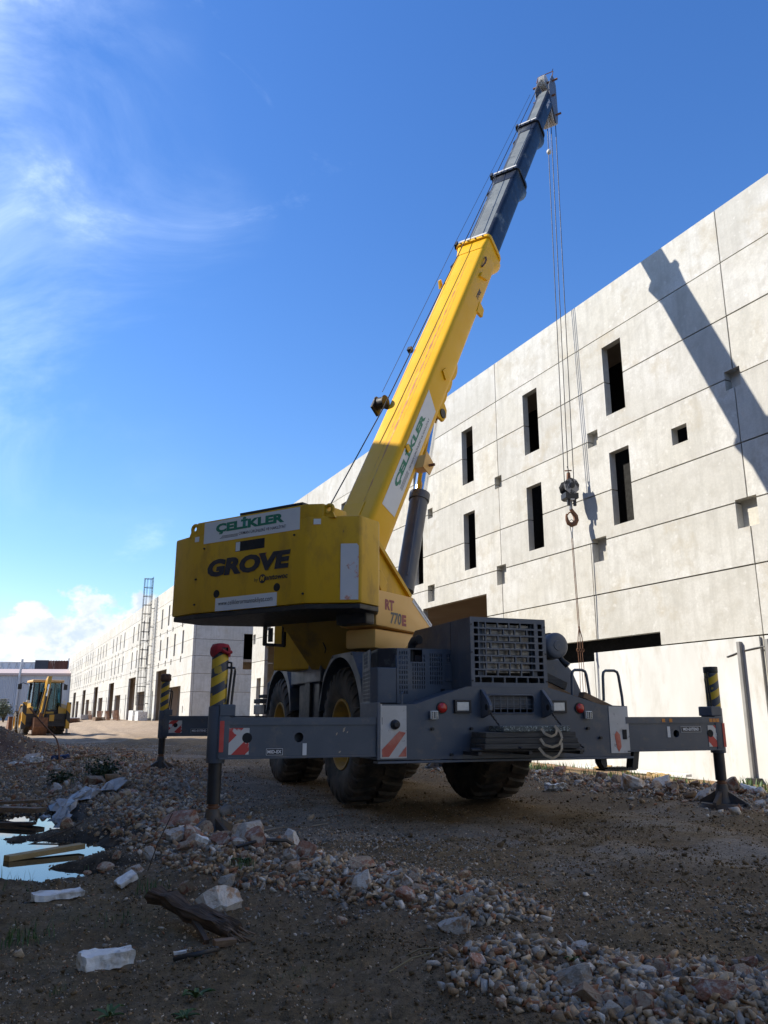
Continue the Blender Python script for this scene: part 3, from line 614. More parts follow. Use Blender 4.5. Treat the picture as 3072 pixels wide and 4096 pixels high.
# lower smooth panels set in the big gate, steel channels standing on them and the dark grooves between
def lower_wall():
    MB().box((12.6, -0.62, 1.9), (17.6, -0.56, 3.1)).build('wall_or_shade_board', M['hole'], h1)  # near-black board added behind the slot so it looks unlit
    MB().box((10.30, 0.012, -0.40), (14.86, 0.05, 2.49)).build('infill_panel', M['smoothconc'], h1, bev=0.006)
    MB().box((14.88, 0.012, -0.40), (18.55, 0.05, 2.29)).build('infill_panel', M['smoothconc'], h1, bev=0.006)
    MB().box((2.04, 0.012, -0.40), (10.18, 0.05, 2.49)).build('infill_panel', M['smoothconc'], h1, bev=0.006)
    for s in (10.72, 10.10, 6.0):
        MB().box((s - 0.035, 0.052, -0.10), (s + 0.035, 0.13, 2.42)).build('steel_channel', M['cylgrey2'], h1, bev=0.006)
        MB().box((s - 0.16, 0.052, -0.25), (s + 0.07, 0.22, -0.01)).build('channel_foot', M['black'], h1, bev=0.006)
    MB().tube([(11.06, 0.055, 2.16), (10.93, 0.06, 2.19), (10.79, 0.055, 2.225)], 0.014, 6).build('groove', M['black'], h1)
    MB().tube([(10.65, 0.055, 2.25), (10.4, 0.06, 2.28), (10.16, 0.055, 2.30)], 0.014, 6).build('groove', M['black'], h1)
lower_wall()

def far_hall():
    rows = [0.05, 2.66, 3.95, 5.2, 6.4, 7.78, 9.06, 10.3, 11.52]
    ops = []; recs = []
    bays = [58.2, 66.4]
    for k in range(7):
        L0 = 71.34 + 15.83 * k
        for d in (0, -3.05, -6.15, -9.25):
            for z0, z1 in ((8.27, 9.98), (5.57, 7.33)):
                if L0 + d - .65 > 58.4: ops.append((L0 + d - 0.6, z0, L0 + d, z1))
        ops += [(L0 - 3.8, 0.05, L0 + 0.85, 4.7), (L0 - 9.75, 0.05, L0 - 5.3, 3.17), (L0 + 1.75, 0.05, L0 + 2.25, 3.1)]
        for d in (0.3, -2.8, -5.2, -8.9):
            recs.append((L0 + d - .4, 4.95, L0 + d, 5.4)); recs.append((L0 + d - .4, 7.6, L0 + d, 7.95))
        recs.append((L0 - 11.0, 1.2, L0 - 10.75, 1.7))
        if L0 + 2.95 < 167.5: bays += [L0 + 2.95, L0 + 10.9]
    bays = [b for b in bays if b < 163] + [167.2]
    recs = [r_ for r_ in recs if r_[0] > 58.5 and r_[2] < 167]
    ops = [o_ for o_ in ops if o_[2] < 167]
    t = hall('concrete_hall', 'long far concrete hall with rows of slot windows and tall doors, behind the backhoe', WALL, bays, rows, ops, recs, depth=16)
    side_wall(t, 58.2, rows[0], rows[-1], 16, rows, [(3.75, 4.3, 4.7, 6.9)], False)
    side_wall(t, 167.2, rows[0], rows[-1], 16, rows, [], True)
    return t
h2 = far_hall()
def left_hall():
    # the hall across the yard, out of frame on the left; its shadow falls over the yard and the crane
    bays = [45.6 - 8.2 * k for k in range(11)][::-1]; rows = [-0.3, 2.6, 4.4, 6.2, 8.0, 9.8, 11.6, 13.4]
    t = empty('concrete_hall', SQ(0, -3.0), math.atan2(WD.y, WD.x) + math.pi, 'tall concrete hall across the yard, out of frame on the left, shading the crane', 'building')
    me = {}
    for b0, b1 in zip(bays[:-1], bays[1:]):
        for ri, (r0, r1) in enumerate(zip(rows[:-1], rows[1:])):
            if ri not in me:
                hs = [(3.0, 5.0, 3.7, 7.0), (3.0, 9.0, 3.7, 11.0), (6.2, 5.0, 6.9, 7.0), (6.2, 9.0, 6.9, 11.0)]
                m = MB(); m.sheet((0.014, r0 + .014, 8.186, r1 - .014), hs, facade_frame, 0.18); me[ri] = m.mesh('concrete_panel', M['concrete'])
            place('concrete_panel', me[ri], t, (-b1, 0, 0))
    s0, s1 = -bays[-1], -bays[0]
    MB().box((s0, -16, -0.3), (s1, -0.4, 13.3)).build('wall_or_shade_board', M['inner'], t)
left_hall()

# ------------------------------------------------------------------ sheds far behind
def sheds():
    y = 150.0; rz = R(4)
    t = empty('metal_shed', (-64, y, 0.0), rz, 'low pale grey sheet metal shed behind the backhoe with a pinkish roof edge', 'building')
    m = MB(); n = 230; x0, x1 = -45.0, 30.0
    for k in range(n):                                            # standing seams of the cladding
        a = x0 + (x1 - x0) * k / n; b = x0 + (x1 - x0) * (k + 1) / n; c = (b - a)
        m.add([(a, 0, 0), (a + .6 * c, 0, 0), (a + .6 * c, 0, 8.0), (a, 0, 8.0)], [(0, 1, 2, 3)])
        m.add([(a + .6 * c, 0, 0), (a + .68 * c, -.06, 0), (a + .68 * c, -.06, 8.0), (a + .6 * c, 0, 8.0)], [(0, 1, 2, 3)])
        m.add([(a + .68 * c, -.06, 0), (a + .92 * c, -.06, 0), (a + .92 * c, -.06, 8.0), (a + .68 * c, -.06, 8.0)], [(0, 1, 2, 3)])
        m.add([(a + .92 * c, -.06, 0), (b, 0, 0), (b, 0, 8.0), (a + .92 * c, -.06, 8.0)], [(0, 1, 2, 3)])
    m.build('wall', M['shed'], t)
    MB().box((x0, 0.1, 0), (x1, 15, 7.95)).build('wall', M['shed'], t)
    mr = MB(); mr.prism([(x0, -0.35, 8.02), (x0, -0.35, 8.45), (x0, 7.5, 9.6), (x0, 15.4, 8.4), (x0, 15.4, 8.02)], (x1 - x0, 0, 0)); mr.build('roof', M['shedroof'], t)
    for wx in (-6.4, .3, 9.0, 15.0):
        f = MB().box((wx, -0.18, 2.3), (wx + 1.5, -0.07, 4.0)).build('window', M['wornwhite'], t)
        for k in range(2): MB().box((wx + .1 + .7 * k, -0.22, 2.45), (wx + .7 + .7 * k, -0.185, 3.85)).build('pane', M['winglass'], f)
    MB().tube([(-3.3, -0.3, 0), (-3.1, -0.3, 8.0), (-2.9, -0.3, 11.0)], 0.22, 8).build('flue_pipe', M['shed'], t)
    # higher half clad hall behind
    t = empty('unfinished_hall', (-66, 176, 0.0), rz, 'taller half clad hall of dark and rusty sheets rising behind the pale shed', 'building')
    MB().box((-40, 0.9, 0), (34, 18, 9.6)).build('wall', M['midpanel'], t)
    MB().box((-17.5, 0.38, 9.0), (-9.7, 0.8, 12.0)).build('translucent_sheet', M['signwhite'], t)
    MB().box((-9.7, 0.1, 9.0), (-6.9, 0.7, 12.5)).build('dark_sheet', M['darkpanel'], t)
    m = MB()
    for k in range(22):
        a = -6.88 + 0.19 * k; m.box((a, 0.2 + 0.07 * (k % 2), 9.0), (a + 0.185, 0.5, 12.35 + 0.05 * (k % 3)))
    m.build('rusty_sheet', M['rustsheet'], t)
    MB().box((-2.68, 0.0, 9.0), (6.0, 0.7, 12.9)).build('grey_sheet', M['midpanel'], t)
    m = MB()
    for k in range(5):
        a = -17.5 + 1.55 * k; m.tube([(a, 0.3, 9.0), (a + .78, 0.3, 12.0), (a + 1.55, 0.3, 9.0)], 0.07, 5)
    m.tube([(-17.5, .3, 12.05), (-9.8, .3, 12.05)], 0.09, 5)
    for k in range(4): m.tube([(-2.9, -.2, 9.1 + .2 * k), (-2.2 + .35 * (3 - k), -.2, 9.1 + .7 * k)], 0.06, 5)
    m.tube([(-2.6, -.2, 12.6), (-1.2, -.2, 9.1)], 0.07, 5)
    m.build('roof_truss', M['signwhite'], t)
    MB().box((-12.2, -0.2, 9.0), (-11.0, 0.36, 10.6)).build('vent_box', M['darkpanel'], t)
sheds()

# ------------------------------------------------------------------ ladders on the far hall
def ladders():
    t = empty('caged_ladder', SQ(75.6, WALL), math.atan2(WD.y, WD.x), 'black steel ladder with a hooped safety cage rising above the far hall roof', 'ladder')
    W = 0.5; z0, z1 = 0.75, 13.5
    for s_ in (-W / 2, W / 2): MB().tube([(s_, 0.28, z0 - .3), (s_, 0.28, z1)], 0.026, 6).build('rail', M['black'], t)
    m = MB()
    for k in range(42): m.tube([(-W / 2, 0.28, z0 + .3 * k), (W / 2, 0.28, z0 + .3 * k)], 0.018, 5)
    tag(m.build('rung', M['black'], t), kind='stuff')
    me = MB().tube([(math.cos(a) * .33, 0.28 + (math.sin(a)) * .78, 0) for a in [math.pi * i / 14 for i in range(15)]], 0.022, 5).mesh('cage_hoop', M['black'])
    for k in range(15): place('cage_hoop', me, t, (0, 0, 1.9 + 0.815 * k))
    me = MB().tube([(0, 0, 1.9), (0, 0, z1 - .15)], 0.017, 5).mesh('cage_bar', M['black'])
    for k in range(7):
        a = math.pi * (k + .5) / 7; place('cage_bar', me, t, (math.cos(a) * .33, 0.28 + math.sin(a) * .78, 0))
    for k in range(6): MB().box((-.4, 0.0, 2 + 1.7 * k), (-.34, .3, 2.06 + 1.7 * k)).build('bracket', M['black'], t)
    t = empty('wall_ladder', SQ(73.6, WALL), math.atan2(WD.y, WD.x), 'thin pale ladder standing against the far hall right beside the caged ladder', 'ladder')
    for s_ in (-.2, .2): MB().tube([(s_, 0.1, .55), (s_, 0.1, 11.4)], 0.03, 5).build('rail', M['steel'], t)
    m = MB()
    for k in range(34): m.tube([(-.2, .1, .8 + .31 * k), (.2, .1, .8 + .31 * k)], 0.02, 5)
    tag(m.build('rung', M['steel'], t), kind='stuff')
ladders()

# ------------------------------------------------------------------ mobile crane
CR_RZ = R(20); CR_U = Vector((math.cos(CR_RZ), math.sin(CR_RZ), 0)); CR_W = Vector((-math.sin(CR_RZ), math.cos(CR_RZ), 0))
CR_O = CR_U * 4.25 + CR_W * 7.75
crane = empty('mobile_crane', CR_O, CR_RZ, 'large yellow and grey rough terrain mobile crane standing on its outriggers with the boom raised', 'crane')
B_ = Vector((math.cos(R(37)), math.sin(R(37)), 0)); R_ = Vector((B_.y, -B_.x, 0)); T_ = Vector((0, 3.95, 0))
def SF(l, b, z): return T_ + R_ * l + B_ * b + Vector((0, 0, z))
ET = (B_ * 0.522 + Vector((0, 0, 0.853)) + R_ * 0.0085).normalized(); EH = (B_ * -0.853 + Vector((0, 0, 0.522))).normalized()
BL = 0.37                                                        # lateral place of the boom
P0 = SF(BL - 0.125, -0.35, 5.19)
def BM(t, l, h): return P0 + ET * t + R_ * l + EH * h
def to_world(p): return CR_O + CR_U * p.x + CR_W * p.y + Vector((0, 0, p.z))
XZ = lambda y: (lambda u, v, w=0.0: Vector((u, y - w, v)))

def carrier():
    g = MB()
    g.box((-0.52, 0.5, 0.78), (0.52, 8.3, 1.18)); g.box((-0.62, 3.0, 1.18), (0.62, 5.4, 1.42)); g.box((-0.9, 7.6, 0.7), (0.9, 8.3, 1.2))
    g.build('chassis', M['greyblue'], crane, bev=0.01)
    # axles and underside gear
    for y in (2.42, 6.0):
        m = MB(); m.cyl((-0.62, y, 0.83), (0.62, y, 0.83), 0.13, n=14); m.cyl((-0.2, y, 0.80), (0.2, y, 0.80), 0.27, n=18); m.build('axle', M['black'], crane, smooth=40)
    m = MB(); m.box((-1.12, 3.55, 0.95), (-0.5, 4.75, 1.55)); m.build('hydraulic_tank', M['darkblue'], crane, bev=0.03)
    m = MB(); m.box((-1.16, 3.95, 0.95), (-0.95, 4.25, 1.85)); m.build('stanchion', M['black'], crane, bev=0.015)
    m = MB(); m.box((-1.15, 4.3, 1.60), (-0.6, 5.2, 1.68)); m.build('deck_rail', M['greyblue2'], crane, bev=0.01)
    for k in range(4):
        MB().tube([(-1.05 + .05 * k, 3.35 + .07 * k, 1.62), (-1.12 + .03 * k, 3.36 + .08 * k, 1.30), (-1.0, 3.5 + .05 * k, 1.0)], 0.025, 6).build('hose', M['hose'], crane, smooth=60)
    # front deck beyond the far axle with steps and a rail
    m = MB(); m.box((-1.1, 7.5, 1.10), (1.3, 8.5, 1.28)); m.build('front_deck', M['greyblue'], crane, bev=0.01)
    MB().box((-1.22, 7.3, 1.30), (-0.5, 7.9, 1.38)).build('deck_board', M['matwood'], crane, bev=0.01)
    MB().box((-1.15, 7.35, 1.40), (-0.5, 7.8, 1.46)).build('deck_board', M['matwood'], crane, bev=0.01)
    MB().tube([(-1.05, 7.4, 1.46), (-1.05, 7.4, 1.66), (-1.00, 7.4, 1.70), (-.72, 7.4, 1.70)], 0.022, 6).build('handrail', M['greyblue2'], crane, smooth=60)
    # slew ring
    m = MB(); m.cyl(SF(0, 0, 1.40), SF(0, 0, 1.72), 0.66, n=36); m.build('slew_ring', M['black'], crane, smooth=40)
carrier()

def rear_plate():
    g = MB()
    for loop in ([(-1.47, .66), (1.49, .65), (1.49, 1.11), (-1.47, 1.11)],
                 [(-1.47, 1.11), (-.26, 1.11), (-.26, 1.30), (-.765, 1.30), (-1.09, 1.2), (-1.47, 1.2)],
                 [(.29, 1.11), (1.49, 1.11), (1.49, 1.19), (1.16, 1.2), (.797, 1.30), (.29, 1.30)],
                 [(-.765, 1.30), (.797, 1.30), (.47, 1.385), (-.49, 1.385)]):
        g.prism([(x, 0, z) for x, z in loop], (0, 0.05, 0))
    g.box((-1.47, 0.5, 0.66), (1.49, 0.54, 1.19)); g.box((-1.47, 0.052, 0.655), (1.49, 0.498, 0.70))
    bp = g.build('rear_plate', M['greyblue'], crane)
    g = MB(); g.prism([(-1.47, .052, 1.17), (-1.09, .052, 1.17), (-.49, .052, 1.36), (.47, .052, 1.36), (1.16, .052, 1.17), (1.49, .052, 1.17)], (0, 0.9, 0)); g.build('sloping_deck', M['greyblue'], crane)
    MB().box((-1.50, -0.012, 0.625), (1.52, 0.12, 0.648)).build('bottom_lip', M['greyblue2'], crane, bev=0.004)
    MB().box((-1.512, -0.03, 0.66), (-1.478, 0.52, 1.215)).build('end_plate', M['greyblue2'], crane, bev=0.008)
    MB().tube([(-1.47, -.022, .68), (-1.47, -.022, 1.20)], 0.010, 6).build('worn_edge', M['wornwhite'], crane)
    p = MB(); p.box((-1.46, -0.008, 0.675), (-1.19, -0.002, 1.185)); p = p.build('warning_plate', M['wornwhite'], crane)
    for lp in ([(-1.455, .69), (-1.455, .76), (-1.27, .935), (-1.20, .92), (-1.38, .69)][0:5], [(-1.28, .69), (-1.195, .69), (-1.195, .79)]):
        MB().prism([(x, -0.012, z) for x, z in lp], (0, 0.003, 0)).build('red_stripe', M['wornred'], p)
    MB().lathe([(0.0, .05), (.022, .05), (.026, .04), (.045, .03), (.05, .0)], Matrix.Translation((-1.315, -0.008, 1.0)) @ Matrix.Rotation(R(90), 4, 'X'), 18).build('rubber_plug', M['black'], p, smooth=50)
    q = MB(); q.box((1.235, -0.008, 0.685), (1.485, -0.002, 1.185)); q = q.build('warning_plate', M['wornwhite'], crane)
    MB().prism([(1.29, -.012, .88), (1.31, -.012, .74), (1.335, -.012, .70), (1.37, -.012, .75), (1.36, -.012, .88), (1.32, -.012, .92)], (0, .003, 0)).build('red_stripe', M['wornred'], q)
    MB().box((1.395, -0.014, .83), (1.45, -0.009, .935)).build('latch_hole', M['hole'], q, bev=0.004)
    # grid in the oval opening
    m = MB()
    for x in np.linspace(-.26, .29, 8)[1:-1]: m.box((x - .004, .012, 1.11), (x + .004, .02, 1.30))
    for z in (1.158, 1.205, 1.252): m.box((-.26, .022, z - .004), (.29, .03, z + .004))
    tag(m.build('opening_grid', M['greyblue2'], crane), kind='stuff')
    MB().tube([(x, -.003, z) for x, z in arc((-.23, 1.27), .03, R(90), R(180), 3, lambda a, b: (a, b)) + arc((-.23, 1.14), .03, R(180), R(270), 3, lambda a, b: (a, b)) + arc((.26, 1.14), .03, R(270), R(360), 3, lambda a, b: (a, b)) + arc((.26, 1.27), .03, 0, R(90), 3, lambda a, b: (a, b))], 0.010, 6, closed=True).build('opening_rim', M['greyblue'], crane, smooth=60)
    MB().box((-.5, .3, 1.0), (.5, .34, 1.34)).build('inner_shade', M['hole'], crane)
    for x, lit in ((-.795, 0), (.86, 0)):
        m = MB(); m.lathe([(0, .034), (.035, .032), (.05, .02), (.052, 0)], Matrix.Translation((x, -.003, 1.165)) @ Matrix.Rotation(R(90), 4, 'X'), 24); o = m.build('tail_lamp', M['redlens'], crane, smooth=60)
        MB().lathe([(.052, .0), (.052, .012), (.06, .012), (.062, 0)], Matrix.Translation((x, -.002, 1.165)) @ Matrix.Rotation(R(90), 4, 'X'), 24).build('lamp_ring', M['black'], o, smooth=50)
    for x in (-.565, .59):
        o = MB().box((x - .07, -.03, 1.135), (x + .07, -.012, 1.225)).build('reversing_lamp', M['lens'], crane, bev=0.012)
        MB().sheet((x - .095, 1.112, x + .095, 1.248), [(x - .07, 1.135, x + .07, 1.225)], lambda u, v, w: Vector((u, -.034 - w, v)), .034).build('lamp_frame', M['black'], o, bev=0.006)
    for x in (-.90, .945):
        o = MB().box((x - .04, -.06, 1.05), (x + .04, -.02, 1.135)).build('work_lamp', M['lens'], crane, bev=0.008)
        m = MB()
        for dx in (-.024, 0, .024):
            for dz in (-.028, -.01, .01, .028):
                if dx: m.box((x + dx - .006, -.0645, 1.0925 + dz - .006), (x + dx + .006, -.0605, 1.0925 + dz + .006))
        m.box((x - .006, -.0645, 1.06), (x + .006, -.0605, 1.125))
        tag(m.build('lamp_cells', M['black'], o), kind='stuff'); MB().box((x - .02, -.02, 1.07), (x + .02, 0.0, 1.11)).build('lamp_bracket', M['black'], o)
    for x, z in ((-.91, .955), (-.47, .955), (.945, .95), (1.10, .85), (-.7, .70)):
        MB().cyl((x, 0, z), (x, -.035, z), .016, n=10).build('bolt', M['black'], crane, smooth=50)
    for x in (-.33, .40):                                        # lifting lugs: thick plates standing out of the face, with a hole
        pts = [(0, 1.06), (0, 1.36)] + [(-.02, 1.355)] + [(-.16, 1.24), (-.20, 1.19), (-.20, 1.14), (-.16, 1.10)]
        m = MB(); m.prism([(x - .018, a, b) for a, b in pts], (.036, 0, 0)); o = m.build('lifting_lug', M['greyblue'], crane, bev=0.006)
        MB().lathe([(.034, -.021), (.052, -.021), (.052, .021), (.034, .021)], Matrix.Translation((x, -.135, 1.17)) @ Matrix.Rotation(R(90), 4, 'Y'), 20, closed=True).build('lug_eye', M['greyblue2'], o, smooth=50)
        MB().cyl((x - .0205, -.135, 1.17), (x + .0205, -.135, 1.17), .033, n=18).build('eye_hole', M['hole'], o)
    # rack for the mats and the folding step
    m = MB(); m.tube([(-.62, -.30, .755), (.68, -.30, .735)], .022, 8); m.build('mat_rack', M['black'], crane, smooth=60)
    for x in (-.55, .02, .62): MB().box((x - .02, -.36, .70), (x + .02, -.012, .735)).build('rack_arm', M['black'], crane, bev=.004)
    m = MB(); m.prism([(1.11, .03, .72), (1.19, .03, .72), (1.20, .03, .55), (1.16, .03, .52), (1.12, .03, .58)], (0, .12, 0)); m.build('step_side', M['black'], crane, bev=.006)
    m = MB(); m.prism([(1.56, .03, .72), (1.64, .03, .72), (1.60, .03, .51), (1.52, .03, .50)], (0, .12, 0)); m.build('step_side', M['black'], crane, bev=.006)
    m = MB(); m.box((1.16, .03, .495), (1.58, .2, .515))
    for k in range(10): m.box((1.2 + .033 * k, .03, .515), (1.2 + .033 * k + .018, .2, .53))
    m.build('step_tread', M['black'], crane)
    for x0, x1 in ((.96, 1.20), (1.38, 1.64)):
        z0 = 1.24 if x0 < 1 else 1.19
        P = [(x0, .28, z0 + .06), (x0 + .01, .28, 1.53)] + [(x0 + .02, .28, 1.575), (x0 + .05, .28, 1.595)] + [(x1 - .09, .28, 1.597), (x1 - .05, .28, 1.58), (x1 - .035, .28, 1.54)] + [(x1 - .005, .28, 1.30), (x1, .28, z0 - .05)]
        MB().tube(P, .0165, 8).build('grab_rail', M['greyblue'], crane, smooth=60)
rear_plate()

def engine():
    g = MB(); g.prism([(-.40, .42, 1.36), (-.40, .42, 2.13), (-.40, 1.68, 2.13), (-.40, 1.98, 1.90), (-.40, 1.98, 1.36)], (.93, 0, 0)); g.build('engine_hood', M['greyblue'], crane, bev=.004)
    g = MB(); g.box((-.40, .092, 1.386), (-.388, .418, 2.13)); g.box((.518, .092, 1.386), (.53, .418, 2.13)); g.box((-.387, .092, 2.118), (.517, .418, 2.13)); g.box((-.387, .122, 1.386), (.517, .418, 1.40)); g.build('hood_shroud', M['greyblue'], crane)
    MB().box((-.404, .6, 1.75), (-.401, .604, 2.12)).build('hood_seam', M['black'], crane)
    # grille: staggered openings in a frame, cooler fins behind
    hs = []; x0, x1 = -.365, .495; z = 2.085; rows = 9; rh = (2.085 - 1.42) / rows
    for k in range(rows):
        a = z - rh * (k + 1) + .012; b = z - rh * k - .006
        edges = [x0, x0 + .065] + ([x0 + .15, x0 + .30, x0 + .44, x0 + .58, x1 - .10] if k % 2 == 0 else [x0 + .145, x0 + .21, x0 + .37, x0 + .51, x0 + .66, x1 - .10]) + [x1 - .068, x1]
        if k >= 7: edges = [x0, x0 + .075, x0 + .22, x0 + .365, x0 + .51, x0 + .65, x1 - .075, x1] if k == 8 else [x0, x0 + .14, x0 + .285, x0 + .43, x0 + .575, x0 + .72, x1]
        for c, d in zip(edges[:-1], edges[1:]):
            if d - c > .034: hs.append((c + .007, a, d - .007, b))
    gr = MB(); gr.sheet((-.402, 1.385, .532, 2.132), hs, lambda u, v, w: Vector((u, .09 - w, v)), .03); o = gr.build('grille', M['greyblue2'], crane)
    m = MB(); m.box((x0 + .15, .22, 1.53), (x1 - .14, .26, 2.07)); m.build('radiator', M['black'], crane)
    m = MB()
    for k in range(38):
        zz = 1.545 + .0138 * k; m.box((x0 + .15, .16, zz), (x1 - .14, .2, zz + .006))
    tag(m.build('cooler_fins', M['steel'], crane), kind='stuff')
    for xa in (x0 + .07, x1 - .13): MB().box((xa, .14, 1.5), (xa + .07, .20, 2.08)).build('cooler_side', M['greyblue2'], crane)
    MB().box((-.385, .40, 1.41), (.515, .416, 2.115)).build('hood_back', M['hole'], crane)
    for x in (-.39, .52):
        for z_ in (1.45, 1.75, 2.05): MB().cyl((x, .09, z_), (x, .078, z_), .008, n=8).build('bolt', M['black'], crane)
    # slotted side housing in front of the near left wheel
    def slots(x, y_, cols, rows, dx, dz, w=.011, h=.036): return [(x + dx * i, y_ - dz * (j + 1) + (dz - h), x + dx * i + w, y_ - dz * j) for i in range(cols) for j in range(rows)]
    fx = lambda p: -1.06 + (p - 130) * .002026
    fz = lambda p: 1.81 - (p - 292) * .001785
    hs = slots(fx(145), fz(308), 4, 9, .0275, .0535) + slots(fx(222), fz(380), 6, 6, .0275, .0485) + slots(fx(326), fz(318), 6, 7, .0275, .0505) + slots(fx(429), fz(318), 6, 2, .0275, .0505)
    hs += [(fx(210), fz(372), fx(281), 1.90), (fx(289), fz(345), fx(289) + .011, fz(345) + .036), (fx(289), fz(372), fx(289) + .011, fz(372) + .036)]
    s = MB(); s.sheet((-1.06, 1.215, -.27, 1.812), hs, lambda u, v, w: Vector((u, .60 - w, v)), .012); s.build('slotted_panel', M['greyblue'], crane)
    MB().box((-1.055, .70, 1.21), (-.405, 1.5, 1.60)).build('engine_block', M['hole'], crane)
    MB().box((fx(416), .588, fz(490)), (fx(503), .599, fz(385))).build('access_cover', M['greyblue'], crane, bev=.004)
    MB().box((fx(388), .585, fz(570)), (fx(410), .599, fz(535))).build('latch', M['hole'], crane)
    g = MB(); g.prism([(-1.285, .60, 1.215), (-1.062, .60, 1.215), (-1.062, 1.30, 1.215), (-1.20, 1.30, 1.215), (-1.325, .72, 1.215)], (0, 0, .385)); g.build('battery_box', M['greyblue'], crane, bev=.012)
    g = MB(); g.prism([(-1.235, .74, 1.602), (-1.062, .62, 1.602), (-1.062, 1.35, 1.602), (-1.14, 1.35, 1.602)], (0, 0, .215)); g.build('upper_box', M['darkblue'], crane, bev=.01)
    MB().prism([(-1.06, .612, 1.805), (-.41, .612, 1.805), (-.41, 1.5, 1.805), (-1.06, 1.5, 1.805)], (0, 0, .01)).build('housing_lid', M['greyblue'], crane)
    # mesh panel turned towards the fender
    a = Vector((-1.325, .73, 0)); b = Vector((-1.20, 1.36, 0)); d = (b - a); Ld = d.length; d.normalize(); nn = Vector((-d.y, d.x, 0))
    hs = []
    for i in range(13):
        for j in range(8): hs.append((.03 + .044 * i, 1.24 + .043 * j, .03 + .044 * i + .024, 1.24 + .043 * j + .035))
    for i in range(8):
        for j in range(4): hs.append((.20 + .044 * i, 1.61 + .043 * j, .20 + .044 * i + .024, 1.61 + .043 * j + .035))
    s = MB(); s.sheet((0, 1.215, Ld, 1.80), hs, lambda u, v, w: a + d * u + nn * (.004 + w) + Vector((0, 0, v)), .006); s.build('mesh_panel', M['greyblue2'], crane)
    # exhaust: vertical pipe with an elbow whose mouth faces backwards
    m = MB(); m.tube([(fx(238), .72, 1.55), (fx(238), .72, 1.80), (fx(240), .71, 1.86), (fx(250), .68, 1.905), (fx(264), .60, 1.915)], [.042, .042, .046, .052, .054], 14); m.build('exhaust_pipe', M['black'], crane, smooth=60)
    MB().cyl((fx(264) , .597, 1.9152), (fx(264.3), .5955, 1.9153), .046, n=16).build('exhaust_mouth', M['hole'], crane)
    # grab post by the end plate
    MB().tube([(-1.22, .05, 1.19), (-1.22, .05, 1.30), (-1.20, .05, 1.315)], .016, 8).build('pin_post', M['greyblue'], crane, smooth=60)
    # air cleaner drum right of the hood
    Mx = Matrix.Translation((.90, .62, 1.885)) @ Matrix.Rotation(R(90), 4, 'X')
    o = MB().lathe([(0, .20), (.055, .20), (.058, .192), (.10, .19), (.135, .182), (.15, .165), (.152, .13), (.145, .125), (.145, -.35), (0, -.35)], Mx, 30).build('air_cleaner', M['greyblue2'], crane, smooth=40)
    MB().lathe([(.147, .03), (.16, .03), (.16, -.02), (.147, -.02)], Mx, 30, closed=True).build('drum_band', M['black'], o, smooth=40)
    MB().tube([(.95, .48, 1.76), (.97, .46, 1.71), (1.02, .42, 1.65)], [.03, .032, .04], 10).build('dust_valve', M['black'], o, smooth=60)
    MB().box((.54, .55, 1.84), (.80, .75, 1.94)).build('intake_duct', M['greyblue'], o, bev=.02)
    g = MB(); g.prism([(.56, .85, 1.2), (.56, .85, 1.76), (1.22, .85, 1.76), (1.35, .85, 1.62), (1.47, .85, 1.36), (1.47, .85, 1.2)], (0, 1.5, 0)); g.build('fuel_tank', M['greyblue2'], crane, bev=.02)
engine()

def tyre_meshes():
    Rr = 0.86; W = 0.66
    Mx = Matrix.Rotation(R(90), 4, 'Y')
    prof = [(.42, -.26), (.45, -.30), (.56, -.335), (.66, -.345), (.75, -.33), (.80, -.30), (.815, -.2), (.82, 0), (.815, .2), (.80, .30), (.75, .33), (.66, .345), (.56, .335), (.45, .30), (.42, .26)]
    m = MB(); m.lathe(prof, Mx, 64)
    n = 26
    for side in (-1, 1):
        for k in range(n):
            a0 = 2 * math.pi * (k + (0.5 if side > 0 else 0)) / n
            def pt(r_, x, a): return Mx @ Vector((r_ * math.cos(a), r_ * math.sin(a), x))
            # a chevron lug: from the crown outwards to the shoulder and down the sidewall
            st = [(.03, .0, .062, .858), (.17, .055, .064, .856), (.29, .105, .07, .842), (.335, .12, .075, .79), (.345, .125, .075, .735)]
            vs_ = []
            for x, da, w, rt in st:
                for (rr, sg) in ((rt, -1), (rt, 1), (rt - .06, 1), (rt - .06, -1)):
                    vs_.append(pt(rr, side * x, a0 + da + sg * w * (.8 if rr == rt else 1.05)))
            fs = []
            for i in range(len(st) - 1):
                for j in range(4): fs.append((4 * i + j, 4 * i + (j + 1) % 4, 4 * i + 4 + (j + 1) % 4, 4 * i + 4 + j))
            fs += [(0, 1, 2, 3), tuple(4 * (len(st) - 1) + j for j in (3, 2, 1, 0))]
            m.add(vs_, fs)
    return m.mesh('tyre', M['rubber'], smooth=32, merge=0)
def rim_mesh(side):
    Mx = Matrix.Rotation(R(90), 4, 'Y')
    s = side
    m = MB(); m.lathe([(.425, .27 * s), (.445, .30 * s), (.44, .315 * s), (.415, .31 * s), (.40, .26 * s), (.37, .20 * s), (.345, .10 * s), (.30, .09 * s), (.22, .10 * s), (.20, .16 * s), (.12, .17 * s), (.11, .22 * s), (0, .22 * s)], Mx, 40)
    for k in range(12):
        a = 2 * math.pi * k / 12; c = Mx @ Vector((.26 * math.cos(a), .26 * math.sin(a), .09 * s)); m.cyl(c, c + Vector((.035 * s, 0, 0)), .018, n=6)
    return m.mesh('rim', M['rim'], smooth=40)
TY = tyre_meshes(); RIML = rim_mesh(-1); RIMR = rim_mesh(1)
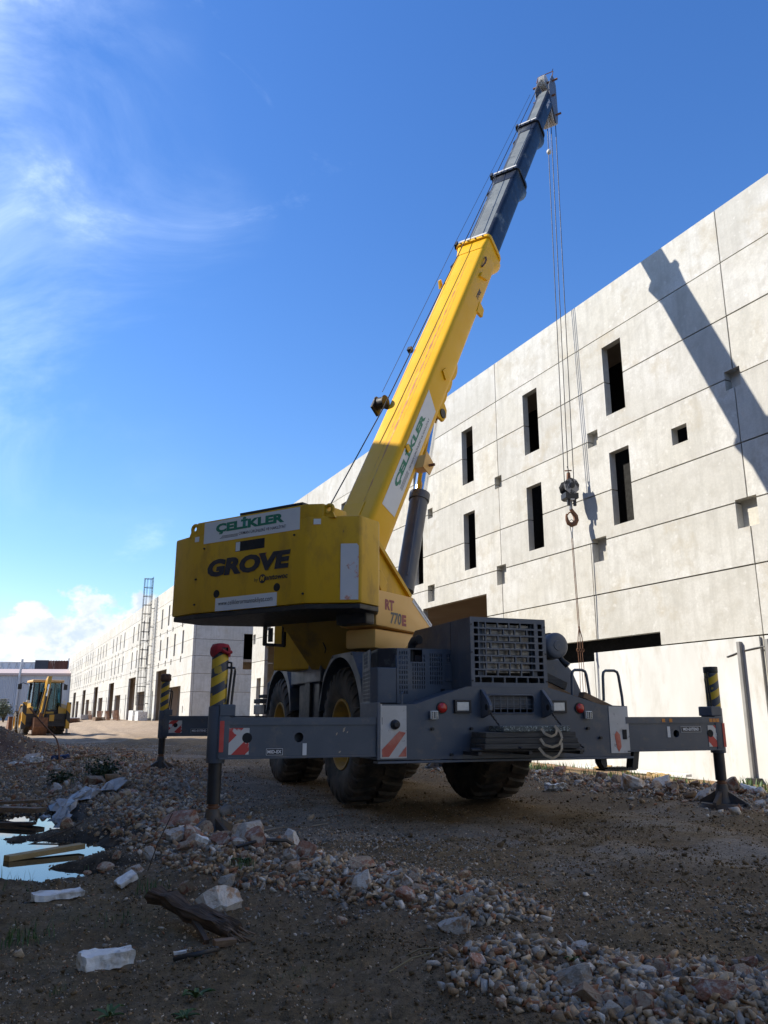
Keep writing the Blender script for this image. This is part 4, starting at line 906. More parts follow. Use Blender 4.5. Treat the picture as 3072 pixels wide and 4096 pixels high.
for sx in (-1, 1):
    for y in (2.42, 6.0):
        w_ = bpy.data.objects.new('wheel', None); COL.objects.link(w_); w_.parent = crane; w_.location = (sx * .83 + (.06 if sx > 0 else 0), y, .855); w_.rotation_euler = (random.uniform(0, 6), 0, 0)
        place('tyre', TY, w_); place('rim', RIML if sx < 0 else RIMR, w_)

def fender(y0, sx, yc, front):
    # y0: outline (y,z) list ; the skirt has an arched cut for the wheel
    m = MB(); xo = sx * 1.185
    r_ = .965; zc = .92
    inner = [(yc + r_ * math.cos(a), zc + r_ * .94 * math.sin(a)) for a in [R(14) + (math.pi - R(28)) * i / 20 for i in range(21)]]
    outer = []
    for k in range(21):                                              # matching outer points
        f = k / 20; pts = y0[::-1]; L_ = [math.dist(pts[i], pts[i + 1]) for i in range(len(pts) - 1)]; s_ = f * sum(L_)
        for i, l_ in enumerate(L_):
            if s_ <= l_ + 1e-9: t = s_ / l_; outer.append((pts[i][0] + (pts[i + 1][0] - pts[i][0]) * t, pts[i][1] + (pts[i + 1][1] - pts[i][1]) * t)); break
            s_ -= l_
    for k in range(20):
        m.prism([(xo, *inner[k]), (xo, *inner[k + 1]), (xo, *outer[k + 1]), (xo, *outer[k])], (sx * -.03, 0, 0))
    for k in range(len(y0) - 1):
        a, b = y0[k], y0[k + 1]; n_ = Vector((0, -(b[1] - a[1]), b[0] - a[0])).normalized() * .02
        m.prism([Vector((xo, *a)), Vector((xo, *b)), Vector((xo, *b)) + n_, Vector((xo, *a)) + n_], (sx * -.72, 0, 0))
    return m.build('fender', M['greyblue'], crane, bev=0.0)
fender([(1.42, 1.16), (1.50, 1.50), (1.86, 1.84), (2.70, 1.85), (3.10, 1.62), (3.32, 1.15)], -1, 2.42, True)
fender([(5.05, 1.16), (5.12, 1.50), (5.42, 1.84), (6.25, 1.85), (6.66, 1.62), (6.86, 1.18)], -1, 6.0, False)
fender([(1.42, 1.16), (1.50, 1.50), (1.86, 1.84), (2.70, 1.85), (3.10, 1.62), (3.32, 1.15)], 1, 2.42, True)
fender([(5.05, 1.16), (5.12, 1.50), (5.42, 1.84), (6.25, 1.85), (6.66, 1.62), (6.86, 1.18)], 1, 6.0, False)
MB().box((-1.17, 3.35, 1.55), (-.35, 5.1, 1.83)).build('side_deck', M['greyblue'], crane, bev=.015)
MB().box((.35, 3.35, 1.2), (1.17, 5.1, 1.83)).build('side_deck', M['greyblue'], crane, bev=.015)

def outrigger(side, xj, y0, text, holes, extra, dy=.3, top=1.66, xin=1.45):
    s = side; xb = s * xin
    root = bpy.data.objects.new('outrigger', None); COL.objects.link(root); root.parent = crane
    a, b = sorted((xb, xj - s * .02))
    g = MB(); g.holed((a, .71, b, 1.0), holes, lambda u, v, w: Vector((u, y0 - w, v)))
    g.add([(a, y0, .71), (b, y0, .71), (b, y0 + dy, .71), (a, y0 + dy, .71)], [(0, 1, 2, 3)])
    g.add([(a, y0 + dy, .71), (b, y0 + dy, .71), (b, y0 + dy, 1.0), (a, y0 + dy, 1.0)], [(0, 1, 2, 3)])
    g.add([(a, y0 + .12, .715), (b, y0 + .12, .715), (b, y0 + .12, .995), (a, y0 + .12, .995)], [(0, 1, 2, 3)])
    g.box((a, y0 - .012, 1.0), (b, y0 + dy, 1.07)); g.box((a, y0 - .016, .695), (b, y0 + dy, .709))
    g.build('beam', M['greyblue'], root)
    yj = y0 + .10
    m = MB(); m.cyl((xj, yj, .66), (xj, yj, 1.17), .086, n=22); m.box((min(xj, xj - s * .10), y0 - .01, .70), (max(xj, xj - s * .10), y0 + .22, 1.14)); m.build('jack_housing', M['greyblue'], root, bev=.006, smooth=35)
    MB().box((min(xj + s * .0, xj - s * .15), y0 - .016, 1.08), (max(xj, xj - s * .15), y0 + .2, 1.19)).build('jack_collar', M['greyblue'], root, bev=.012)
    MB().cyl((xj, yj, 1.17), (xj, yj, top), .079, n=22).build('jack_tube', M['hazard'] if s < 0 else M['hazard_m'], root, smooth=40)
    MB().cyl((xj, yj, top + .002), (xj, yj, top + .075), .083, n=22).build('jack_cap', M['black'], root, bev=.008, smooth=40)
    wx, wy = to_world(Vector((xj, yj, 0))).xy; gzz = gz(wx, wy) + .012
    MB().cyl((xj, yj, gzz + .27), (xj, yj, .665), .062, n=20).build('jack_leg', M['black'], root, smooth=40)
    m = MB(); m.cyl((xj, yj, gzz + .20), (xj, yj, gzz + .275), .045, n=16); m.cyl((xj, yj, gzz + .235), (xj, yj, gzz + .25), .06, n=16); m.build('ball_joint', M['rust'], root, smooth=40)
    m = MB(); m.cyl((xj, yj, gzz + .02), (xj, yj, gzz + .225), .095, .060, n=20); m.cyl((xj, yj, gzz - .03), (xj, yj, gzz + .018), .26, .245, n=14)
    for k in range(4):
        an = 2 * math.pi * (k + .3) / 4; c, d = math.cos(an), math.sin(an); nx, ny = -d * .02, c * .02
        m.prism([(xj + c * .05 + nx, yj + d * .05 + ny, gzz + .01), (xj + c * .27 + nx, yj + d * .27 + ny, gzz + .01), (xj + c * .26 + nx, yj + d * .26 + ny, gzz + .04), (xj + c * .07 + nx, yj + d * .07 + ny, gzz + .15)], (-2 * nx, -2 * ny, 0))
    m.build('foot_pad', M['padsteel'], root, smooth=30)
    for k in (0, 1):                                              # hydraulic hoses down the jack
        hx = xj - s * (.10 + .035 * k); MB().tube([(xj - s * .06, yj - .03, 1.585 - .05 * k), (hx, yj - .05, 1.58 - .05 * k), (hx - s * .004, yj - .05, 1.50), (hx + s * .01, yj - .05, 1.32), (hx + s * .02, yj - .05, 1.17)], .0115, 6).build('hose', M['hose'], root, smooth=60)
    return root
def pl(x0, x1, z0, z1, y, mat_, par, name, bev=0.0, t=.003): return MB().box((x0, y - t, z0), (x1, y, z1)).build(name, mat_, par, bev=bev)
def sign(par, x0, x1, z0, z1, y, body, pad=.012):
    o = pl(x0, x1, z0, z1, y, M['ink'], par, 'sign_plate')
    m = MB(); w = .003
    for q in (((x0, z0), (x1, z0 + w)), ((x0, z1 - w), (x1, z1)), ((x0, z0 + w), (x0 + w, z1 - w)), ((x1 - w, z0 + w), (x1, z1 - w))): m.box((q[0][0], y - .0045, q[0][1]), (q[1][0], y - .0032, q[1][1]))
    m.build('sign_border', M['white'], par)
    lettering(body, (x0 + pad, y - .0035, z0 + (z1 - z0) * .27), (1, 0, 0), (0, 0, 1), M['white'], par, width=(x1 - x0) - 2 * pad, height=(z1 - z0) * .5, bold=.03)
def outriggers():
    r_ = outrigger(-1, -3.07, 0.0, '', [(-2.80, .885, .046), (-2.30, .885, .046)], 0)
    p = pl(-3.0, -2.80 + .02, .735, .975, -.002, M['redwhite'], r_, 'warning_plate')
    MB().cyl((-2.80, -.004, .885), (-2.80, -.0055, .885), .047, n=24).build('hole_rim', M['hole'], r_)
    pl(-3.06, -3.02, .76, 1.04, -.014, M['red'], r_, 'red_reflector')
    sign(r_, -2.615, -2.455, .725, .785, -.002, 'MID-EX')
    pl(-2.262, -2.222, .72, .83, -.002, M['signwhite'], r_, 'white_marker')
    for x, z, w_, h_ in ((-1.86, .93, .018, .05), (-1.93, .90, .012, .03), (-1.82, .92, .01, .02), (-1.90, .735, .016, .02)):
        MB().prism([(x, -.0025, z), (x + w_, -.0025, z + h_ * .2), (x + w_ * 1.5, -.0025, z + h_), (x + w_ * .3, -.0025, z + h_ * .7)], (0, .001, 0)).build('paint_scrape', M['strap'], r_)
    r2 = outrigger(1, 2.80, 0.0, '', [(2.135, .885, .042), (2.615, .885, .042)], 0, top=1.58)
    pl(2.585, 2.80, .735, .975, -.002, M['redwhite_m'], r2, 'warning_plate')
    MB().cyl((2.615, -.004, .885), (2.615, -.0055, .885), .043, n=24).build('hole_rim', M['hole'], r2)
    pl(2.79, 2.825, .73, 1.0, -.014, M['red'], r2, 'red_reflector')
    sign(r2, 2.20, 2.485, .90, .965, -.002, 'MID-EXTEND', pad=.03)
    pl(2.01, 2.05, .845, .965, -.002, M['signwhite'], r2, 'white_marker'); pl(2.69, 2.745, .85, .89, -.0055, M['signwhite'], r2, 'pictogram_sticker')
    MB().prism([(2.705, -.0105, .856), (2.73, -.0105, .88), (2.722, -.0105, .884), (2.70, -.0105, .866)], (0, .001, 0)).build('pictogram', M['ink'], r2)
    for x in (1.96, 2.06, 2.63, 2.68, 2.73): pl(x - .02, x + .022, 1.012, 1.052, -.0125, M['amber'], r2, 'amber_reflector')
    r3 = outrigger(-1, -2.84, 8.3, '', [(-2.62, .90, .04)], 0, xin=.9, top=1.70)
    pl(-2.80, -2.50, .76, .985, 8.298, M['redwhite'], r3, 'warning_plate'); sign(r3, -2.33, -2.02, .755, .835, 8.298, 'MID-EXTEND', pad=.02)
    MB().cyl((-2.62, 8.296, .90), (-2.62, 8.2945, .90), .041, n=24).build('hole_rim', M['hole'], r3)
    pl(-2.74, -2.68, .87, .92, 8.2935, M['signwhite'], r3, 'pictogram_sticker')
    outrigger(1, 2.80, 8.3, '', [(2.6, .90, .04)], 0, xin=.9)
outriggers()

def counterweight():
    plan = [(-1.70, -2.78), (-1.18, -2.90), (.75, -2.90), (1.35, -2.58), (1.35, -2.17), (.9, -1.55), (-1.0, -1.55), (-1.70, -2.25)]
    g = MB(); g.prism([SF(l, b, 2.40) for l, b in plan], (0, 0, 1.09)); cw = g.build('counterweight', M['yellow'], crane, bev=.035, smooth=50)
    g = MB(); g.prism([SF(l, b, 3.44) for l, b in ((-1.17, -2.897), (.735, -2.897), (.93, -2.80), (.93, -2.3), (-1.17, -2.3))], (0, 0, .21)); g.build('top_plate', M['yellow'], cw, bev=.02, smooth=50)
    g = MB(); g.prism([SF(l * .985, b * .985 - .02, 2.335) for l, b in plan], (0, 0, .063)); g.build('base_plate', M['black'], cw, bev=.01)
    g = MB(); g.prism([SF(l, b, 3.655) for l, b in ((-.40, -2.88), (.66, -2.88), (.66, -2.4), (-.40, -2.4))], (0, 0, .032)); g.build('top_grating', M['black'], cw)
    for l, b in ((-1.235, -2.86), (.985, -2.75)):
        MB().tube([SF(l + .055 * math.cos(a), b, 3.575 + .055 * math.sin(a)) for a in [2 * math.pi * k / 18 for k in range(18)]], .026, 8, closed=True).build('lifting_eye', M['yellow'], cw, smooth=60)
        g = MB(); g.prism([SF(l - .10, b - .02, 3.46), SF(l + .10, b - .02, 3.46), SF(l + .06, b - .02, 3.545), SF(l - .06, b - .02, 3.545)], B_ * .04); g.build('eye_base', M['yellow'], cw)
    def rp(l0, l1, z0, z1, m_, name, d=.004, bev=0.0): g_ = MB(); g_.prism([SF(l0, -2.90 - d, z0), SF(l1, -2.90 - d, z0), SF(l1, -2.90 - d, z1), SF(l0, -2.90 - d, z1)], B_ * .004); return g_.build(name, m_, cw, bev=bev)
    T = lambda s_, l, z, m_, d=.0048, **k: lettering(s_, SF(l, -2.90 - d, z), R_, (0, 0, 1), m_, cw, **k)
    rp(-1.02, .64, 3.335, 3.625, M['signwhite'], 'sign_plate')
    T('ÇELİKLER', -.80, 3.435, M['green'], width=1.19, height=.185, bold=.055)
    T('ORMAN ÜRÜNLERİ VE NAKLİYAT', -.38, 3.385, M['ink'], width=.80, height=.052, bold=.004)
    for k in range(3): rp(-.72 + .02 * k, -.40, 3.375 + .014 * k, 3.381 + .014 * k, M['ink'], 'sign_rule', d=.005)
    rp(-.43, .07, 3.165, 3.295, M['hole'], 'window_slot', d=.003, bev=.0)
    rp(-.425, -.352, 3.17, 3.29, M['signwhite'], 'slot_daylight_patch', d=.0045)  # white patch painted for the daylight showing through the dark slot plate
    T('GROVE', -.92, 2.865, M['navy'], width=1.43, height=.235, bold=.06, shear=.12)
    g = MB(); g.prism([SF(-.02, -2.9065, 3.098), SF(.115, -2.9065, 3.098), SF(.045, -2.9065, 2.985)], B_ * .001); g.build('logo_triangle', M['maroon'], cw)
    T('by', -.075, 2.725, M['navy'], width=.06, height=.06)
    MB().cyl(SF(.06, -2.9045, 2.765), SF(.06, -2.9055, 2.765), .058, n=28).build('logo_disc', M['navy'], cw)
    T('M', .022, 2.735, M['yellow'], d=.0065, width=.075, height=.062, bold=.02, shear=.2)
    T('anıtowoc', .115, 2.738, M['navy'], width=.36, height=.06, bold=.02, shear=.15)
    for l in (-.735, .30): MB().cyl(SF(l, -2.901, 2.635), SF(l, -2.904, 2.635), .052, n=26).build('bolt_hole', M['hole'], cw)
    rp(-.745, .305, 2.405, 2.575, M['signwhite'], 'sign_plate')
    T('www.celiklerormannakliyat.com', -.69, 2.455, M['ink'], width=.93, height=.078)
    for l, z in ((-1.0, 3.27), (.56, 3.27), (-1.13, 2.86), (.72, 2.52), (-1.13, 2.52)): MB().cyl(SF(l, -2.899, z), SF(l, -2.915, z), .014, n=10).build('bolt', M['black'], cw)
    for l, z in ((-1.19, 3.42), (.83, 3.42)):
        o = MB(); bb = -2.905 if l < .75 else -2.90 + (l - .75) * .533 - .008
        o.prism([SF(l, bb, z - .04), SF(l + .08, bb + (.043 if l > .75 else 0), z - .04), SF(l + .08, bb + (.043 if l > .75 else 0), z + .03), SF(l, bb, z + .03)], B_ * .002); o.build('warning_sticker', M['signwhite'], cw)
    # worn sticker on the right hand bevel
    a = Vector((1.13, -2.697)); b = Vector((1.325, -2.593)); n_ = Vector((.4706, -.8824)) * .006
    g = MB(); g.prism([SF(a.x + n_.x, a.y + n_.y, 2.44), SF(b.x + n_.x, b.y + n_.y, 2.44), SF(b.x + n_.x, b.y + n_.y, 3.10), SF(b.x + n_.x - .02, b.y + n_.y - .0107, 3.13), SF(a.x + n_.x, a.y + n_.y, 3.13)], (R_ * -n_.x + B_ * -n_.y) * .4); g.build('peeling_sticker', M['peelwhite'], cw)
    g = MB(); g.prism([SF(-1.706, -2.72, 2.5), SF(-1.706, -2.5, 2.5), SF(-1.706, -2.5, 3.1), SF(-1.706, -2.72, 3.1)], R_ * .004); g.build('peeling_sticker', M['peelwhite'], cw)
counterweight()

def turret():
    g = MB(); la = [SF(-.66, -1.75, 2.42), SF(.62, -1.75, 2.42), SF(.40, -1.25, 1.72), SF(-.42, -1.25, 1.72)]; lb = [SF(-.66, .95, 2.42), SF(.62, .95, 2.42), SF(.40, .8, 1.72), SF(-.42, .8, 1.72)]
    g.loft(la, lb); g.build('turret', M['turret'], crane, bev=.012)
    MB().prism([SF(-.46, -1.33, 2.05), SF(-.14, -1.33, 2.05), SF(-.14, -1.30, 2.14), SF(-.46, -1.30, 2.14)], B_ * .05).build('turret_rib', M['yellow'], crane)
    o = MB(); o.prism([SF(-.22, -1.42, 1.97), SF(-.06, -1.42, 1.97), SF(-.06, -1.42, 2.07), SF(-.22, -1.42, 2.07)], B_ * .1); o = o.build('junction_box', M['greyblue2'], crane, bev=.006)
    MB().tube([SF(-.08, -1.43, 2.05), SF(-.03, -1.5, 2.07), SF(.0, -1.47, 1.98), SF(-.04, -1.44, 1.93)], .008, 6).build('cable', M['hose'], o)
    for l in (-.06, .80):                                         # cheeks that carry the boom foot
        g = MB(); g.prism([SF(l - .03, b, z) for b, z in ((-2.2, 2.35), (-2.05, 3.50), (-1.62, 3.47), (-.62, 2.72), (-.5, 2.3))], R_ * .06); g.build('boom_cheek', M['yellow'], crane, bev=.008)
        g = MB(); g.prism([SF(l - .08, b, z) for b, z in ((-1.62, 3.47), (-.62, 2.72), (-.59, 2.77), (-1.59, 3.53))], R_ * .16); g.build('cheek_flange', M['yellow'], crane, bev=.006)
    g = MB(); g.prism([SF(.86, b, z) for b, z in ((-1.78, 2.90), (-1.62, 2.98), (-1.46, 2.82), (-1.62, 2.70))], R_ * .16); g.build('valve_cover', M['yellow'], crane, bev=.008)
    MB().tube([SF(.88, -1.9, 3.30), SF(1.16, -2.02, 3.30)], .016, 6).build('mirror_arm', M['yellow'], crane)
    MB().prism([SF(1.0, -2.0, 3.25), SF(1.12, -2.0, 3.25), SF(1.12, -2.0, 3.36), SF(1.0, -2.0, 3.36)], B_ * .03).build('side_lamp', M['black'], crane, bev=.008)
    g = MB(); g.prism([SF(.56, b, z) for b, z in ((-1.95, 2.20), (-1.95, 2.67), (-1.02, 2.67), (-.50, 2.33), (-.55, 2.18), (-.80, 2.18))], R_ * .60); cv = g.build('winch_cover', M['orange'], crane, bev=.045, smooth=50)
    g = MB(); g.prism([SF(.62, b, z) for b, z in ((-1.88, 1.92), (-1.22, 1.90), (-.80, 2.175), (-1.88, 2.175))], R_ * .48); g.build('lower_pan', M['orange'], crane, bev=.05, smooth=50)
    g = MB(); g.prism([SF(1.162, b, z) for b, z in ((-1.02, 2.655), (-.52, 2.335), (-.555, 2.28), (-1.06, 2.60))], R_ * .002); g.build('sign_plate', M['signwhite'], cv)
    dv = (B_ * .50 + Vector((0, 0, -.335))).normalized(); up = (B_ * .335 + Vector((0, 0, .50))).normalized()
    lettering('www.celiklerormannakliyat', SF(1.165, -1.03, 2.612), dv, up, M['ink'], cv, width=.56, height=.035)
    T = lambda s_, b, z, m_, **k: lettering(s_, SF(1.162, b, z), B_, (0, 0, 1), m_, cv, **k)
    T('RT', -1.75, 2.42, M['maroon'], width=.22, height=.14, bold=.05)
    T('770', -1.62, 2.25, M['greyprint'], width=.27, height=.155, bold=.03, shear=.12)
    T('E', -1.335, 2.245, M['maroon'], width=.11, height=.15, bold=.06)
    g = MB(); g.prism([SF(.7, -2.2, 2.2), SF(1.17, -2.2, 2.2), SF(1.17, -2.2, 2.62), SF(.7, -2.2, 2.62)], B_ * .2); g.build('cover_seal', M['black'], crane, bev=.03)
    # hoist drum and frame under the counterweight, left hand mirror frame
    g = MB(); g.cyl(SF(-.5, -1.5, 2.95), SF(.5, -1.5, 2.95), .28, n=24); g.build('hoist_drum', M['black'], crane, smooth=40)
    q = lambda l, z: SF(l, -1.55, z)
    for a, b in ((q(-1.08, 2.35), q(-1.08, 2.08)), (q(-.72, 2.35), q(-.72, 2.05)), (q(-1.09, 2.09), q(-.71, 2.055))):
        d = (b - a).normalized(); n_ = Vector((-d.z * R_.x, -d.z * R_.y, (d.dot(R_)))) * .022
        MB().prism([a - n_, b - n_, b + n_, a + n_], B_ * .05).build('mirror_frame', M['black'], crane)
    MB().prism([q(-1.0, 2.32), q(-.93, 2.32), q(-.93, 2.12), q(-1.0, 2.12)], B_ * .03).build('mirror', M['darkpanel'], crane)
    MB().prism([q(-.72, 2.36), q(-.40, 2.36), q(-.42, 2.30), q(-.55, 2.24), q(-.70, 2.25)], B_ * .05).build('mirror_bracket', M['yellow'], crane)
    # operator's cab on the far side
    g = MB(); g.prism([SF(-1.45, b, z) for b, z in ((-.9, 1.75), (-.9, 3.25), (.35, 3.3), (.75, 2.5), (.75, 1.75))], R_ * .78); cab = g.build('operator_cab', M['yellow'], crane, bev=.03)
    g = MB(); g.prism([SF(-1.456, b, z) for b, z in ((-.75, 2.4), (-.75, 3.12), (.28, 3.17), (.6, 2.45))], R_ * .003); g.build('cab_window', M['winglass'], cab)
turret()

M['streak'] = mat('rust_stained_paint', (.55, .235, .03), .55, alt=(.34, .13, .03), scale=5, dirt=(.66, .38, .03), dscale=6, dlev=(.5, .6))
M['dustgrey'] = mat('dusty_grey_steel', (.115, .13, .135), .6, alt=(.16, .175, .175), scale=3, dirt=(.04, .05, .06), dscale=4, dlev=(.56, .7))
def section(W, H, h0, c=.09, c2=.16, n=4):
    pts = []
    for cx_, cy_, r_, a in ((W / 2 - c, h0 - c, c, 0), (-W / 2 + c, h0 - c, c, 90), (-W / 2 + c2, h0 - H + c2, c2, 180), (W / 2 - c2, h0 - H + c2, c2, 270)):
        for k in range(n + 1): t = R(a + 90 * k / n); pts.append((cx_ + r_ * math.cos(t), cy_ + r_ * math.sin(t)))
    return pts
def boom():
    specs = [(-2.35, 6.45, .68, .63, .02, 'yellow_boom'), (6.3, 9.78, .60, .56, -.05, 'darkblue'), (9.6, 12.68, .50, .49, -.10, 'darkblue'), (12.5, 15.0, .42, .43, -.14, 'darkblue')]
    for i, (t0, t1, W, H, h0, mk) in enumerate(specs):
        sc = section(W, H, h0); g = MB(); g.loft([BM(t0, l, h) for l, h in sc], [BM(t1, l, h) for l, h in sc]); sec = g.build('boom_section', M[mk], crane, smooth=35)
        if i == 0: s0 = sec
        if i > 0: MB().prism([BM(t0 + .45, -W * .5 + .10, h0 + .001), BM(t1 - (.42 if i < 3 else .02), -W * .5 + .10, h0 + .001), BM(t1 - (.42 if i < 3 else .02), W * .5 - .10, h0 + .001), BM(t0 + .45, W * .5 - .10, h0 + .001)], EH * .004).build('wear_strip', M['dustgrey'], sec)
        if i < 3:                                                  # flange at the mouth of each section, wear pads bolted on its top
            a = section(W + .13, H + .13, h0 + .065, .10, .22); g = MB(); g.loft([BM(t1 - .05, l, h) for l, h in a], [BM(t1 + .04, l, h) for l, h in a]); g.build('collar', M[mk], sec, bev=.008)
            a = section(W + .06, H + .20, h0 + .02, .06, .24); g = MB(); g.loft([BM(t1 - .40, l * .93, h) for l, h in section(W + .02, H + .03, h0 + .01)], [BM(t1 - .05, l, h) for l, h in a]); g.build('collar_skirt', M[mk], sec, smooth=35)
            MB().prism([BM(t1 + .045, -W * .5, h0 + .0), BM(t1 + .045, W * .46, h0 + .0), BM(t1 + .045, W * .46, h0 + .07), BM(t1 + .045, -W * .5, h0 + .07)], ET * .07).build('wear_pad', M['wornwhite'], sec, bev=.006)
            for k in range(4): MB().cyl(BM(t1 - .02, -W * .38 + W * .25 * k, h0 + .065), BM(t1 - .02, -W * .38 + W * .25 * k, h0 + .085), .018, n=8).build('pad_bolt', M['black'], sec)
            MB().prism([BM(t1 - .02, -W / 2 - .10, h0 - .02), BM(t1 + .12, -W / 2 - .10, h0 - .02), BM(t1 + .12, -W / 2 - .07, h0 + .09), BM(t1 - .02, -W / 2 - .07, h0 + .09)], R_ * .05).build('rope_guide', M['black'], sec)
            MB().tube([BM(t1 - .35, -W / 2 - .0, h0 - .1), BM(t1 - .55, -W / 2 - .10, h0 - .12), BM(t1 - .58, -W / 2 - .10, h0 - .16)], .022, 6).build('guide_arm', M['black'], sec)
    # fittings on the yellow section
    x = .34
    MB().prism([BM(-1.72, -.27, .0225), BM(-1.22, -.27, .0225), BM(-1.22, .10, .0225), BM(-1.72, .10, .0225)], EH * .012).build('access_cover', M['yellow_boom'], s0, bev=.02)
    lab = MB(); lab.prism([BM(t, x + .003, h) for t, h in ((-1.22, -.07), (-1.16, -.43), (1.32, -.43), (1.48, -.07))], R_ * .0015); lab = lab.build('sign_plate', M['signwhite'], s0)
    lettering('ÇELİKLER', BM(-.72, x + .0052, -.275), ET, EH, M['green'], s0, width=1.68, height=.18, bold=.055)
    lettering('ORMAN ÜRÜNLERİ VE NAKLİYAT', BM(-.22, x + .0052, -.36), ET, EH, M['ink'], s0, width=1.25, height=.05)
    for k in range(3): MB().prism([BM(-.66, x + .0052, -.31 - .025 * k), BM(-.26, x + .0052, -.31 - .025 * k), BM(-.26, x + .0052, -.318 - .025 * k), BM(-.66, x + .0052, -.318 - .025 * k)], R_ * .001).build('sign_rule', M['ink'], s0)
    MB().prism([BM(-2.05, x + .003, -.06), BM(-1.9, x + .003, -.06), BM(-1.9, x + .003, -.14), BM(-2.05, x + .003, -.14)], R_ * .001).build('warning_sticker', M['signwhite'], s0)
    for t_, h_, r_ in ((2.2, -.30, .11), (.05, -.12, .07)):
        g = MB(); g.prism([BM(t_ - r_, x, h_ - r_ * .5), BM(t_ + r_ * .4, x, h_ - r_), BM(t_ + r_, x, h_ + r_ * .5), BM(t_ - r_ * .4, x, h_ + r_)], R_ * .03); g.build('boss_plate', M['yellow_boom'], s0, bev=.006)
    MB().prism([BM(5.2, x, -.16), BM(5.35, x, -.16), BM(5.55, x, -.40), BM(5.45, x, -.42)], R_ * .05).build('stay_bracket', M['yellow_boom'], s0, bev=.006)
    MB().tube([BM(5.5, x + .02, -.12), BM(5.62, x + .06, -.12), BM(5.74, x + .06, -.12), BM(5.86, x + .02, -.12)], .02, 6).build('grab_loop', M['rust'], s0)
    MB().prism([BM(4.45, x - .05, -.48), BM(4.75, x - .05, -.45), BM(4.75, x - .05, -.66), BM(4.55, x - .05, -.70)], R_ * .06).build('stowage_lug', M['yellow_boom'], s0, bev=.006)
    lettering('770E', BM(4.7, x + .003, -.40), ET, EH, M['navy'], s0, width=.30, height=.09, bold=.02)
    MB().prism([BM(4.9, -x - .07, -.02), BM(5.05, -x - .07, -.02), BM(5.1, -x - .07, .08), BM(5.02, -x - .07, .1)], R_ * .05).build('stay_bracket', M['yellow_boom'], s0, bev=.006)
    rg = random.Random(4)
    for l0, ta, tb, wd in ((.06, -1.3, 5.6, .020), (-.02, -.6, 3.9, .008), (.13, .6, 4.6, .007)):
        m_ = MB(); n = 46; L1 = []; 
        for k in range(n + 1):
            t_ = ta + (tb - ta) * k / n; w = wd * (.35 + rg.random()) * math.sin(math.pi * (k + .5) / (n + 1)) ** .5; c_ = l0 + rg.uniform(-.004, .004); L1 += [BM(t_, c_ - w, .0215), BM(t_, c_ + w, .0215)]
        m_.add(L1, [(2 * k, 2 * k + 1, 2 * k + 3, 2 * k + 2) for k in range(n)]); m_.build('rust_streak', M['streak'], s0)
    # half round ribs round the lower face where the ram pin is
    for t_, rr in ((1.93, .13), (2.28, .14), (2.66, .15)):
        g = MB(); g.prism([BM(t_ + .28 * math.cos(a), .24, -.50 - rr * 1.2 * math.sin(a)) for a in [math.pi * k / 10 for k in range(11)]], R_ * .03); g.build('ram_rib', M['yellow_boom'], s0, bev=.004)
        g = MB(); g.prism([BM(t_ + .28 * math.cos(a), -.27, -.50 - rr * 1.2 * math.sin(a)) for a in [math.pi * k / 10 for k in range(11)]], R_ * .03); g.build('ram_rib', M['yellow_boom'], s0, bev=.004)
    # bracket on the lower corner (folding jib stowage)
    g = MB(); g.prism([BM(-.06, .28, -.46), BM(.20, .30, -.42), BM(.26, .30, -.62), BM(.04, .28, -.66)], R_ * .20); g.build('jib_bracket', M['orange'], s0, bev=.01)
    g = MB(); g.prism([BM(-.06, .482, -.45), BM(.26, .482, -.40), BM(.24, .482, -.70), BM(-.02, .482, -.68)], R_ * .02); g.build('bracket_plate', M['orange'], s0, bev=.006)
    MB().cyl(BM(.10, .50, -.58), BM(.10, .60, -.58), .025, n=8).build('bracket_pin', M['rust'], s0)
    # hose reel on the left edge
    o = MB(); o.cyl(BM(1.22, -x - .17, .06), BM(1.22, -x - .03, .06), .105, n=22); o = o.build('hose_reel', M['hose'], crane, smooth=40)
    for l in (-x - .18, -x - .02): MB().cyl(BM(1.22, l, .06), BM(1.22, l - .012, .06), .125, n=22).build('reel_flange', M['hose'], o)
    MB().prism([BM(1.06, -x - .19, -.08), BM(1.33, -x - .19, -.08), BM(1.33, -x - .19, .15), BM(1.06, -x - .19, .15)], R_ * -.05).build('reel_box', M['hose'], o, bev=.01)
    MB().prism([BM(2.74, -x - .09, -.02), BM(2.83, -x - .09, -.02), BM(2.83, -x - .09, .07), BM(2.74, -x - .09, .07)], R_ * .08).build('rope_guide', M['black'], s0)
    # luffing ram
    r0 = SF(BL, .02, 2.95); r1 = SF(BL, .53, 4.62); r2 = SF(BL, 1.00, 6.16)
    o = MB(); o.cyl(r0, r1, .152, n=28); o = o.build('ram_barrel', M['cylgrey'], crane, smooth=40)
    d = (r1 - r0).normalized(); MB().cyl(r1 - d * .12, r1 + d * .02, .172, n=28).build('ram_gland', M['cylgrey'], o, bev=.008, smooth=40)
    MB().tube([r0 + R_ * .10 + B_ * -.14 + d * .25, r1 + R_ * .10 + B_ * -.15 - d * .15], .012, 6).build('ram_pipe', M['cylgrey'], o)
    MB().cyl(r1, r2, .108, n=28).build('ram_rod', M['chrome'], crane, smooth=40)
    MB().cyl(r2 - R_ * .22, r2 + R_ * .22, .085, n=20).build('ram_pin', M['black'], crane, smooth=40)
    for s_ in (-1, 1):
        g = MB(); g.prism([r2 + R_ * (.15 * s_) + ET * a + EH * b for a, b in ((-.22, .22), (.3, .22), (.18, -.08), (.05, -.13), (-.1, -.1))], R_ * (.05 * s_)); g.build('pin_plate', M['yellow_boom'], crane, bev=.006)
    # boom head: nose plates with upper and lower sheaves
    hd = bpy.data.objects.new('boom_head', None); COL.objects.link(hd); hd.parent = crane
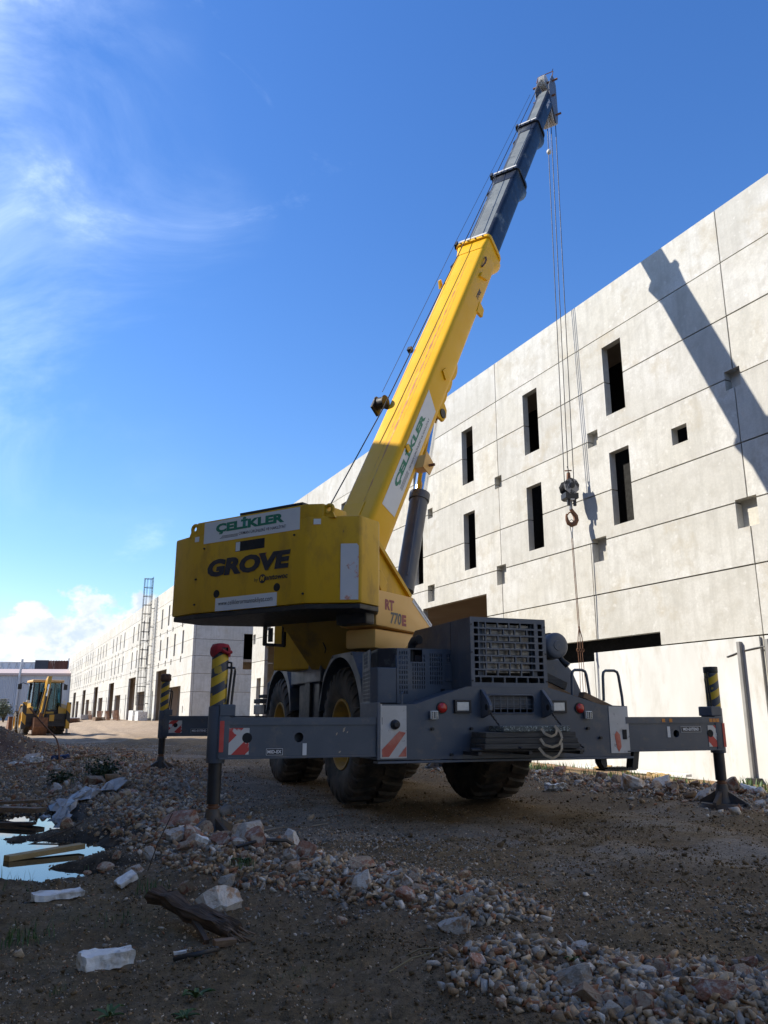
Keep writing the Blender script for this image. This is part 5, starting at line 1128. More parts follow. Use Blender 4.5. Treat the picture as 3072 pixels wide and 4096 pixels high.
    for l in (-.21, .19):
        g = MB(); g.prism([BM(t, l, h) for t, h in ((14.75, -.2), (14.98, -.02), (15.55, .03), (15.66, -.08), (15.6, -.28), (14.80, -.84), (14.5, -.94), (14.38, -.86), (14.55, -.56))], R_ * .022); g.build('nose_plate', M['greyblue2'], hd, bev=.004)
    def sheaves(t, h, ls, r_):
        for l in ls:
            a = BM(t, l, h); q = R_.to_track_quat('Z', 'Y').to_matrix().to_4x4()
            MB().lathe([(.03, -.024), (r_ * .75, -.018), (r_, -.024), (r_, -.016), (r_ * .88, 0), (r_, .016), (r_, .024), (r_ * .75, .018), (.03, .024)], Matrix.Translation(a) @ q, 26).build('sheave', M['wornwhite'], hd, smooth=45)
    sheaves(15.42, -.06, (-.09, -.03, 0.03), .21)
    sheaves(14.62, -.74, (-.15, -.09, -.03, .03, .09, .15), .25)
    for t, h in ((15.42, -.08), (14.62, -.74)): MB().cyl(BM(t, -.36, h), BM(t, .36, h), .03, n=10).build('sheave_axle', M['rust'], hd, smooth=40)
    MB().cyl(BM(14.9, -.33, -.3), BM(14.9, .30, -.3), .03, n=10).build('cross_pin', M['rust'], hd, smooth=40)
    MB().tube([BM(15.45, -.22, .02), BM(15.75, -.22, .06), BM(15.78, -.1, .06), BM(15.78, .22, .05), BM(15.5, .22, .0)], .014, 6).build('rope_keeper', M['rust'], hd)
    MB().tube([BM(15.78, .18, .05), BM(16.0, .18, .05)], .01, 5).build('wind_mast', M['black'], hd)
    lettering('GROVE', BM(14.05, .2115, -.33), ET, EH, M['white'], crane, width=.46, height=.10, bold=.02)
    # wire of the load sensor along the boom
    MB().tube([BM(1.4, -x - .1, .16), BM(6.6, -.37, .14), BM(10.0, -.33, .08), BM(14.7, -.28, .02)], .005, 5).build('sensor_wire', M['hose'], crane)
boom()

# hoist rope: from the drum over the boom, round the head sheaves, down to the block
def hoist():
    t = empty('hoist_rope', to_world(SF(BL, 7.78, 6.9)), CR_RZ, 'steel hoist rope running over the boom and falling in parallel lines to the hook block', 'rope')
    o = SF(BL, 7.78, 6.9)
    def ln(name, pts, r_=.011): m = MB().tube([Vector(p) - o for p in pts], r_, 6); return m.build(name, M['hose'], t, smooth=60)
    top = BM(15.42, -.03, .10)
    ln('boom_line', [SF(-.33, -1.72, 3.35), SF(-.17, -1.30, 4.0), SF(0, 0, 6.06), SF(.19, 3.05, 11.02), BM(9.9, -.12, .10), BM(15.3, -.03, .095), BM(15.5, -.03, .07), BM(15.6, -.03, -.06)], .010)
    lo = BM(14.62, 0, -.74)
    for l, zb in ((-.12, 6.62), (-.01, 6.95), (.12, 6.62)): ln('fall_line', [Vector((lo.x, lo.y, lo.z)) + R_ * l + B_ * .19, SF(BL, 7.78, zb) + R_ * l * 1.0 + B_ * 0.02])
    w = empty('limit_weight', to_world(SF(BL - .01, 7.80, 16.1)), CR_RZ, 'small round limit switch weight strung on the middle hoist line', 'weight')
    m = MB(); m.lathe([(.012, -.06), (.05, -.055), (.065, -.02), (.065, .02), (.05, .055), (.012, .06)], Matrix.Identity(4), 16); m.build('ball', M['wornwhite'], w, smooth=60)
    MB().tube([(0.05, 0, .05), (-.02, -.1, .7), (-.15, -.25, 1.1)], .004, 4).build('limit_chain', M['steel'], w)
hoist()
def hook_block():
    c = to_world(SF(BL, 7.78, 6.47)); az = R(-12)
    t = empty('hook_block', c, -az, 'chipped black and white hook block with rusty hook hanging before the hall wall', 'hook block')
    # local: y is the sheave axle direction (towards the camera is -y)
    for y in (-.16, .14):
        loop = [(.20 * math.cos(a) * 1.0, .02 + .205 * math.sin(a)) for a in [2 * math.pi * k / 9 + .2 for k in range(9)]]
        g = MB(); g.prism([(x, y, z) for x, z in loop], (0, .022, 0)); g.build('cheek_plate', M['chipped'] if y < 0 else M['black'], t, bev=.006)
    for y in (-.09, 0.0, .08): MB().lathe([(.05, -.025), (.17, -.02), (.19, -.025), (.165, 0), (.19, .025), (.17, .02), (.05, .025)], Matrix.Translation((0, y + .01, .02)) @ Matrix.Rotation(R(90), 4, 'X'), 24).build('sheave', M['black'], t, smooth=45)
    MB().cyl((0, -.185, .03), (0, -.162, .03), .07, n=20).build('axle_cap', M['black'], t, bev=.006, smooth=40)
    g = MB(); g.prism([(-.05, -.04, .20), (.05, -.04, .20), (.03, -.04, .40), (-.03, -.04, .40)], (0, .08, 0)); g.build('becket', M['rust'], t, bev=.01)
    MB().tube([(-.09, 0, .44), (.09, 0, .46)], .016, 6).build('becket_pin', M['rust'], t); MB().tube([(0, 0, .40), (.0, 0, .50), (-.02, 0, .56)], .012, 6).build('rope_socket', M['black'], t)
    g = MB(); g.prism([(-.17, -.15, -.28), (-.17, -.15, -.14), (.17, -.15, -.14), (.17, -.15, -.28), (.10, -.15, -.32), (-.10, -.15, -.32)], (0, .29, 0)); g.build('trunnion', M['black'], t, bev=.012)
    for x in (-.08, .08): MB().box((x - .035, -.12, -.47), (x + .035, -.06, -.31)).build('link_plate', M['black'], t, bev=.015)
    MB().box((-.05, -.11, -.335), (.05, -.155, -.30)).build('maker_tag', M['wornwhite'], t)
    MB().cyl((0, -.02, -.31), (0, -.02, -.55), .042, n=14).build('hook_shank', M['steel'], t, smooth=40)
    P = [(0, -.53), (.04, -.60), (.11, -.70), (.125, -.80), (.08, -.89), (0, -.925), (-.08, -.89), (-.115, -.81), (-.125, -.72), (-.12, -.66)]
    rr = [.042, .05, .062, .066, .066, .062, .052, .042, .03, .016]
    MB().tube([(x, -.02, z) for x, z in P], rr, 12).build('hook', M['rust'], t, smooth=60)
    MB().tube([(.02, -.02, -.60), (-.06, -.03, -.63), (-.11, -.02, -.70)], .018, 6).build('safety_latch', M['rust'], t)
    s = empty('lifting_sling', c + Vector((0, 0, -.95)), -az, 'steel wire and chain sling hanging from the hook down the wall', 'sling')
    MB().tube([(-.04, 0, .02), (-.07, -.02, .10), (0, -.03, .155), (.07, -.02, .10), (.04, 0, .02), (.015, 0, -.16), (-.015, 0, -.16)], .011, 6, closed=True).build('sling_eye', M['steel'], s)
    MB().cyl((0, 0, -.30), (0, 0, -.16), .024, n=10).build('ferrule', M['steel'], s)
    for dx in (-.015, .015): MB().tube([(dx, 0, -.28), (.02 + dx, .0, -1.4), (.05 + dx, .02, -2.45)], .009, 5).build('wire_leg', M['rust'], s)
    for k, dx in enumerate((-.05, .0, .05)):
        MB().tube([(.05, .02, -2.42), (.05 + dx, .0, -2.68), (.04 + dx * 1.3, 0, -2.95)], .012, 5).build('chain_leg', M['rust'], s)
        pts = [(.04 + dx * 1.3 - .01 * k, 0, -2.95), (.05 + dx * 1.1, 0, -3.5), (.06 + dx * 1.6, 0.02, -4.1)]
        MB().tube(pts, .008, 5).build('wire_leg', M['rust'], s)
        MB().tube([(.04 + dx * 1.3 + .03 * math.cos(a), 0, -2.97 + .04 * math.sin(a)) for a in [2 * math.pi * i / 10 for i in range(10)]], .01, 5, closed=True).build('shackle', M['rust'], s)
hook_block()

# things the crane carries: mats, chains, strap, timber, rags
def crane_load():
    def cr(name, m_, mat_, label, cat, group=None, bev=0.0, smooth=None):
        o = m_.build(name, mat_, None, bev=bev, smooth=smooth); o.location = CR_O; o.rotation_euler = (0, 0, CR_RZ); return tag(o, label, cat, group)
    zs = [(.76, .81), (.812, .868), (.87, .925)]
    lab = ['lowest dark board of the stack on the rack behind the crane', 'middle dark board of the stack on the rack behind the crane', 'upper dark board of the stack, just under the speckled board']
    for k, (a, b) in enumerate(zs):
        m = MB(); n = 12; x0, x1 = -.50 + .012 * k, .60 - .015 * ((k * 7) % 3)
        m.box((x0, -.37 + .01 * k, a), (x1, -.03, b)); o = cr('outrigger_board', m, M['matwood'], lab[k], 'board', 'boards stacked on the rack', bev=.008)
    cr('outrigger_board', MB().box((-.28, -.36, .928), (.50, -.04, .985)), M['speckle'], 'speckled grey green board on top of the stack behind the crane', 'board', bev=.008)
    def chain(name, a, b, lab, sag=.03):
        a = Vector(a); b = Vector(b); m = MB(); n = 26; L_ = (b - a).length / n; d = (b - a).normalized()
        pts = []; rr = []
        for k in range(n * 2 + 1):
            f = k / (2 * n); p = a.lerp(b, f) + Vector((0, 0, -sag * 4 * f * (1 - f))); s_ = .004 if (k // 2) % 2 else -.004
            pts.append(p + (Vector((s_, 0, 0)) if k % 2 else Vector((0, s_, 0)))); rr.append(.0125 if k % 2 else .007)
        m.tube(pts, rr, 6); cr(name, m, M['black'], lab, 'chain', smooth=None)
    chain('chain', (-.33, -.15, 1.135), (-.10, -.385, .765), 'left chain running from the lifting lug down over the stacked boards')
    chain('chain', (.40, -.15, 1.135), (.63, -.385, .765), 'right chain running from the lifting lug down to the end of the rack')
    m = MB()
    def strap(pts):
        P = [Vector(p) for p in pts]
        for i in range(len(P) - 1):
            d = (P[i + 1] - P[i]).normalized(); w = d.cross(Vector((0, 1, 0.35))).normalized() * .013
            m.add([P[i] - w, P[i] + w, P[i + 1] + w, P[i + 1] - w, P[i] - w + Vector((0, .003, 0)), P[i] + w + Vector((0, .003, 0)), P[i + 1] + w + Vector((0, .003, 0)), P[i + 1] - w + Vector((0, .003, 0))], [(0, 1, 2, 3), (7, 6, 5, 4), (0, 3, 7, 4), (1, 5, 6, 2)])
    strap([(.14, -.385, .96), (.17, -.40, .91), (.24, -.405, .88), (.30, -.40, .90), (.32, -.39, .95), (.30, -.38, .985), (.36, -.39, .92), (.37, -.40, .86), (.33, -.405, .80), (.25, -.405, .775), (.16, -.40, .80), (.12, -.39, .86)])
    strap([(.10, -.39, .77), (.16, -.40, .70), (.24, -.405, .665), (.31, -.40, .69), (.36, -.40, .75), (.37, -.39, .82)])
    cr('strap', m, M['strap'], 'beige webbing strap looped over the stacked boards behind the crane', 'strap')
    d = Vector((.73, 0, -.30)).normalized(); up = Vector((.30, 0, .73)).normalized()
    def beam(name, a, L_, w, t, lab, mm, y=.42):
        a = Vector((a[0], y, a[1])); m_ = MB(); m_.prism([a, a + d * L_, a + d * L_ + up * t, a + up * t], (0, w, 0)); cr(name, m_, mm, lab, 'timber', 'timber beams on the crane deck', bev=.006)
    beam('timber_beam', (.60, 1.425), .78, .16, .085, 'lower brown timber beam lying on the sloping crane deck', M['wood'])
    beam('timber_beam', (.64, 1.503), .34, .15, .09, 'upper dark timber beam lying on the longer one on the crane deck', M['matwood'], .40)
    beam('timber_beam', (1.08, 1.285), .42, .12, .07, 'short timber offcut at the low end of the crane deck', M['wood'], .24)
    # red cloth tied round the top of the near left jack
    m = MB(); c = (-3.07, .10); n = 20
    for lay, (r0, z0, r1, z1) in enumerate([(.03, 1.765, .075, 1.755), (.075, 1.755, .094, 1.72), (.094, 1.72, .098, 1.655)]):
        for k in range(n):
            a0, a1 = 2 * math.pi * k / n, 2 * math.pi * (k + 1) / n
            if lay == 2 and R(255) < a0 < R(300): continue
            w0 = 1 + .06 * math.sin(5 * a0); w1 = 1 + .06 * math.sin(5 * a1); dz0 = .03 * math.sin(3 * a0) * (lay == 2); dz1 = .03 * math.sin(3 * a1) * (lay == 2)
            m.add([(c[0] + r0 * w0 * math.cos(a0), c[1] + r0 * w0 * math.sin(a0), z0), (c[0] + r0 * w1 * math.cos(a1), c[1] + r0 * w1 * math.sin(a1), z0),
                   (c[0] + r1 * w1 * math.cos(a1), c[1] + r1 * w1 * math.sin(a1), z1 + dz1), (c[0] + r1 * w0 * math.cos(a0), c[1] + r1 * w0 * math.sin(a0), z1 + dz0)], [(0, 1, 2, 3)])
    m.tube([(c[0] + .0, c[1] - .1, 1.69), (c[0] + .05, c[1] - .105, 1.665), (c[0] + .09, c[1] - .07, 1.68)], .018, 6)
    cr('red_cloth', m, M['redcloth'], 'red cloth wrapped over the top of the striped near left jack', 'cloth', smooth=60)
    m = MB(); c = (-2.84, 8.40)
    m.lathe([(.0, 1.86), (.07, 1.855), (.10, 1.83), (.094, 1.79), (.105, 1.745), (.09, 1.72)], Matrix.Translation((c[0], c[1], 0)), 16)
    cr('brown_rag', m, M['brownrag'], 'brown rag wrapped over the top of the far left striped jack', 'cloth', smooth=60)
def speckle_mat():
    m = mat('speckled_board', (.075, .085, .08), .8, alt=(.11, .12, .11), scale=12, alt2=(.32, .36, .34), a2lev=(.54, .58), a2scale=55)
    return m
M['speckle'] = speckle_mat()
crane_load()

# ------------------------------------------------------------------ backhoe loader
def backhoe():
    hx, hy = -18.5, 44.6; t = empty('backhoe_loader', (hx, hy, gz(hx, hy) - .02), R(33), 'yellow and black backhoe loader parked with its digging arm folded, seen from behind', 'digger')
    Y_, K_, G_ = M['bhyellow'], M['black'], M['glass']
    def wheel(x, y, r_, w_):
        o = bpy.data.objects.new('wheel', None); COL.objects.link(o); o.parent = t; o.location = (x, y, r_)
        m = MB(); Mx = Matrix.Rotation(R(90), 4, 'Y'); m.lathe([(r_ * .55, -w_ / 2), (r_ * .85, -w_ / 2), (r_ * .95, -w_ * .4), (r_ * .95, w_ * .4), (r_ * .85, w_ / 2), (r_ * .55, w_ / 2)], Mx, 30)
        for sd in (-1, 1):
            for k in range(18):
                a = 2 * math.pi * (k + .5 * (sd > 0)) / 18; q = [Mx @ Vector((rr * math.cos(a + da), rr * math.sin(a + da), xx)) for rr, da, xx in ((r_, 0, 0), (r_, .07, 0), (r_, .22, sd * w_ * .48), (r_, .15, sd * w_ * .48), (r_ * .93, 0, 0), (r_ * .93, .07, 0), (r_ * .9, .22, sd * w_ * .5), (r_ * .9, .15, sd * w_ * .5))]
                m.add(q, [(0, 1, 2, 3), (0, 4, 5, 1), (1, 5, 6, 2), (2, 6, 7, 3), (3, 7, 4, 0)])
        m.build('tyre', M['dusttyre'], o); MB().lathe([(r_ * .55, -w_ * .45), (r_ * .5, -w_ * .3), (r_ * .2, -w_ * .25), (0, -w_ * .25)], Mx, 24).build('rim', Y_, o, smooth=40)
        MB().lathe([(r_ * .55, w_ * .45), (r_ * .5, w_ * .3), (r_ * .2, w_ * .25), (0, w_ * .25)], Mx, 24).build('rim', Y_, o, smooth=40)
    for x in (-.87, .87): wheel(x, .2, .72, .44); wheel(x * .97, 2.35, .60, .38)
    MB().prism([(-.42, -.5, .5), (-.42, 3.4, .5), (-.42, 3.4, 1.25), (-.42, 1.9, 1.38), (-.42, -.5, 1.15)], (.84, 0, 0)).build('body', Y_, t, bev=.03)
    MB().box((-1.0, -.75, .55), (1.0, -.45, 1.05)).build('rear_frame', K_, t, bev=.02)
    MB().box((.0, -.80, .72), (.85, -.55, 1.05)).build('tool_box', K_, t, bev=.03)
    MB().box((.16, -.84, .68), (.40, -.80, 1.0)).build('yellow_panel', Y_, t)
    MB().box((-1.05, -.86, .42), (1.05, -.66, .56)).build('slide_rail', K_, t, bev=.01)
    # cab: floor box, six pillars, glass between them, roof
    MB().box((-.70, -.45, 1.05), (.78, 1.35, 1.22)).build('cab_floor', K_, t, bev=.03)
    cab = MB()
    for x0, y0, x1, y1 in ((-.70, -.42, -.66, -.38), (.74, -.42, .70, -.38), (-.74, .5, -.70, .5), (.78, .5, .74, .5), (-.66, 1.3, -.62, 1.15), (.70, 1.3, .66, 1.15), (-.38, -.44, -.40, -.40)):
        cab.loft([(x0 + a, y0 + b, 1.2) for a, b in ((-.035, -.035), (.035, -.035), (.035, .035), (-.035, .035))], [(x1 + a, y1 + b, 2.62) for a, b in ((-.035, -.035), (.035, -.035), (.035, .035), (-.035, .035))])
    tag(cab.build('cab_pillar', K_, t), kind='stuff')
    for nm, q in (('rear_window', [(-.66, -.40, 1.24), (.70, -.40, 1.24), (.67, -.37, 2.58), (-.63, -.37, 2.58)]), ('side_window', [(-.72, -.38, 1.24), (-.72, 1.28, 1.24), (-.66, 1.14, 2.58), (-.68, -.36, 2.58)]), ('side_window', [(.76, -.38, 1.24), (.76, 1.28, 1.24), (.70, 1.14, 2.58), (.72, -.36, 2.58)]), ('windscreen', [(-.62, 1.3, 1.3), (.66, 1.3, 1.3), (.62, 1.15, 2.58), (-.58, 1.15, 2.58)])):
        g = MB(); g.prism(q, (0, .008, 0) if 'side' not in nm else (.008, 0, 0)); g.build(nm, M['cabglass'], t)
    MB().box((-.25, .1, 1.22), (.25, .55, 1.65)).build('seat', K_, t, bev=.06); MB().box((-.22, .5, 1.6), (.22, .62, 2.15)).build('seat_back', K_, t, bev=.05)
    MB().tube([(.05, 1.0, 1.2), (.05, .85, 1.75)], .03, 6).build('steering_column', K_, t)
    MB().prism([(-.76, -.50, 2.62), (.82, -.50, 2.62), (.82, 1.3, 2.62), (-.76, 1.3, 2.62)], (0, 0, .13)).build('cab_roof', M['bhroof'], t, bev=.05)
    for s_ in (-1, 1):                                             # rear mudguards, mirrors, lamps
        prof = [(-.62, 1.0), (-.50, 1.38), (-.10, 1.60), (.45, 1.60), (.80, 1.38), (.85, 1.25)]
        g = MB()
        for (a, b), (c, d) in zip(prof[:-1], prof[1:]): g.prism([(s_ * .66, a, b), (s_ * 1.09, a, b - .10), (s_ * 1.09, c, d - .10), (s_ * .66, c, d)], (0, 0, -.035))
        g.prism([(s_ * 1.06, -.62, .95), (s_ * .62, -.62, 1.05), (s_ * .62, -.50, 1.40), (s_ * 1.06, -.50, 1.28)], (0, -.02, 0)); g.build('mudguard', Y_, t)
        MB().tube([(s_ * .76, 1.0, 2.55), (s_ * 1.0, .9, 2.62), (s_ * 1.16, .85, 2.56)], .018, 6).build('mirror_arm', K_, t)
        MB().box((s_ * 1.16 - .10, .82, 2.28), (s_ * 1.16 + .10, .87, 2.56)).build('mirror', K_, t, bev=.02)
        MB().box((s_ * .9 - .07, -.52, 1.55), (s_ * .9 + .07, -.44, 1.72)).build('rear_lamp', M['lens'], t, bev=.01)
        MB().box((s_ * 1.08 - .10, -.92, .30), (s_ * 1.08 + .10, -.74, 1.62)).build('stabiliser_leg', M['bhhaz'], t, bev=.015)
        MB().box((s_ * 1.08 - .17, -.98, .03), (s_ * 1.08 + .17, -.66, .09)).build('stabiliser_foot', K_, t, bev=.01)
        MB().cyl((s_ * 1.08, -.83, .08), (s_ * 1.08, -.83, .32), .06, n=12).build('stabiliser_ram', M['steel'], t)
        MB().prism([(s_ * .55, 1.2, 1.30), (s_ * .55, 3.4, 1.0), (s_ * .55, 3.9, .55), (s_ * .55, 3.7, .45), (s_ * .55, 3.2, .85), (s_ * .55, 1.2, 1.12)], (s_ * .1, 0, 0)).build('loader_arm', Y_, t, bev=.01)
    MB().prism([(-1.1, 3.7, .2), (-1.1, 4.5, .15), (-1.1, 4.55, .28), (-1.1, 4.0, .9), (-1.1, 3.75, .9)], (2.2, 0, 0)).build('loader_bucket', M['rust'], t, bev=.01)
    # digging arm: main boom leaning up, dipper folded back down, bucket on the ground
    bx = -.16
    sh = lambda z: bx - .02 + .15 * (z - 1.7)                       # the whole arm leans over to the left
    o = MB(); o.prism([(sh(z) - .12, y, z) for y, z in ((-.78, .65), (-.95, .80), (-1.05, 1.6), (-.85, 2.75), (-.68, 2.86), (-.56, 2.74), (-.72, 1.7), (-.70, .7))], (.24, 0, 0)); o.build('digger_boom', Y_, t, bev=.02)
    o = MB(); o.prism([(sh(z) - .10, y, z) for y, z in ((-.66, 2.90), (-.92, 2.92), (-1.06, 2.55), (-1.30, 1.3), (-1.28, .86), (-1.16, .86), (-1.08, 1.4), (-.90, 2.45))], (.20, 0, 0)); o.build('dipper', Y_, t, bev=.015)
    for dx in (-.17, .17): MB().tube([(sh(1) + dx, -.95, 1.0), (sh(2.3) + dx, -1.12, 2.3)], .035, 6).build('hydraulic_hose', M['hose'], t)
    MB().cyl((sh(1.9), -1.18, 1.9), (sh(1.05), -1.36, 1.05), .055, n=12).build('bucket_ram', M['black'], t); MB().cyl((sh(2.5), -1.10, 2.5), (sh(1.9), -1.18, 1.9), .04, n=12).build('ram_rod', M['chrome'], t)
    bx = sh(.7)
    MB().prism([(bx - .09, -1.32, .80), (bx - .09, -1.18, .80), (bx - .09, -1.20, 1.12), (bx - .09, -1.34, 1.10)], (.18, 0, 0)).build('bucket_link', M['rust'], t, bev=.01)
    g = MB(); g.prism([(bx - .34, y, z) for y, z in ((-1.42, .86), (-1.05, .86), (-.92, .45), (-1.0, .12), (-1.22, .0), (-1.26, .04), (-1.46, .40))], (.68, 0, 0)); bk = g.build('digger_bucket', M['rust'], t, bev=.012)
    for k in range(5): MB().prism([(bx - .32 + .15 * k, -1.0, .12), (bx - .32 + .15 * k, -.96, .18), (bx - .32 + .15 * k, -.84, .02)], (.06, 0, 0)).build('tooth', M['steel'], bk)
    t.scale = (1.03, 1.0, 1.05)
M['dusttyre'] = mat('dusty_tyre', (.055, .045, .035), .85, alt=(.10, .08, .06), scale=5)
M['bhroof'] = mat('pale_orange_roof', (.60, .38, .16), .5)
M['cabglass'] = None
def cabglass():
    m = bpy.data.materials.new('cab_glass'); m.use_nodes = True; nt = m.node_tree; N = nt.nodes; L = nt.links; N.remove(N['Principled BSDF'])
    a = N.new('ShaderNodeBsdfTransparent'); a.inputs[0].default_value = (.52, .66, .68, 1); b = N.new('ShaderNodeBsdfGlossy'); b.inputs['Roughness'].default_value = .03; b.inputs[0].default_value = (.8, .9, .95, 1)
    mx = N.new('ShaderNodeMixShader'); f = N.new('ShaderNodeFresnel'); f.inputs[0].default_value = 1.5; L.new(f.outputs[0], mx.inputs[0]); L.new(a.outputs[0], mx.inputs[1]); L.new(b.outputs[0], mx.inputs[2]); L.new(mx.outputs[0], N['Material Output'].inputs[0]); return m
M['cabglass'] = cabglass()
M['bhhaz'] = striped('digger_black_yellow_bands', (.56, .30, .025), (.02, .02, .022), .9, 1.0, off=.55)
backhoe()

# ------------------------------------------------------------------ stones
def rock_mesh(seed, n=16, rough=.5, flat=.7, sub=True):
    rg = random.Random(seed); bm = bmesh.new()
    for k in range(n):
        v = Vector((rg.gauss(0, 1), rg.gauss(0, 1), rg.gauss(0, 1))).normalized() * rg.uniform(.72, 1.0)
        bm.verts.new((v.x * .5 * rg.uniform(.8, 1.1), v.y * .5 * .82, v.z * .5 * flat))
    r_ = bmesh.ops.convex_hull(bm, input=bm.verts)
    bmesh.ops.delete(bm, geom=list({g for g in r_['geom_interior'] + r_['geom_unused'] if isinstance(g, bmesh.types.BMVert)}), context='VERTS')
    bmesh.ops.remove_doubles(bm, verts=bm.verts, dist=.05)
    bmesh.ops.dissolve_limit(bm, angle_limit=R(14), verts=bm.verts, edges=bm.edges)
    if sub:
        for k in range(7):                                           # broken faces: plane cuts through the lump
            n_ = Vector((rg.gauss(0, 1), rg.gauss(0, 1), rg.gauss(0, .8))).normalized(); ext = max(v.co.dot(n_) for v in bm.verts); c_ = n_ * ext * rg.uniform(.62, .86)
            g_ = bmesh.ops.bisect_plane(bm, geom=list(bm.verts) + list(bm.edges) + list(bm.faces), plane_co=c_, plane_no=n_, clear_outer=True)
            ce = [e for e in g_['geom_cut'] if isinstance(e, bmesh.types.BMEdge)]
            if ce: bmesh.ops.contextual_create(bm, geom=ce)
        bmesh.ops.dissolve_limit(bm, angle_limit=R(8), verts=bm.verts, edges=bm.edges)
        bmesh.ops.bevel(bm, geom=list(bm.edges), offset=.008, segments=1, affect='EDGES', clamp_overlap=True)
        bmesh.ops.triangulate(bm, faces=bm.faces); bmesh.ops.subdivide_edges(bm, edges=bm.edges, cuts=2, use_grid_fill=True)
        o = Vector((seed * 3.1, seed * 1.7, 0))
        for v in bm.verts:
            d = mnoise.fractal(v.co * 2.2 + o, .9, 2.1, 3) * .03 + mnoise.fractal(v.co * 12 + o, .8, 2.1, 3) * .016
            v.co += v.co.normalized() * d
        ex = [max(abs(v.co[i]) for v in bm.verts) for i in range(3)]      # back to full size after the cuts
        for v in bm.verts: v.co = Vector((v.co.x * .5 / ex[0], v.co.y * .43 / ex[1], v.co.z * .36 / ex[2]))
    else: bmesh.ops.triangulate(bm, faces=bm.faces)
    bmesh.ops.recalc_face_normals(bm, faces=bm.faces)
    me = bpy.data.meshes.new('stone'); bm.to_mesh(me); bm.free(); return me
ROCKS = {}
for mk in ('stone_brown', 'stone_red', 'stone_grey', 'stone_pale'):
    ROCKS[mk] = []
    for i in range(5):
        me = rock_mesh(11 * i + len(mk) * 3 + sum(map(ord, mk)) % 50, 13 + 2 * i); me.materials.append(M[mk]); ROCKS[mk].append(me)
def rock(x, y, size, mk, label, group=None, name='stone', flat=1.0, seed=None, sink=.22, rz=None):
    rg = random.Random(seed if seed is not None else int(x * 977 + y * 331))
    me = rg.choice(ROCKS[mk]); s_ = Vector((size * rg.uniform(.92, 1.1), size * rg.uniform(.8, 1.05), size * rg.uniform(.85, 1.1) * flat))
    o = place(name, me, None, (x, y, gz(x, y) + s_.z * (.35 - sink)), (rg.uniform(-.35, .35), rg.uniform(-.35, .35), rz if rz is not None else rg.uniform(0, 6.28)), s_)
    return tag(o, label, 'rock', group)
BIG = [
    (-1.58, 6.98, .30, 'stone_red', 'reddish boulder at the left foot of the near left jack', 1.0),
    (-1.08, 6.68, .29, 'stone_pale', 'pale boulder with red streaks right of the near left jack', 1.0),
    (-1.40, 7.08, .12, 'stone_red', 'small rust red stone between the two boulders at the near left jack', 1.0),
    (-2.08, 6.45, .20, 'stone_brown', 'brown boulder lying alone between the puddle and the rubble', 1.0),
    (-.98, 5.08, .29, 'stone_pale', 'pale brown boulder beside the broken dark timber', .9),
    (-2.10, 6.08, .10, 'stone_brown', 'fist sized brown stone at the right end of the puddle', 1.0),
    (.35, 4.33, .18, 'stone_pale', 'pale peaked boulder at the front tip of the middle stone heap', 1.1),
    (.44, 4.72, .14, 'stone_grey', 'pale flat topped boulder right of the middle stone heap', .9),
    (.20, 4.9, .12, 'stone_brown', 'tan boulder in the middle stone heap behind the peaked one', .9),
    (.73, 3.50, .19, 'stone_grey', 'large grey boulder at the left of the front right stone heap', .9),
    (.76, 3.33, .17, 'stone_brown', 'brown grey boulder in front of the large grey one at the lower right', 1.0),
    (.93, 3.22, .13, 'stone_brown', 'squarish brown grey boulder at the bottom edge of the picture', 1.1),
    (.82, 3.22, .095, 'stone_grey', 'narrow grey stone beside the squarish boulder at the bottom edge', 1.0),
    (1.17, 3.54, .11, 'stone_grey', 'rounded grey stone right of centre in the front right stone heap', .9),
    (1.20, 3.22, .15, 'stone_red', 'reddish boulder with white patch near the bottom right corner', .9),
    (3.50, 11.9, .52, 'stone_pale', 'largest pale boulder before the white wall panel, right of the crane tyre', 1.0),
    (4.02, 12.0, .40, 'stone_pale', 'grey white boulder just right of the largest one before the wall', .75),
    (3.78, 11.6, .24, 'stone_brown', 'brown boulder between the two pale ones before the wall', 1.0),
    (3.06, 12.0, .18, 'stone_brown', 'upright brown stone beside the right crane tyre', 1.2),
    (3.32, 12.1, .15, 'stone_brown', 'small upright stone left of the largest boulder before the wall', 1.2),
    (-7.35, 17.4, .52, 'stone_pale', 'pale boulder on the dark soil mound at the left', .8),
    (-6.35, 16.6, .26, 'stone_brown', 'tan stone at the foot of the bent rod by the soil mound', 1.1),
    (-5.35, 16.4, .42, 'stone_brown', 'wide tan boulder on the rubble left of the far left jack', .7),
    (-5.0, 15.9, .28, 'stone_red', 'reddish stone right of the wide tan boulder by the far left jack', .8),
    (-4.25, 12.4, .40, 'stone_brown', 'broad brown rock in the rubble behind the plastic sheet', .7),
    (-3.25, 12.3, .26, 'stone_brown', 'light brown rock in the rubble nearest the far left jack', .8),
    (-1.95, 8.1, .36, 'stone_red', 'long dark red rock half buried in the rubble left of the near jack', .6),
    (-1.55, 8.0, .30, 'stone_brown', 'mottled rock behind the near left jack pad', .7),
    (-1.75, 6.0, .16, 'stone_pale', 'pale stone at the front of the rubble left of the white foam scrap', .8),
    (4.85, 10.4, .30, 'stone_pale', 'pale boulder at the right edge behind the right jack pad', .8),
    (4.28, 9.62, .17, 'stone_pale', 'white faced stone in front of the right jack pad', .9),
]
for x, y, s_, mk, lab, fl in BIG: rock(x, y, s_, mk, lab, None, 'boulder' if s_ > .15 else 'stone', fl)
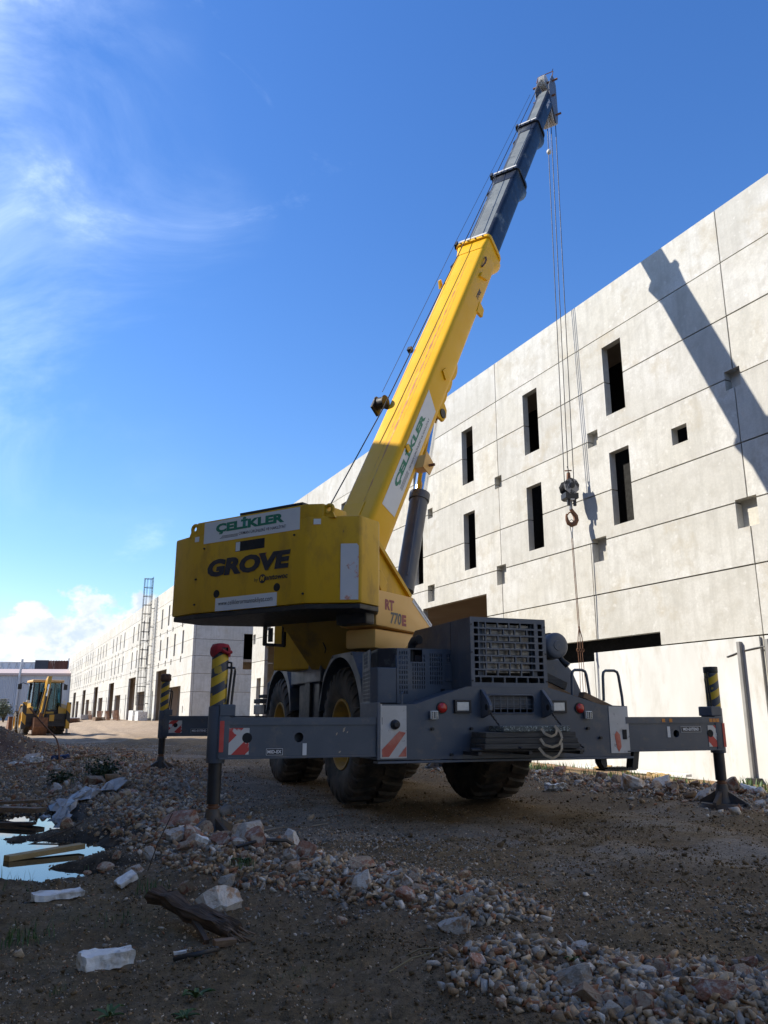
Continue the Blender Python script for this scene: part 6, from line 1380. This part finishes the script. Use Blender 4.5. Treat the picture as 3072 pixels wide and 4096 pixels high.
def small_rocks():
    specs = [(0, 150, 'loose angular stone among the many in the rubble ridge left of the crane', 'loose stones in the left rubble ridge', (.08, .24)),
             (1, 86, 'loose angular stone among the many in the heap at the lower right', 'loose stones in the lower right heap', (.035, .10)),
             (2, 56, 'loose angular stone among the many in the strip before the hall wall', 'loose stones in the strip before the wall', (.10, .27))]
    rg = random.Random(5)
    def wf(pl, i): return (0.58 + 0.42 * min(1, max(0, (pl[i][1] - 4.6) / 4)) + 1.5 * min(1, max(0, (pl[i][1] - 9) / 8))) if pl is BANDS[0][0] else 1.0
    for bi, n, lab, grp, (a, b) in specs:
        pl, wd = BANDS[bi]; seg = [math.dist(p, q_) for p, q_ in zip(pl[:-1], pl[1:])]
        wts = [l_ / (0.5 * (p[1] + q_[1])) for l_, p, q_ in zip(seg, pl[:-1], pl[1:])]
        k = 0; tries = 0
        while k < n and tries < 5000:
            tries += 1
            i = rg.choices(range(len(seg)), wts)[0]; f = rg.random(); x = pl[i][0] + (pl[i + 1][0] - pl[i][0]) * f + rg.gauss(0, 1) * wd * .42 * wf(pl, i); y = pl[i][1] + (pl[i + 1][1] - pl[i][1]) * f + rg.gauss(0, 1) * wd * .42 * wf(pl, i)
            if y < 3.0 or abs(math.atan2(x, y)) > R(27) or float(pud_w(np.array([x]), np.array([y]))[0]) < 1.0: continue
            s_ = a * (b / a) ** (rg.random() ** 1.6)
            mk = rg.choices(['stone_brown', 'stone_red', 'stone_grey', 'stone_pale'], [.46, .20, .16, .18])[0]
            word = {'stone_brown': 'brown', 'stone_red': 'reddish', 'stone_grey': 'grey', 'stone_pale': 'pale'}[mk]
            if bi == 0: where = 'in the rubble beyond the far left jack' if y > 15 else 'in the rubble between the two left jacks' if y > 8.2 else 'in the rubble round the near left jack foot' if y > 6.2 else 'in the rubble right of the broken timber'
            elif bi == 1: where = 'in the left half of the lower right stone heap' if x < .95 else 'in the right half of the lower right stone heap'
            else: where = 'in the stone strip near the right jack pad' if y < 10.8 else 'in the stone strip by the right crane tyre'
            size = 'small' if s_ < math.sqrt(a * b) else 'larger'
            rock(x, y, s_, mk, f'{size} {word} angular stone loose {where}', grp, 'stone', rg.uniform(.8, 1.1), seed=rg.random(), sink=.08); k += 1
small_rocks()
def gravel():
    protos = []
    for i in range(8):
        me = rock_mesh(300 + i, 9, sub=False, flat=.85); v = np.array([p.co[:] for p in me.vertices]); f = np.array([t.vertices[:] for t in me.polygons]); protos.append((v, f)); bpy.data.meshes.remove(me)
    pal = np.array([(.27, .24, .20), (.40, .355, .295), (.39, .255, .14), (.50, .37, .235), (.33, .15, .075), (.62, .53, .42), (.17, .155, .135), (.28, .185, .105)])
    def batch(name, label, n, zone, pw, seed, smin):
        rg = np.random.default_rng(seed); V = []; F = []; C = []; off = 0; got = 0
        while got < n:
            m = 20000; r_ = 2.2 * (34 / 2.2) ** (rg.random(m) ** .85); a = np.radians(rg.uniform(-29, 29, m)); x = r_ * np.sin(a); y = r_ * np.cos(a)
            d, s_ = zone(x, y, r_, rg); keep = (rg.random(m) < d) & (pud_w(x, y) > .95); x, y, r_, s_ = x[keep], y[keep], r_[keep], s_[keep]
            take = min(len(x), n - got); x, y, r_, s_ = x[:take], y[:take], r_[:take], s_[:take]; got += take
            s_ = np.maximum(s_, smin * r_); z = ground_z(x, y); kind = rg.integers(0, 8, take); rot = rg.uniform(0, 6.28, take); tl = rg.normal(0, .35, (take, 2)); col = (pal[rg.choice(8, take, p=pw)] if not isinstance(pw, str) else np.tile(np.array([[.165, .108, .052]] if pw == 'mud' else [[.120, .082, .040]]), (take, 1))) * rg.uniform(.7, 1.25, (take, 1))
            for k in range(8):
                idx = np.where(kind == k)[0]
                if not len(idx): continue
                v, f = protos[k]; sc = s_[idx][:, None, None] * np.stack([rg.uniform(.8, 1.3, len(idx)), rg.uniform(.7, 1.1, len(idx)), rg.uniform(.6, 1.0, len(idx))], 1)[:, None, :]
                p = v[None] * sc; c, s2 = np.cos(rot[idx])[:, None], np.sin(rot[idx])[:, None]
                px = p[..., 0] * c - p[..., 1] * s2; py = p[..., 0] * s2 + p[..., 1] * c; pz = p[..., 2] + px * tl[idx, 0][:, None] + py * tl[idx, 1][:, None]
                P = np.stack([px + x[idx][:, None], py + y[idx][:, None], pz + (z[idx] + s_[idx] * .12)[:, None]], -1).reshape(-1, 3)
                V.append(P); C.append(np.repeat(col[idx], len(v), 0)); F.append((f[None] + (off + np.arange(len(idx)) * len(v))[:, None, None]).reshape(-1, 3)); off += len(P)
        V = np.concatenate(V); F = np.concatenate(F); C = np.concatenate(C)
        me = bpy.data.meshes.new(name); me.vertices.add(len(V)); me.vertices.foreach_set('co', V.astype(np.float32).ravel()); me.loops.add(F.size); me.loops.foreach_set('vertex_index', F.astype(np.int32).ravel())
        me.polygons.add(len(F)); me.polygons.foreach_set('loop_start', (np.arange(len(F)) * 3).astype(np.int32)); me.update(calc_edges=True); set_tint(me, C); me.materials.append(M['gravel'])
        o = bpy.data.objects.new(name, me); COL.objects.link(o); tag(o, label, kind='stuff')
    def z_rubble(x, y, r_, rg):
        d = np.zeros(len(x))
        for pl, wd in BANDS: d = np.maximum(d, sstep(np.exp(-(dist_poly(x, y, pl) / (wd * .95)) ** 2) + .35 * (fbm(x * 2.2, y * 2.2, 3, 54) - .5), .36, .66))
        patch = sstep(fbm(x * 1.3, y * 1.3, 3, 55), .38, .6); return d * (.45 + .55 * patch), np.minimum(.044 * np.exp(rg.normal(0, .60, len(x))), .060 + .0045 * r_)
    def z_grey(x, y, r_, rg):
        q = x * ND.x + y * ND.y; s = x * WD.x + y * WD.y
        d = np.exp(-((q - 2.6) / 1.3) ** 2) * sstep(r_, 4.2, 6.0)
        d = d + .6 * sstep(r_, 12, 16) * np.exp(-((q - 1.0) / 2.2) ** 2)
        patch = sstep(fbm(x * .9, y * .9, 3, 58), .34, .6); return np.clip(d, 0, 1) * (.3 + .7 * patch), .018 * np.exp(rg.normal(0, .45, len(x)))
    def z_right(x, y, r_, rg):
        d = np.exp(-(dist_poly(x, y, BANDS[2][0]) / .75) ** 2) * sstep(r_, 7, 9); return d, .045 * np.exp(rg.normal(0, .5, len(x)))
    def z_back(x, y, r_, rg):
        q = x * ND.x + y * ND.y; d = sstep(y, 8.5, 10.5) * (1 - sstep(y, 24, 30)) * (1 - sstep(q, 1.2, 3.2)) * (.25 + .75 * sstep(fbm(x * .8, y * .8, 3, 61), .36, .58)) * (1 - np.exp(-(((x + 10.4) / 2.2) ** 2 + ((y - 20) / 2.0) ** 2)))
        return d, .04 * np.exp(rg.normal(0, .55, len(x)))
    def z_clod(x, y, r_, rg):
        q = x * ND.x + y * ND.y; d = sstep(q, 2.8, 4.2) * (1 - sstep(q, 8.8, 9.6)) * sstep(r_, 3.8, 5.0) * (.1 + .9 * sstep(fbm(x * 1.7, y * 1.7, 3, 63), .44, .6)); return d, .016 * np.exp(rg.normal(0, .6, len(x)))
    def z_crumb(x, y, r_, rg):
        return (1 - sstep(r_, 9, 13)) * (.25 + .75 * sstep(fbm(x * 2.6, y * 2.6, 3, 66), .42, .6)), .010 * np.exp(rg.normal(0, .55, len(x)))
    def z_all(x, y, r_, rg): return .35 + .65 * sstep(fbm(x * 2.0, y * 2.0, 3, 60), .45, .65), .0070 * np.exp(rg.normal(0, .6, len(x)))
    batch('rubble', 'broken brown and grey rubble along the ridges', 20000, z_rubble, [.16, .12, .24, .2, .1, .08, .04, .06], 21, .0024)
    batch('rubble', 'broken brown stone in the strip before the hall wall', 3500, z_right, [.12, .14, .26, .2, .12, .1, .02, .04], 24, .0022)
    batch('rubble', 'brown and grey stones over the bank beyond the puddle', 11000, z_back, [.16, .18, .22, .18, .08, .1, .03, .05], 25, .0020)
    batch('mud_clods', 'crumbly dark clods covering the near soil', 34000, z_crumb, 'mud2', 27, .0012)
    batch('mud_clods', 'crumbs of brown mud on the wheel track', 9000, z_clod, 'mud', 26, .0014)
    batch('gravel', 'grey gravel spread beside the crane track', 30000, z_grey, [.30, .22, .10, .07, .03, .06, .18, .04], 22, .0016)
    batch('gravel', 'small stones scattered over the dark mud', 62000, z_all, [.08, .10, .22, .24, .08, .12, .04, .12], 23, .0010)
gravel()

# ------------------------------------------------------------------ debris
def debris():
    def lump(name, size, seed, mat_, label, cat, loc, rz, cuts=9, amp=.02, tilt=(0, 0), taper=0.0):
        bm = bmesh.new(); bmesh.ops.create_cube(bm, size=1); bmesh.ops.subdivide_edges(bm, edges=bm.edges, cuts=cuts, use_grid_fill=True); o_ = Vector((seed, seed * 2.3, 0))
        for v in bm.verts:
            f = 1 - taper * (v.co.x + .5); v.co.z *= f; v.co = Vector((v.co.x * size[0], v.co.y * size[1], v.co.z * size[2]))
            v.co += Vector((mnoise.noise(v.co * 9 + o_), mnoise.noise(v.co * 9 + o_ + Vector((7, 0, 0))), mnoise.noise(v.co * 9 + o_ + Vector((0, 9, 0))))) * amp
            v.co += Vector((mnoise.noise(v.co * 34 + o_), mnoise.noise(v.co * 34 + o_ + Vector((7, 0, 0))), mnoise.noise(v.co * 34 + o_ + Vector((0, 9, 0))))) * amp * .55
        me = bpy.data.meshes.new(name); bm.to_mesh(me); bm.free(); me.materials.append(mat_)
        o = place(name, me, None, (loc[0], loc[1], gz(*loc[:2]) + loc[2]), (tilt[0], tilt[1], rz)); return tag(o, label, cat)
    lump('foam_block', (.235, .11, .075), 1, M['foam'], 'thick white foam block lying alone on the dark mud in the left foreground', 'foam', (-1.28, 4.06, .04), R(38), amp=.016, taper=.25)
    lump('foam_block', (.30, .12, .035), 2, M['foam'], 'long flat white foam piece at the near edge of the puddle', 'foam', (-2.06, 5.46, .02), R(34), amp=.014)
    lump('foam_block', (.14, .075, .03), 3, M['foam'], 'white foam scrap tilted against the rubble right of the puddle', 'foam', (-1.72, 5.75, .05), R(50), amp=.012, tilt=(.2, -.35))
    lump('foam_block', (.09, .06, .035), 4, M['foam'], 'small white foam scrap on the rubble before the near left jack', 'foam', (-1.33, 6.25, .10), R(20), amp=.012, tilt=(.1, .3))
    lump('foam_block', (.24, .12, .06), 6, M['foam'], 'white foam scrap beside the right jack pad', 'foam', (4.62, 10.55, .06), R(-20), amp=.03, tilt=(0, .35))
    lump('plaster_lump', (.28, .14, .09), 7, M['foam'], 'white crumbly lump beside the right crane tyre', 'rubble', (2.55, 12.4, .05), R(10), amp=.05)
    lump('foam_scrap', (.06, .025, .012), 8, M['foam'], 'sliver of white foam on the dark mud before the broken timber', 'foam', (-1.0, 4.32, .01), R(25), amp=.008)
    # broken timber
    t = lump('broken_timber', (.70, .085, .065), 9, M['oldwood'], 'broken dark rotten timber lying across the mud in the foreground', 'timber', (-1.04, 4.74, .09), R(-38), cuts=8, amp=.03, tilt=(.35, .12), taper=.2)
    for k in range(7):
        MB().loft([(.28, -.04 + .013 * k, -.03 + .02 * (k % 3)), (.28, -.03 + .013 * k, -.03 + .02 * (k % 3)), (.28, -.03 + .013 * k, -.015 + .02 * (k % 3)), (.28, -.04 + .013 * k, -.015 + .02 * (k % 3))],
                  [(.40 + .02 * (k % 4), -.05 + .016 * k, -.02), (.402 + .02 * (k % 4), -.046 + .016 * k, -.02), (.402 + .02 * (k % 4), -.046 + .016 * k, -.014), (.40 + .02 * (k % 4), -.05 + .016 * k, -.014)]).build('splinter', M['wood'], t)
    lump('wood_splinter', (.32, .028, .02), 12, M['oldwood'], 'thin dark lath under the broken timber', 'timber', (-.98, 4.62, .05), R(-62), amp=.006, tilt=(0, .2))
    lump('wood_offcut', (.10, .055, .03), 13, M['wood'], 'small brown wood offcut at the end of the broken timber', 'timber', (-.80, 4.40, .02), R(25), amp=.006)
    # planks in and by the puddle
    def plank(name, a, b, z0, z1, w, th, mat_, lab):
        a = Vector((*a, z0)); b = Vector((*b, z1)); d = (b - a); n = Vector((-d.y, d.x, 0)).normalized() * w / 2; m = MB(); m.prism([a - n, a + n, b + n, b - n], (0, 0, th)); o = m.build(name, mat_, None, bev=.004); return tag(o, lab, 'plank')
    plank('plank', (-3.05, 6.92), (-2.62, 7.42), -.05, -.028, .10, .042, M['freshwood'], 'yellow plank floating at the edge of the puddle')
    plank('plank', (-4.75, 10.3), (-4.05, 9.95), .03, .09, .10, .035, M['wood'], 'upper grey brown plank at the far end of the puddle')
    plank('plank', (-4.75, 9.95), (-3.85, 9.50), .0, .03, .14, .05, M['wood'], 'wider brown plank just above the water at the far end of the puddle')
    plank('plank', (-4.4, 9.0), (-3.65, 8.85), -.04, -.02, .09, .03, M['oldwood'], 'dark wet plank lying flat in the puddle')
    m = MB(); m.tube([(-3.25, 7.75, -.06), (-3.05, 8.25, .02), (-2.98, 8.4, .07)], .008, 5); tag(m.build('stick', M['oldwood']), 'thin stick standing out of the puddle behind the floating plank', 'stick')
    # plastic sheet draped on the bank
    P = [(-3.75, 8.85), (-3.72, 9.25), (-3.70, 9.7), (-3.85, 10.2), (-3.80, 10.9), (-3.55, 11.5)]; Wd = [.06, .14, .06, .12, .17, .04]
    vs_ = []; nx, ny = 9, 30; rg = random.Random(3)
    for j in range(ny + 1):
        f = j / ny * (len(P) - 1); i = min(int(f), len(P) - 2); u = f - i; cx_ = P[i][0] * (1 - u) + P[i + 1][0] * u; cy_ = P[i][1] * (1 - u) + P[i + 1][1] * u; w_ = Wd[i] * (1 - u) + Wd[i + 1] * u
        for k in range(nx + 1):
            a = (k / nx - .5) * 2; x = cx_ + a * w_ * 1.1 + .04 * math.sin(j * 1.3); y = cy_ + .12 * math.sin(k * 1.7 + j)
            vs_.append((x, y, gz(x, y) + .05 + .10 * (1 - a * a) * (.5 + mnoise.noise(Vector((x * 4, y * 4, 1)))) + .05 * mnoise.noise(Vector((x * 13, y * 13, 2)))))
    m = MB(); m.add(vs_, [(j * (nx + 1) + k, j * (nx + 1) + k + 1, (j + 1) * (nx + 1) + k + 1, (j + 1) * (nx + 1) + k) for j in range(ny) for k in range(nx)])
    tag(m.build('plastic_sheet', M['plastic'], recalc=True), 'crumpled whitish plastic sheet lying up the bank beyond the puddle', 'plastic')
    lump('plastic_bag', (.20, .14, .07), 15, M['plastic'], 'crumpled white bag in the rubble right of the plastic sheet', 'plastic', (-2.75, 11.2, .08), R(15), amp=.09)
    lump('plastic_scrap', (.22, .14, .07), 16, M['plastic'], 'white scrap at the near end of the plank above the puddle', 'plastic', (-3.95, 9.75, .06), R(40), amp=.05)
    lump('blue_scrap', (.32, .12, .10), 17, M['bluescrap'], 'blue plastic scrap on the bank below the soil mound', 'plastic', (-6.75, 17.4, .05), R(20), amp=.05)
    lump('white_scrap', (.34, .2, .05), 18, M['foam'], 'flat white scrap below the pale boulder on the soil mound', 'litter', (-7.55, 17.2, .02), R(0), amp=.04)
    lump('white_scrap', (.22, .15, .16), 19, M['foam'], 'crumpled white scrap right of the flat one below the soil mound', 'litter', (-7.15, 17.1, .06), R(30), amp=.05)
    # rods, hose, cable
    def rod(name, pts, r_, mat_, lab, cat): m_ = MB(); m_.tube(pts, r_, 6); return tag(m_.build(name, mat_, None, smooth=60), lab, cat)
    rod('bent_rod', [(-7.38, 17.1, 1.22), (-7.05, 17.0, .92), (-6.71, 16.94, .62), (-6.60, 16.85, .45), (-6.50, 16.7, gz(-6.5, 16.7) - .05)], .016, M['rust'], 'bent rusty reinforcing rod sticking up by the soil mound', 'rod')
    rod('thin_rod', [(-6.9, 15.2, gz(-6.9, 15.2) + .05), (-5.9, 16.3, .30), (-5.3, 17.6, .35), (-5.2, 17.5, .15)], .008, M['rust'], 'thin wire arching over the rubble right of the bent rod', 'wire')
    gp = lambda x, y, d=.02: (x, y, gz(x, y) + d)
    rod('steel_rod', [gp(-1.3, 7.9), gp(-1.0, 8.3), gp(-.8, 8.65), gp(-.59, 8.92)], .010, M['steel'], 'thin pale steel rod lying on the gravel behind the near left jack', 'rod')
    rod('hose_piece', [gp(-.98, 4.12, .01), gp(-.93, 4.10, .02), gp(-.86, 4.11, .03), gp(-.81, 4.16, .03), gp(-.80, 4.24, .02), gp(-.82, 4.29, .01)], .011, M['hose'], 'curved piece of black hose on the mud before the broken timber', 'hose')
    rod('cable_piece', [gp(-1.05, 6.1, .04), gp(-.9, 6.25, .06), gp(-.72, 6.3, .05), gp(-.62, 6.45, .03)], .012, M['hose'], 'short black cable in the rubble right of the near left jack', 'hose')
    rod('dry_twig', [gp(.10, 3.95), gp(.16, 3.93, .03), gp(.24, 3.90)], .004, M['drygrass'], 'dry straw stalk on the mud left of the lower right heap', 'twig')
    rod('dry_twig', [gp(.02, 3.62), gp(.12, 3.72, .03), gp(.20, 3.74)], .004, M['drygrass'], 'bent dry straw stalk nearest the bottom of the picture', 'twig')
    rod('dry_twig', [gp(-1.62, 5.9), (-1.58, 5.95, .22), (-1.50, 6.0, .42)], .004, M['bark'], 'thin upright dry stem beside the tilted white foam scrap', 'twig')
    # strip of boards and foam along the wall foot
    for k, (s0, s1, q, z, w, th, mk, lab, cat) in enumerate([
        (12.1, 15.2, 12.36, -.14, .16, .05, 'foam', 'long white foam strip with torn printed edge lying along the foot of the wall', 'foam'),
        (13.2, 16.4, 11.75, -.11, .10, .03, 'wood', 'long weathered board in the grass before the wall, nearest the largest boulder', 'plank'),
        (11.6, 13.9, 11.5, -.12, .10, .03, 'wood', 'long weathered board in the grass between the boulders and the right jack', 'plank'),
        (11.3, 13.4, 11.2, -.10, .06, .03, 'oldwood', 'thin dark lath in the grass before the wall', 'plank')]):
        a = SQ(s0, q); b = SQ(s1, q + .12 * (k - 1)); n = (b - a).normalized().cross(Vector((0, 0, 1))) * w / 2; z = gz(*((a + b) / 2).xy) + .03
        m = MB(); m.prism([a - n + Vector((0, 0, z)), a + n + Vector((0, 0, z)), b + n + Vector((0, 0, z)), b - n + Vector((0, 0, z))], (0, 0, th)); tag(m.build('foam_strip' if mk == 'foam' else 'plank', M[mk], None, bev=.006), lab, cat)
    p = SQ(12.2, 11.7); lump('yellow_foam', (.5, .2, .09), 25, M['freshwood'], 'yellowish foam scrap in the grass before the white wall panel', 'foam', (p.x, p.y, .06), R(115), amp=.06)
    p = SQ(13.9, 12.0); lump('yellow_foam', (.8, .25, .10), 26, M['freshwood'], 'torn yellow foam heap against the wall foot behind the largest boulder', 'foam', (p.x, p.y, .05), R(115), amp=.08)
    # stores along the far hall
    for s0, q, dims, mk, nm, lab, cat in ((74.6, 11.5, (2.2, .9, .85), 'foam', 'white_block', 'large white block at the foot of the caged ladder', 'block'), (72.3, 11.6, (1.6, .8, .75), 'foam', 'white_block', 'white block right of the caged ladder foot, beside the tall door', 'block'),
                                          (84.0, 9.5, (2.6, .9, .35), 'wood', 'timber_stack', 'low stack of brown boards before the far hall', 'timber'), (90.5, 7.4, (4.6, 1.6, .45), 'rust', 'steel_stack', 'low rusty stack with a white cover, right of the backhoe', 'stack'), (97, 9.5, (3, 1.2, .5), 'plastic', 'wrapped_stack', 'pale wrapped stack at the far end of the long hall', 'stack')):
        p = SQ(s0, q); z = gz(p.x, p.y); m = MB()
        n = 5 if mk in ('wood', 'rust') else 1
        for k in range(n): m.box((-dims[0] / 2 + .05 * (k % 2), -dims[1] / 2, dims[2] * k / n), (dims[0] / 2 - .07 * (k % 3), dims[1] / 2, dims[2] * (k + .8) / n if n > 1 else dims[2]))
        o = m.build(nm, M[mk], None, bev=.02); o.location = (p.x, p.y, z); o.rotation_euler = (0, 0, math.atan2(WD.y, WD.x)); tag(o, lab, cat)
        if n > 1: tag(o, kind=None)
        if mk == 'rust':
            MB().box((-1.6, -.82, dims[2] - .02), (1.9, .82, dims[2] + .08)).build('cover', M['plastic'], o, bev=.03)
    rg = random.Random(9)
    for k in range(9):
        s0 = 76 + 2.3 * k; p = SQ(s0, 10.2 + rg.uniform(-.5, .5)); z = gz(p.x, p.y); m = MB()
        for i in range(7): m.tube([(-1.3, .0, .1 + .12 * i), (1.3, .05, .1 + .12 * i)], .022, 4)
        for i in range(9): m.tube([(-1.2 + .3 * i, .02, .0), (-1.2 + .3 * i, .03, .92)], .02, 4)
        o = m.build('rebar_mesh', M['rust'], None); o.location = (p.x, p.y, z); o.rotation_euler = (rg.uniform(-.25, .25), 0, math.atan2(WD.y, WD.x) + rg.uniform(-.1, .1)); tag(o, ('first', 'second', 'third', 'fourth', 'fifth', 'sixth', 'seventh', 'eighth', 'last')[k] + ' rusty reinforcing mesh sheet from the near end of the row before the far hall', 'rebar mesh', 'reinforcing mesh sheets before the far hall')
debris()

# ------------------------------------------------------------------ plants
def blade(m, x, y, z, h, w, lean, az, mi=0):
    c, s_ = math.cos(az), math.sin(az); P = [(0, 0), (lean * .35, h * .55), (lean, h)]
    L_ = []
    for i, (d, zz) in enumerate(P):
        ww = w * (1, .75, .05)[i]; L_ += [(x + c * d - s_ * ww, y + s_ * d + c * ww, z + zz), (x + c * d + s_ * ww, y + s_ * d - c * ww, z + zz)]
    m.add(L_, [(0, 1, 3, 2), (2, 3, 5, 4)], mi)
def plants():
    rg = random.Random(12)
    m = MB()
    for k in range(5200):
        s_ = rg.uniform(6.5, 24); q = rg.uniform(9.9, 12.2); p = SQ(s_, q)
        if vn1(p.x * 1.3, p.y * 1.3) < .50: continue
        blade(m, p.x, p.y, gz0(p.x, p.y) - .01, rg.uniform(.05, .20), rg.uniform(.006, .014), rg.uniform(.02, .10), rg.uniform(0, 6.28))
    tag(m.build('grass', M['leaf'], None, merge=0, recalc=False), 'patchy green grass along the foot of the hall wall', kind='stuff')
    m = MB()
    for cx_, cy_, n, rr, hh in ((-6.0, 17.0, 150, .9, .13), (-5.5, 16.9, 120, .7, .10), (-4.6, 13.2, 90, .5, .14), (-1.88, 4.6, 70, .16, .09), (-1.55, 4.9, 40, .18, .06), (-.37, 3.88, 34, .09, .04), (-.2, 3.95, 16, .1, .03), (-1.5, 5.6, 40, .12, .09), (-.95, 5.75, 46, .12, .09), (-2.9, 5.95, 34, .35, .10), (-2.5, 5.95, 30, .3, .08), (-1.35, 3.7, 30, .06, .04)):
        for k in range(n):
            x = cx_ + rg.gauss(0, rr * .5); y = cy_ + rg.gauss(0, rr * .5); blade(m, x, y, gz0(x, y) - .01, hh * rg.uniform(.5, 1.2), hh * .035, hh * rg.uniform(.1, .6), rg.uniform(0, 6.28))
    tag(m.build('grass', M['leaf'], None, merge=0, recalc=False), 'sparse green grass tufts on the muddy ground and by the puddle', kind='stuff')
    def weed(x, y, size, n, lab):
        m_ = MB()
        for k in range(n):
            a = 6.28 * k / n + rg.uniform(-.3, .3); L_ = size * rg.uniform(.7, 1.15); w = L_ * .16; c, s_ = math.cos(a), math.sin(a); rise = rg.uniform(.25, .9); pts = []
            for f, ww, zz in ((0, .25, 0), (.35, 1, .45), (.7, .8, .6), (1, .05, .45)): pts += [(c * L_ * f - s_ * w * ww, s_ * L_ * f + c * w * ww, L_ * rise * zz + .004), (c * L_ * f, s_ * L_ * f, L_ * rise * zz - L_ * .03 * (0 < f < 1)), (c * L_ * f + s_ * w * ww, s_ * L_ * f - c * w * ww, L_ * rise * zz + .004)]
            m_.add(pts, [(3 * i, 3 * i + 1, 3 * i + 4, 3 * i + 3) for i in range(3)] + [(3 * i + 1, 3 * i + 2, 3 * i + 5, 3 * i + 4) for i in range(3)])
        o = m_.build('weed', M['leaf'], None, merge=0, recalc=False); o.location = (x, y, gz(x, y)); tag(o, lab, 'plant')
    weed(-.76, 3.60, .075, 7, 'broad leaved weed in the mud at the bottom, highest of the three bottom weeds')
    weed(-1.03, 3.36, .07, 6, 'low weed on the bottom edge of the picture at the left')
    weed(-.75, 3.36, .06, 8, 'small leafy weed on the bottom edge, below the highest weed')
    weed(.78, 3.62, .05, 7, 'small green weed among the stones of the lower right heap')
    weed(-.90, 4.20, .05, 6, 'small green weed beside the curved black hose')
    weed(-.95, 5.85, .09, 9, 'green weed behind the pale brown boulder in the rubble')
    def bush(x, y, r_, h_, n, lab, lm, stem=.012, leaf=.03, cat='bush'):
        t = empty('bush', (x, y, gz(x, y)), 0, lab, cat); m_ = MB()
        for k in range(9):
            a = 6.28 * k / 9 + rg.uniform(-.3, .3); e = (r_ * .7 * math.cos(a), r_ * .7 * math.sin(a), h_ * rg.uniform(.6, .95)); m_.tube([(0, 0, -.03), (e[0] * .4, e[1] * .4, e[2] * .55), e], [stem, stem * .7, stem * .3], 5)
        m_.build('stems', M['bark'], t)
        m_ = MB(); clumps = [(r_ * .75 * math.cos(a) * q_, r_ * .75 * math.sin(a) * q_, h_ * rg.uniform(.35, .95)) for a, q_ in [(rg.uniform(0, 6.28), math.sqrt(rg.random())) for _ in range(max(9, n // 60))]]
        for k in range(n):
            c = rg.choice(clumps); p = Vector(c) + Vector((rg.gauss(0, 1), rg.gauss(0, 1), rg.gauss(0, .8))) * r_ * .22; d = Vector((rg.gauss(0, 1), rg.gauss(0, 1), rg.gauss(.3, .8))).normalized(); w = d.cross(Vector((rg.gauss(0, 1), rg.gauss(0, 1), 1))).normalized() * leaf * .32
            m_.add([p, p + d * leaf * .5 + w, p + d * leaf, p + d * leaf * .5 - w], [(0, 1, 2, 3)])
        m_.build('foliage', lm, t, merge=0, recalc=False)
    bush(-4.35, 12.75, .30, .24, 700, 'dark green weedy bush on the bank behind the plastic sheet', M['leafdark'], leaf=.05)
    bush(-5.0, 12.9, .2, .14, 240, 'lower sparse bush left of the dark green one on the bank', M['leafdark'], leaf=.05)
    bush(-54.6, 118, 1.5, 2.9, 900, 'grey green shrub standing before the pale metal shed at the left edge', M['leafgrey'], stem=.06, leaf=.28)
    bush(-49.5, 118, .9, 1.2, 300, 'small low shrub right of the grey green one before the pale shed', M['leafgrey'], stem=.03, leaf=.24)
def vn1(x, y): return float(fbm(np.array([x]), np.array([y]), 2, 71)[0])
_gc = {}
def gz0(x, y):
    k = (round(x * 12), round(y * 12))
    if k not in _gc: _gc[k] = gz(x, y)
    return _gc[k]
M['leafdark'] = mat('dark_bush_leaves', (.026, .045, .016), .65, alt=(.045, .07, .025), scale=5)
M['leafgrey'] = mat('grey_green_leaves', (.085, .105, .065), .65, alt=(.12, .14, .09), scale=2)
plants()
